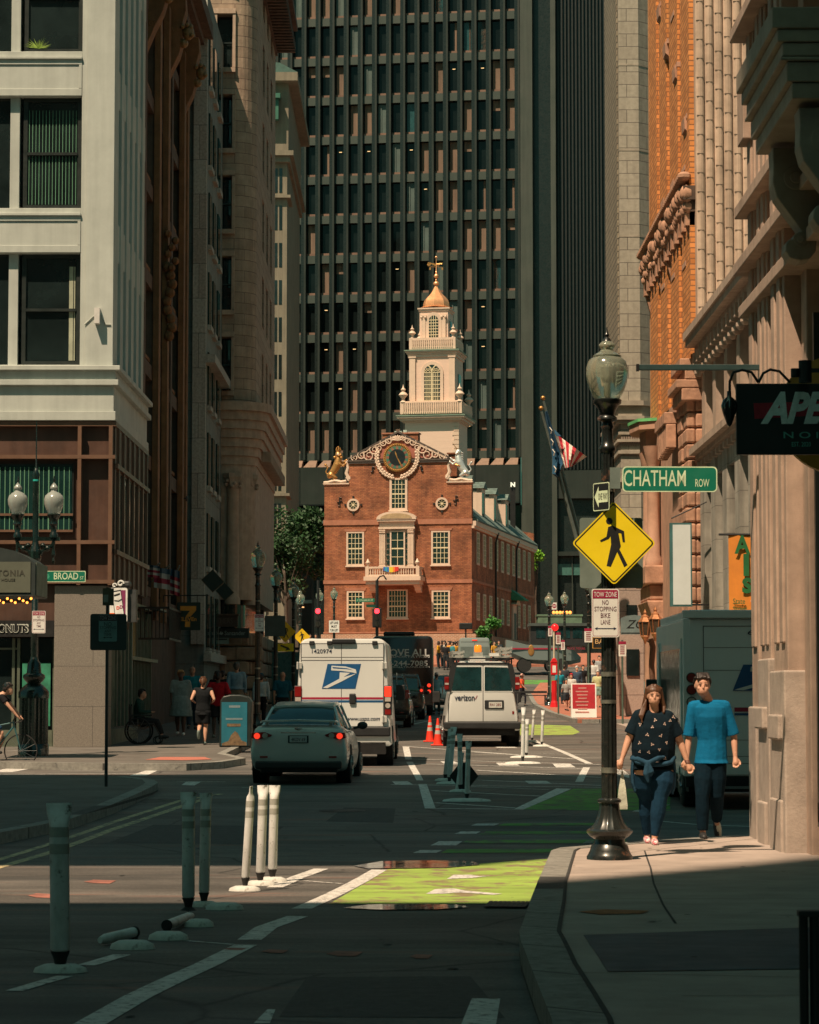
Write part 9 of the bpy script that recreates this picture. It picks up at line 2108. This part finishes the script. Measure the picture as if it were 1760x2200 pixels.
jc = {k: Vector(v) for k, v in dict(head=hd+Vector((-.10,0,.66)), neck=hd+Vector((-.22,0,.56)), chest=hd+Vector((-.38,0,.46)), waist=hd+Vector((-.55,0,.34)), hip=sd+Vector((-.06,0,.27)), shL=hd+Vector((-.22,.18,.50)), shR=hd+Vector((-.22,-.18,.50)), elL=hd+Vector((-.05,.22,.30)), elR=hd+Vector((-.05,-.22,.30)), haL=hd+Vector((.12,.2,.10)), haR=hd+Vector((.12,-.2,.10)),
 hpL=sd+Vector((-.02,.08,.22)), hpR=sd+Vector((-.02,-.08,.22)), knL=bb+Vector((.22,.09,.30)), knR=bb+Vector((.22,-.09,.42)), ftL=bb+Vector((-.02,.12,-.10)), ftR=bb+Vector((.05,-.12,.08))).items()}
Rz = Matrix.Rotation(math.radians(-90), 3, 'Z'); jc2 = {k: Rz @ v for k, v in jc.items()}
figure('cyclist in black helmet and dark jersey bent over the handlebar at the left edge', tuple(bxo), Hc, math.radians(90), jc2, CL((.015,.016,.02)), CL((.02,.06,.12)), SKN(0), HAIRB, SHOEK, build=1.0, sleeve=.3, legs='short', detail=1, hat=(M('helmet_black',(.015,.02,.02),.3,coat=.5), .055), tuck=.52)
# right plaza people
GR = 'tourists on the brick plaza at the right'
def rp(px, py, H, lab_, top, bot, skin=0, hair=HAIRB, rz=0, **k):
 p = stand(px, py); return figure(lab_, tuple(p), H, rz, walkpose(H, random.choice((.5,-.5,.3))), CL(top), CL(bot), skin, hair, group=GR, detail=0, **k)
rp(1217, 1527, 1.35, 'child in grey t-shirt and cap walking at the front of the plaza group', (.32,.34,.33), (.03,.04,.05), rz=.3, legs='short', hat=(CL((.12,.2,.2)), .05))
rp(1228, 1522, 1.55, 'person in white t-shirt and red cap beside the capped child', (.55,.55,.52), (.3,.35,.36), rz=-.2, legs='short', hat=(CL((.6,.02,.03)), .055))
rp(1203, 1512, 1.7, 'man in turquoise shirt with bag between the plaza sign posts', (.02,.25,.32), (.03,.05,.06), rz=.4, legs='long')
rp(1240, 1505, 1.75, 'person in white cap and navy jacket behind the sandwich board', (.05,.08,.12), (.05,.06,.08), rz=.1, sleeve=2, hat=(CL((.6,.6,.58)), .055))
rp(1213, 1500, 1.75, 'dark haired person in dark top further back on the plaza', (.04,.05,.06), (.04,.04,.05), rz=2.9)
rp(1285, 1520, 1.68, 'woman in yellow green top and white cap right of the sandwich board', (.50,.52,.28), (.25,.42,.36), rz=0, legs='short', hat=(CL((.6,.6,.55)), .055), hair=HAIRL)
rp(1297, 1512, 1.72, 'woman in dark top with sunglasses behind the near lamp post', (.12,.06,.05), (.3,.3,.3), rz=.1, hairstyle='long', hair=HAIRL)
rp(1276, 1490, 1.8, 'man in white t-shirt further back near the bar sign', (.5,.52,.5), (.1,.12,.15), rz=3, legs='short')
rp(1288, 1478, 1.78, 'person in pale grey shirt deepest in the plaza group', (.3,.33,.34), (.05,.06,.08), rz=.2)
rp(1253, 1500, 1.72, 'person in black shirt directly behind the sandwich board', (.02,.02,.02), (.05,.05,.05), rz=.5)
p = G(1122, 1517); figure('person in orange top and pink wide hat running across the street', tuple(p), 1.6, math.radians(60), walkpose(1.6, 1.3, 2), CL((.75,.11,.05)), CL((.02,.025,.03)), 1, HAIRB, detail=0, hat=(M('hat_pink',(.62,.36,.30),.8), .10), legs='tight')
p = G(938, 1535); figure('person in light blue shirt and white cap standing between the coach and the telecom van', tuple(p), 1.75, math.pi, J(1.75), CL((.16,.40,.50)), CL((.03,.05,.05)), 0, HAIRB, detail=0, hat=(CL((.6,.6,.6)), .055))
rc = random.Random(5)
cl_ = [(.65,.30,.02),(.03,.03,.03),(.02,.02,.02),(.60,.25,.03),(.05,.22,.24),(.62,.28,.03),(.35,.08,.04),(.45,.42,.38),(.02,.03,.03),(.6,.3,.05),(.03,.04,.05)]
desc = ['yellow shirt leftmost in the tour crowd below the statehouse','black shirt beside the leftmost yellow shirt','dark top with bag in the tour crowd','amber shirt in the middle of the tour crowd','teal shirt taller in the tour crowd','golden shirt next to the grey van','rust shirt at the back of the tour crowd','cream shirt in the tour crowd by the terrace','dark shirt against the terrace wall','amber shirt right of the grey van','dark shirt under the shrub right of the grey van']
for i, px in enumerate((942,950,958,964,972,978,968,955,984,1062,1072)):
 Yp = 166+rc.uniform(-1.5, 1.5); figure('tourist in '+desc[i], (fx(px,Yp), Yp, gl(Yp)), 1.75 if i != 4 else 1.9, rc.uniform(0,6), J(1.72), CL(cl_[i]), CL((.03,.035,.04)), rc.choice((0,1,2)), HAIRB, detail=0, group='tour crowd in front of the statehouse')
for px, py, c, l in ((667,1425,(.5,.55,.52),'distant pedestrian in white left of the lane sign'),(679,1420,(.1,.35,.4),'distant pedestrian in turquoise under the far red signal')):
 Yp = 172; figure(l, (fx(px,Yp), Yp, gl(Yp)+.14), 1.75, 0, J(1.75), CL(c), CL((.04,.04,.05)), 1, HAIRB, detail=0, group='distant pedestrians left of the statehouse')
# ================================================================ trees
def tree(name, label, loc, H, crown_c, crown_r, n, leaf, mat, trunk_r=.2, seed=1, group=None, lobes=14):
 R_ = random.Random(seed); t = thing(name, label, 'tree', loc, 0, group); cc = Vector(crown_c); mb = MB()
 top = cc-Vector((0,0,crown_r[2]*.2)); mb.tube([(0,0,0), tuple(top*.4+Vector((.1,0,0))), tuple(top)], [trunk_r, trunk_r*.75, trunk_r*.35], 8)
 LB_ = []
 for i in range(lobes):
  a = R_.uniform(0, 6.28); z = R_.uniform(-.75,.9); r = math.sqrt(1-z*z)*R_.uniform(.45,.85); p = cc+Vector((crown_r[0]*r*math.cos(a), crown_r[1]*r*math.sin(a), crown_r[2]*z*.85)); LB_.append((p, R_.uniform(.28,.45)*min(crown_r)))
  st_ = top*R_.uniform(.5,1); mb.tube([tuple(st_), tuple(st_.lerp(p,.5)+Vector((0,0,.15))), tuple(p)], [trunk_r*.3, trunk_r*.18, trunk_r*.06], 5)
 mb.build('trunk', M('bark_brown',(.08,.06,.045),.9,var=.4,scale=6,bump=.8,bscale=12), t, smooth=True)
 mb = MB()
 for i in range(n):
  c, r = R_.choice(LB_); d = Vector((R_.gauss(0,1), R_.gauss(0,1), R_.gauss(0,.8))).normalized()*r*R_.uniform(.5,1.25)**.7; p = c+d
  u = Vector((R_.gauss(0,1), R_.gauss(0,1), R_.gauss(0,.6))).normalized(); v = u.cross(Vector((R_.gauss(0,1),R_.gauss(0,1),R_.gauss(0,1)))).normalized(); s = leaf*R_.uniform(.6,1.3)
  mb.f([mb.v(p), mb.v(p+u*s*.5+v*s*.28), mb.v(p+u*s), mb.v(p+u*s*.5-v*s*.28)])
 mb.build('crown', mat, t); return t
def leafm(name, c, tr=.25):
 if name in MC: return MC[name]
 m = M(name, c, .6, var=.5, scale=1.2); return m
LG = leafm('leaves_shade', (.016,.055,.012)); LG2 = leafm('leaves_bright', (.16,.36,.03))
Yt = 200; s_ = Yt/F
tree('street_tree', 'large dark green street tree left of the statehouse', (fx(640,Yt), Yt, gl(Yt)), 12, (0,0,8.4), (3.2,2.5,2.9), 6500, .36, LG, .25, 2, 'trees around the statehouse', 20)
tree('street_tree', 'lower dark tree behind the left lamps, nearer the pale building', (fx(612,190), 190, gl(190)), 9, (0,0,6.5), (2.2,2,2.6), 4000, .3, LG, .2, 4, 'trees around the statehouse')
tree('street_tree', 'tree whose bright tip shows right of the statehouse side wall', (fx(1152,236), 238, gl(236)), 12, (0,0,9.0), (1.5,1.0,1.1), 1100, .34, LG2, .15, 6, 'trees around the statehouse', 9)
tree('shrub', 'sunlit young shrub in front of the statehouse corner beside the grey van', (fx(1056,170), 170, gl(170)), 3.4, (0,0,1.7), (.8,.8,1.4), 2200, .22, leafm('leaves_mid',(.06,.20,.035)), .07, 8, None, 10)
# low far things seen between the left pavement and the tree
t = thing('glass_storefront_block', 'dark glass storefront block with green canopy and lit ceilings beyond the left lamps', 'building', (-9, 240, gl(240))); mb = MB(); mb.box(-22, 0, 0, 6, 0, 12.5); mb.build('wall', M('storefront_dark',(.02,.028,.026),.4), t); mb = MB(); 
mb.box(-8, .02, -.4, -.01, 5.2, 5.5); mb.box(-10, 0, -.3, -.01, 9.5, 9.7); mb.build('pale_ledge', M('ledge_teal_white',(.28,.38,.33),.5), t)
for i in range(9): mb = MB(); mb.box(-7.5+i*.8, -7.1+i*.8, -.06, -.01, 7.6-(i % 3)*1.4, 7.7-(i % 3)*1.4); mb.build('ceiling_light', M('ceiling_amber',(1,.5,.2),.5,emis=(1,.5,.2,1.3)), t)
mb = MB(); mb.prism([(-6.6,3.4),(-1.5,3.4),(-3.5,4.9),(-5.2,4.4)], -1.6, -.01); mb.box(-6.2,-2,-1.5,-.02,.6,3.38); mb.build('green_canopy', M('canopy_green',(.03,.42,.12),.6,emis=(.02,.35,.10,.12)), t)
t = thing('bus_shelter', 'pale teal bus shelter panel on the left pavement behind the second lamp', 'shelter', (fx(615,112), 112, gl(112)+.14)); mb = MB(); mb.box(-.75,.75,0,.1,.2,2.5); mb.build('glass_panel', M('shelter_teal',(.06,.14,.13),.3), t); mb = MB(); mb.box(-.8,-.75,-.05,1.4,0,2.6); mb.box(.75,.8,-.05,1.4,0,2.6); mb.box(-.8,.8,-.05,1.4,2.6,2.7); mb.build('frame', SHOEK, t)
t = thing('park_bench', 'dark bench on the brick plaza edge behind the running person', 'bench', (fx(1140,128), 128, gl(128)+.14)); mb = MB(); mb.box(-.8,.8,-.2,.2,.42,.47); mb.build('seat', SHOEK, t); mb = MB(); mb.box(-.8,.8,.2,.25,.55,.66); mb.build('backrest', SHOEK, t)
for x in (-.7,.7): mb = MB(); mb.box(x-.03,x+.03,-.18,.2,0,.42); mb.build('leg', SHOEK, t)
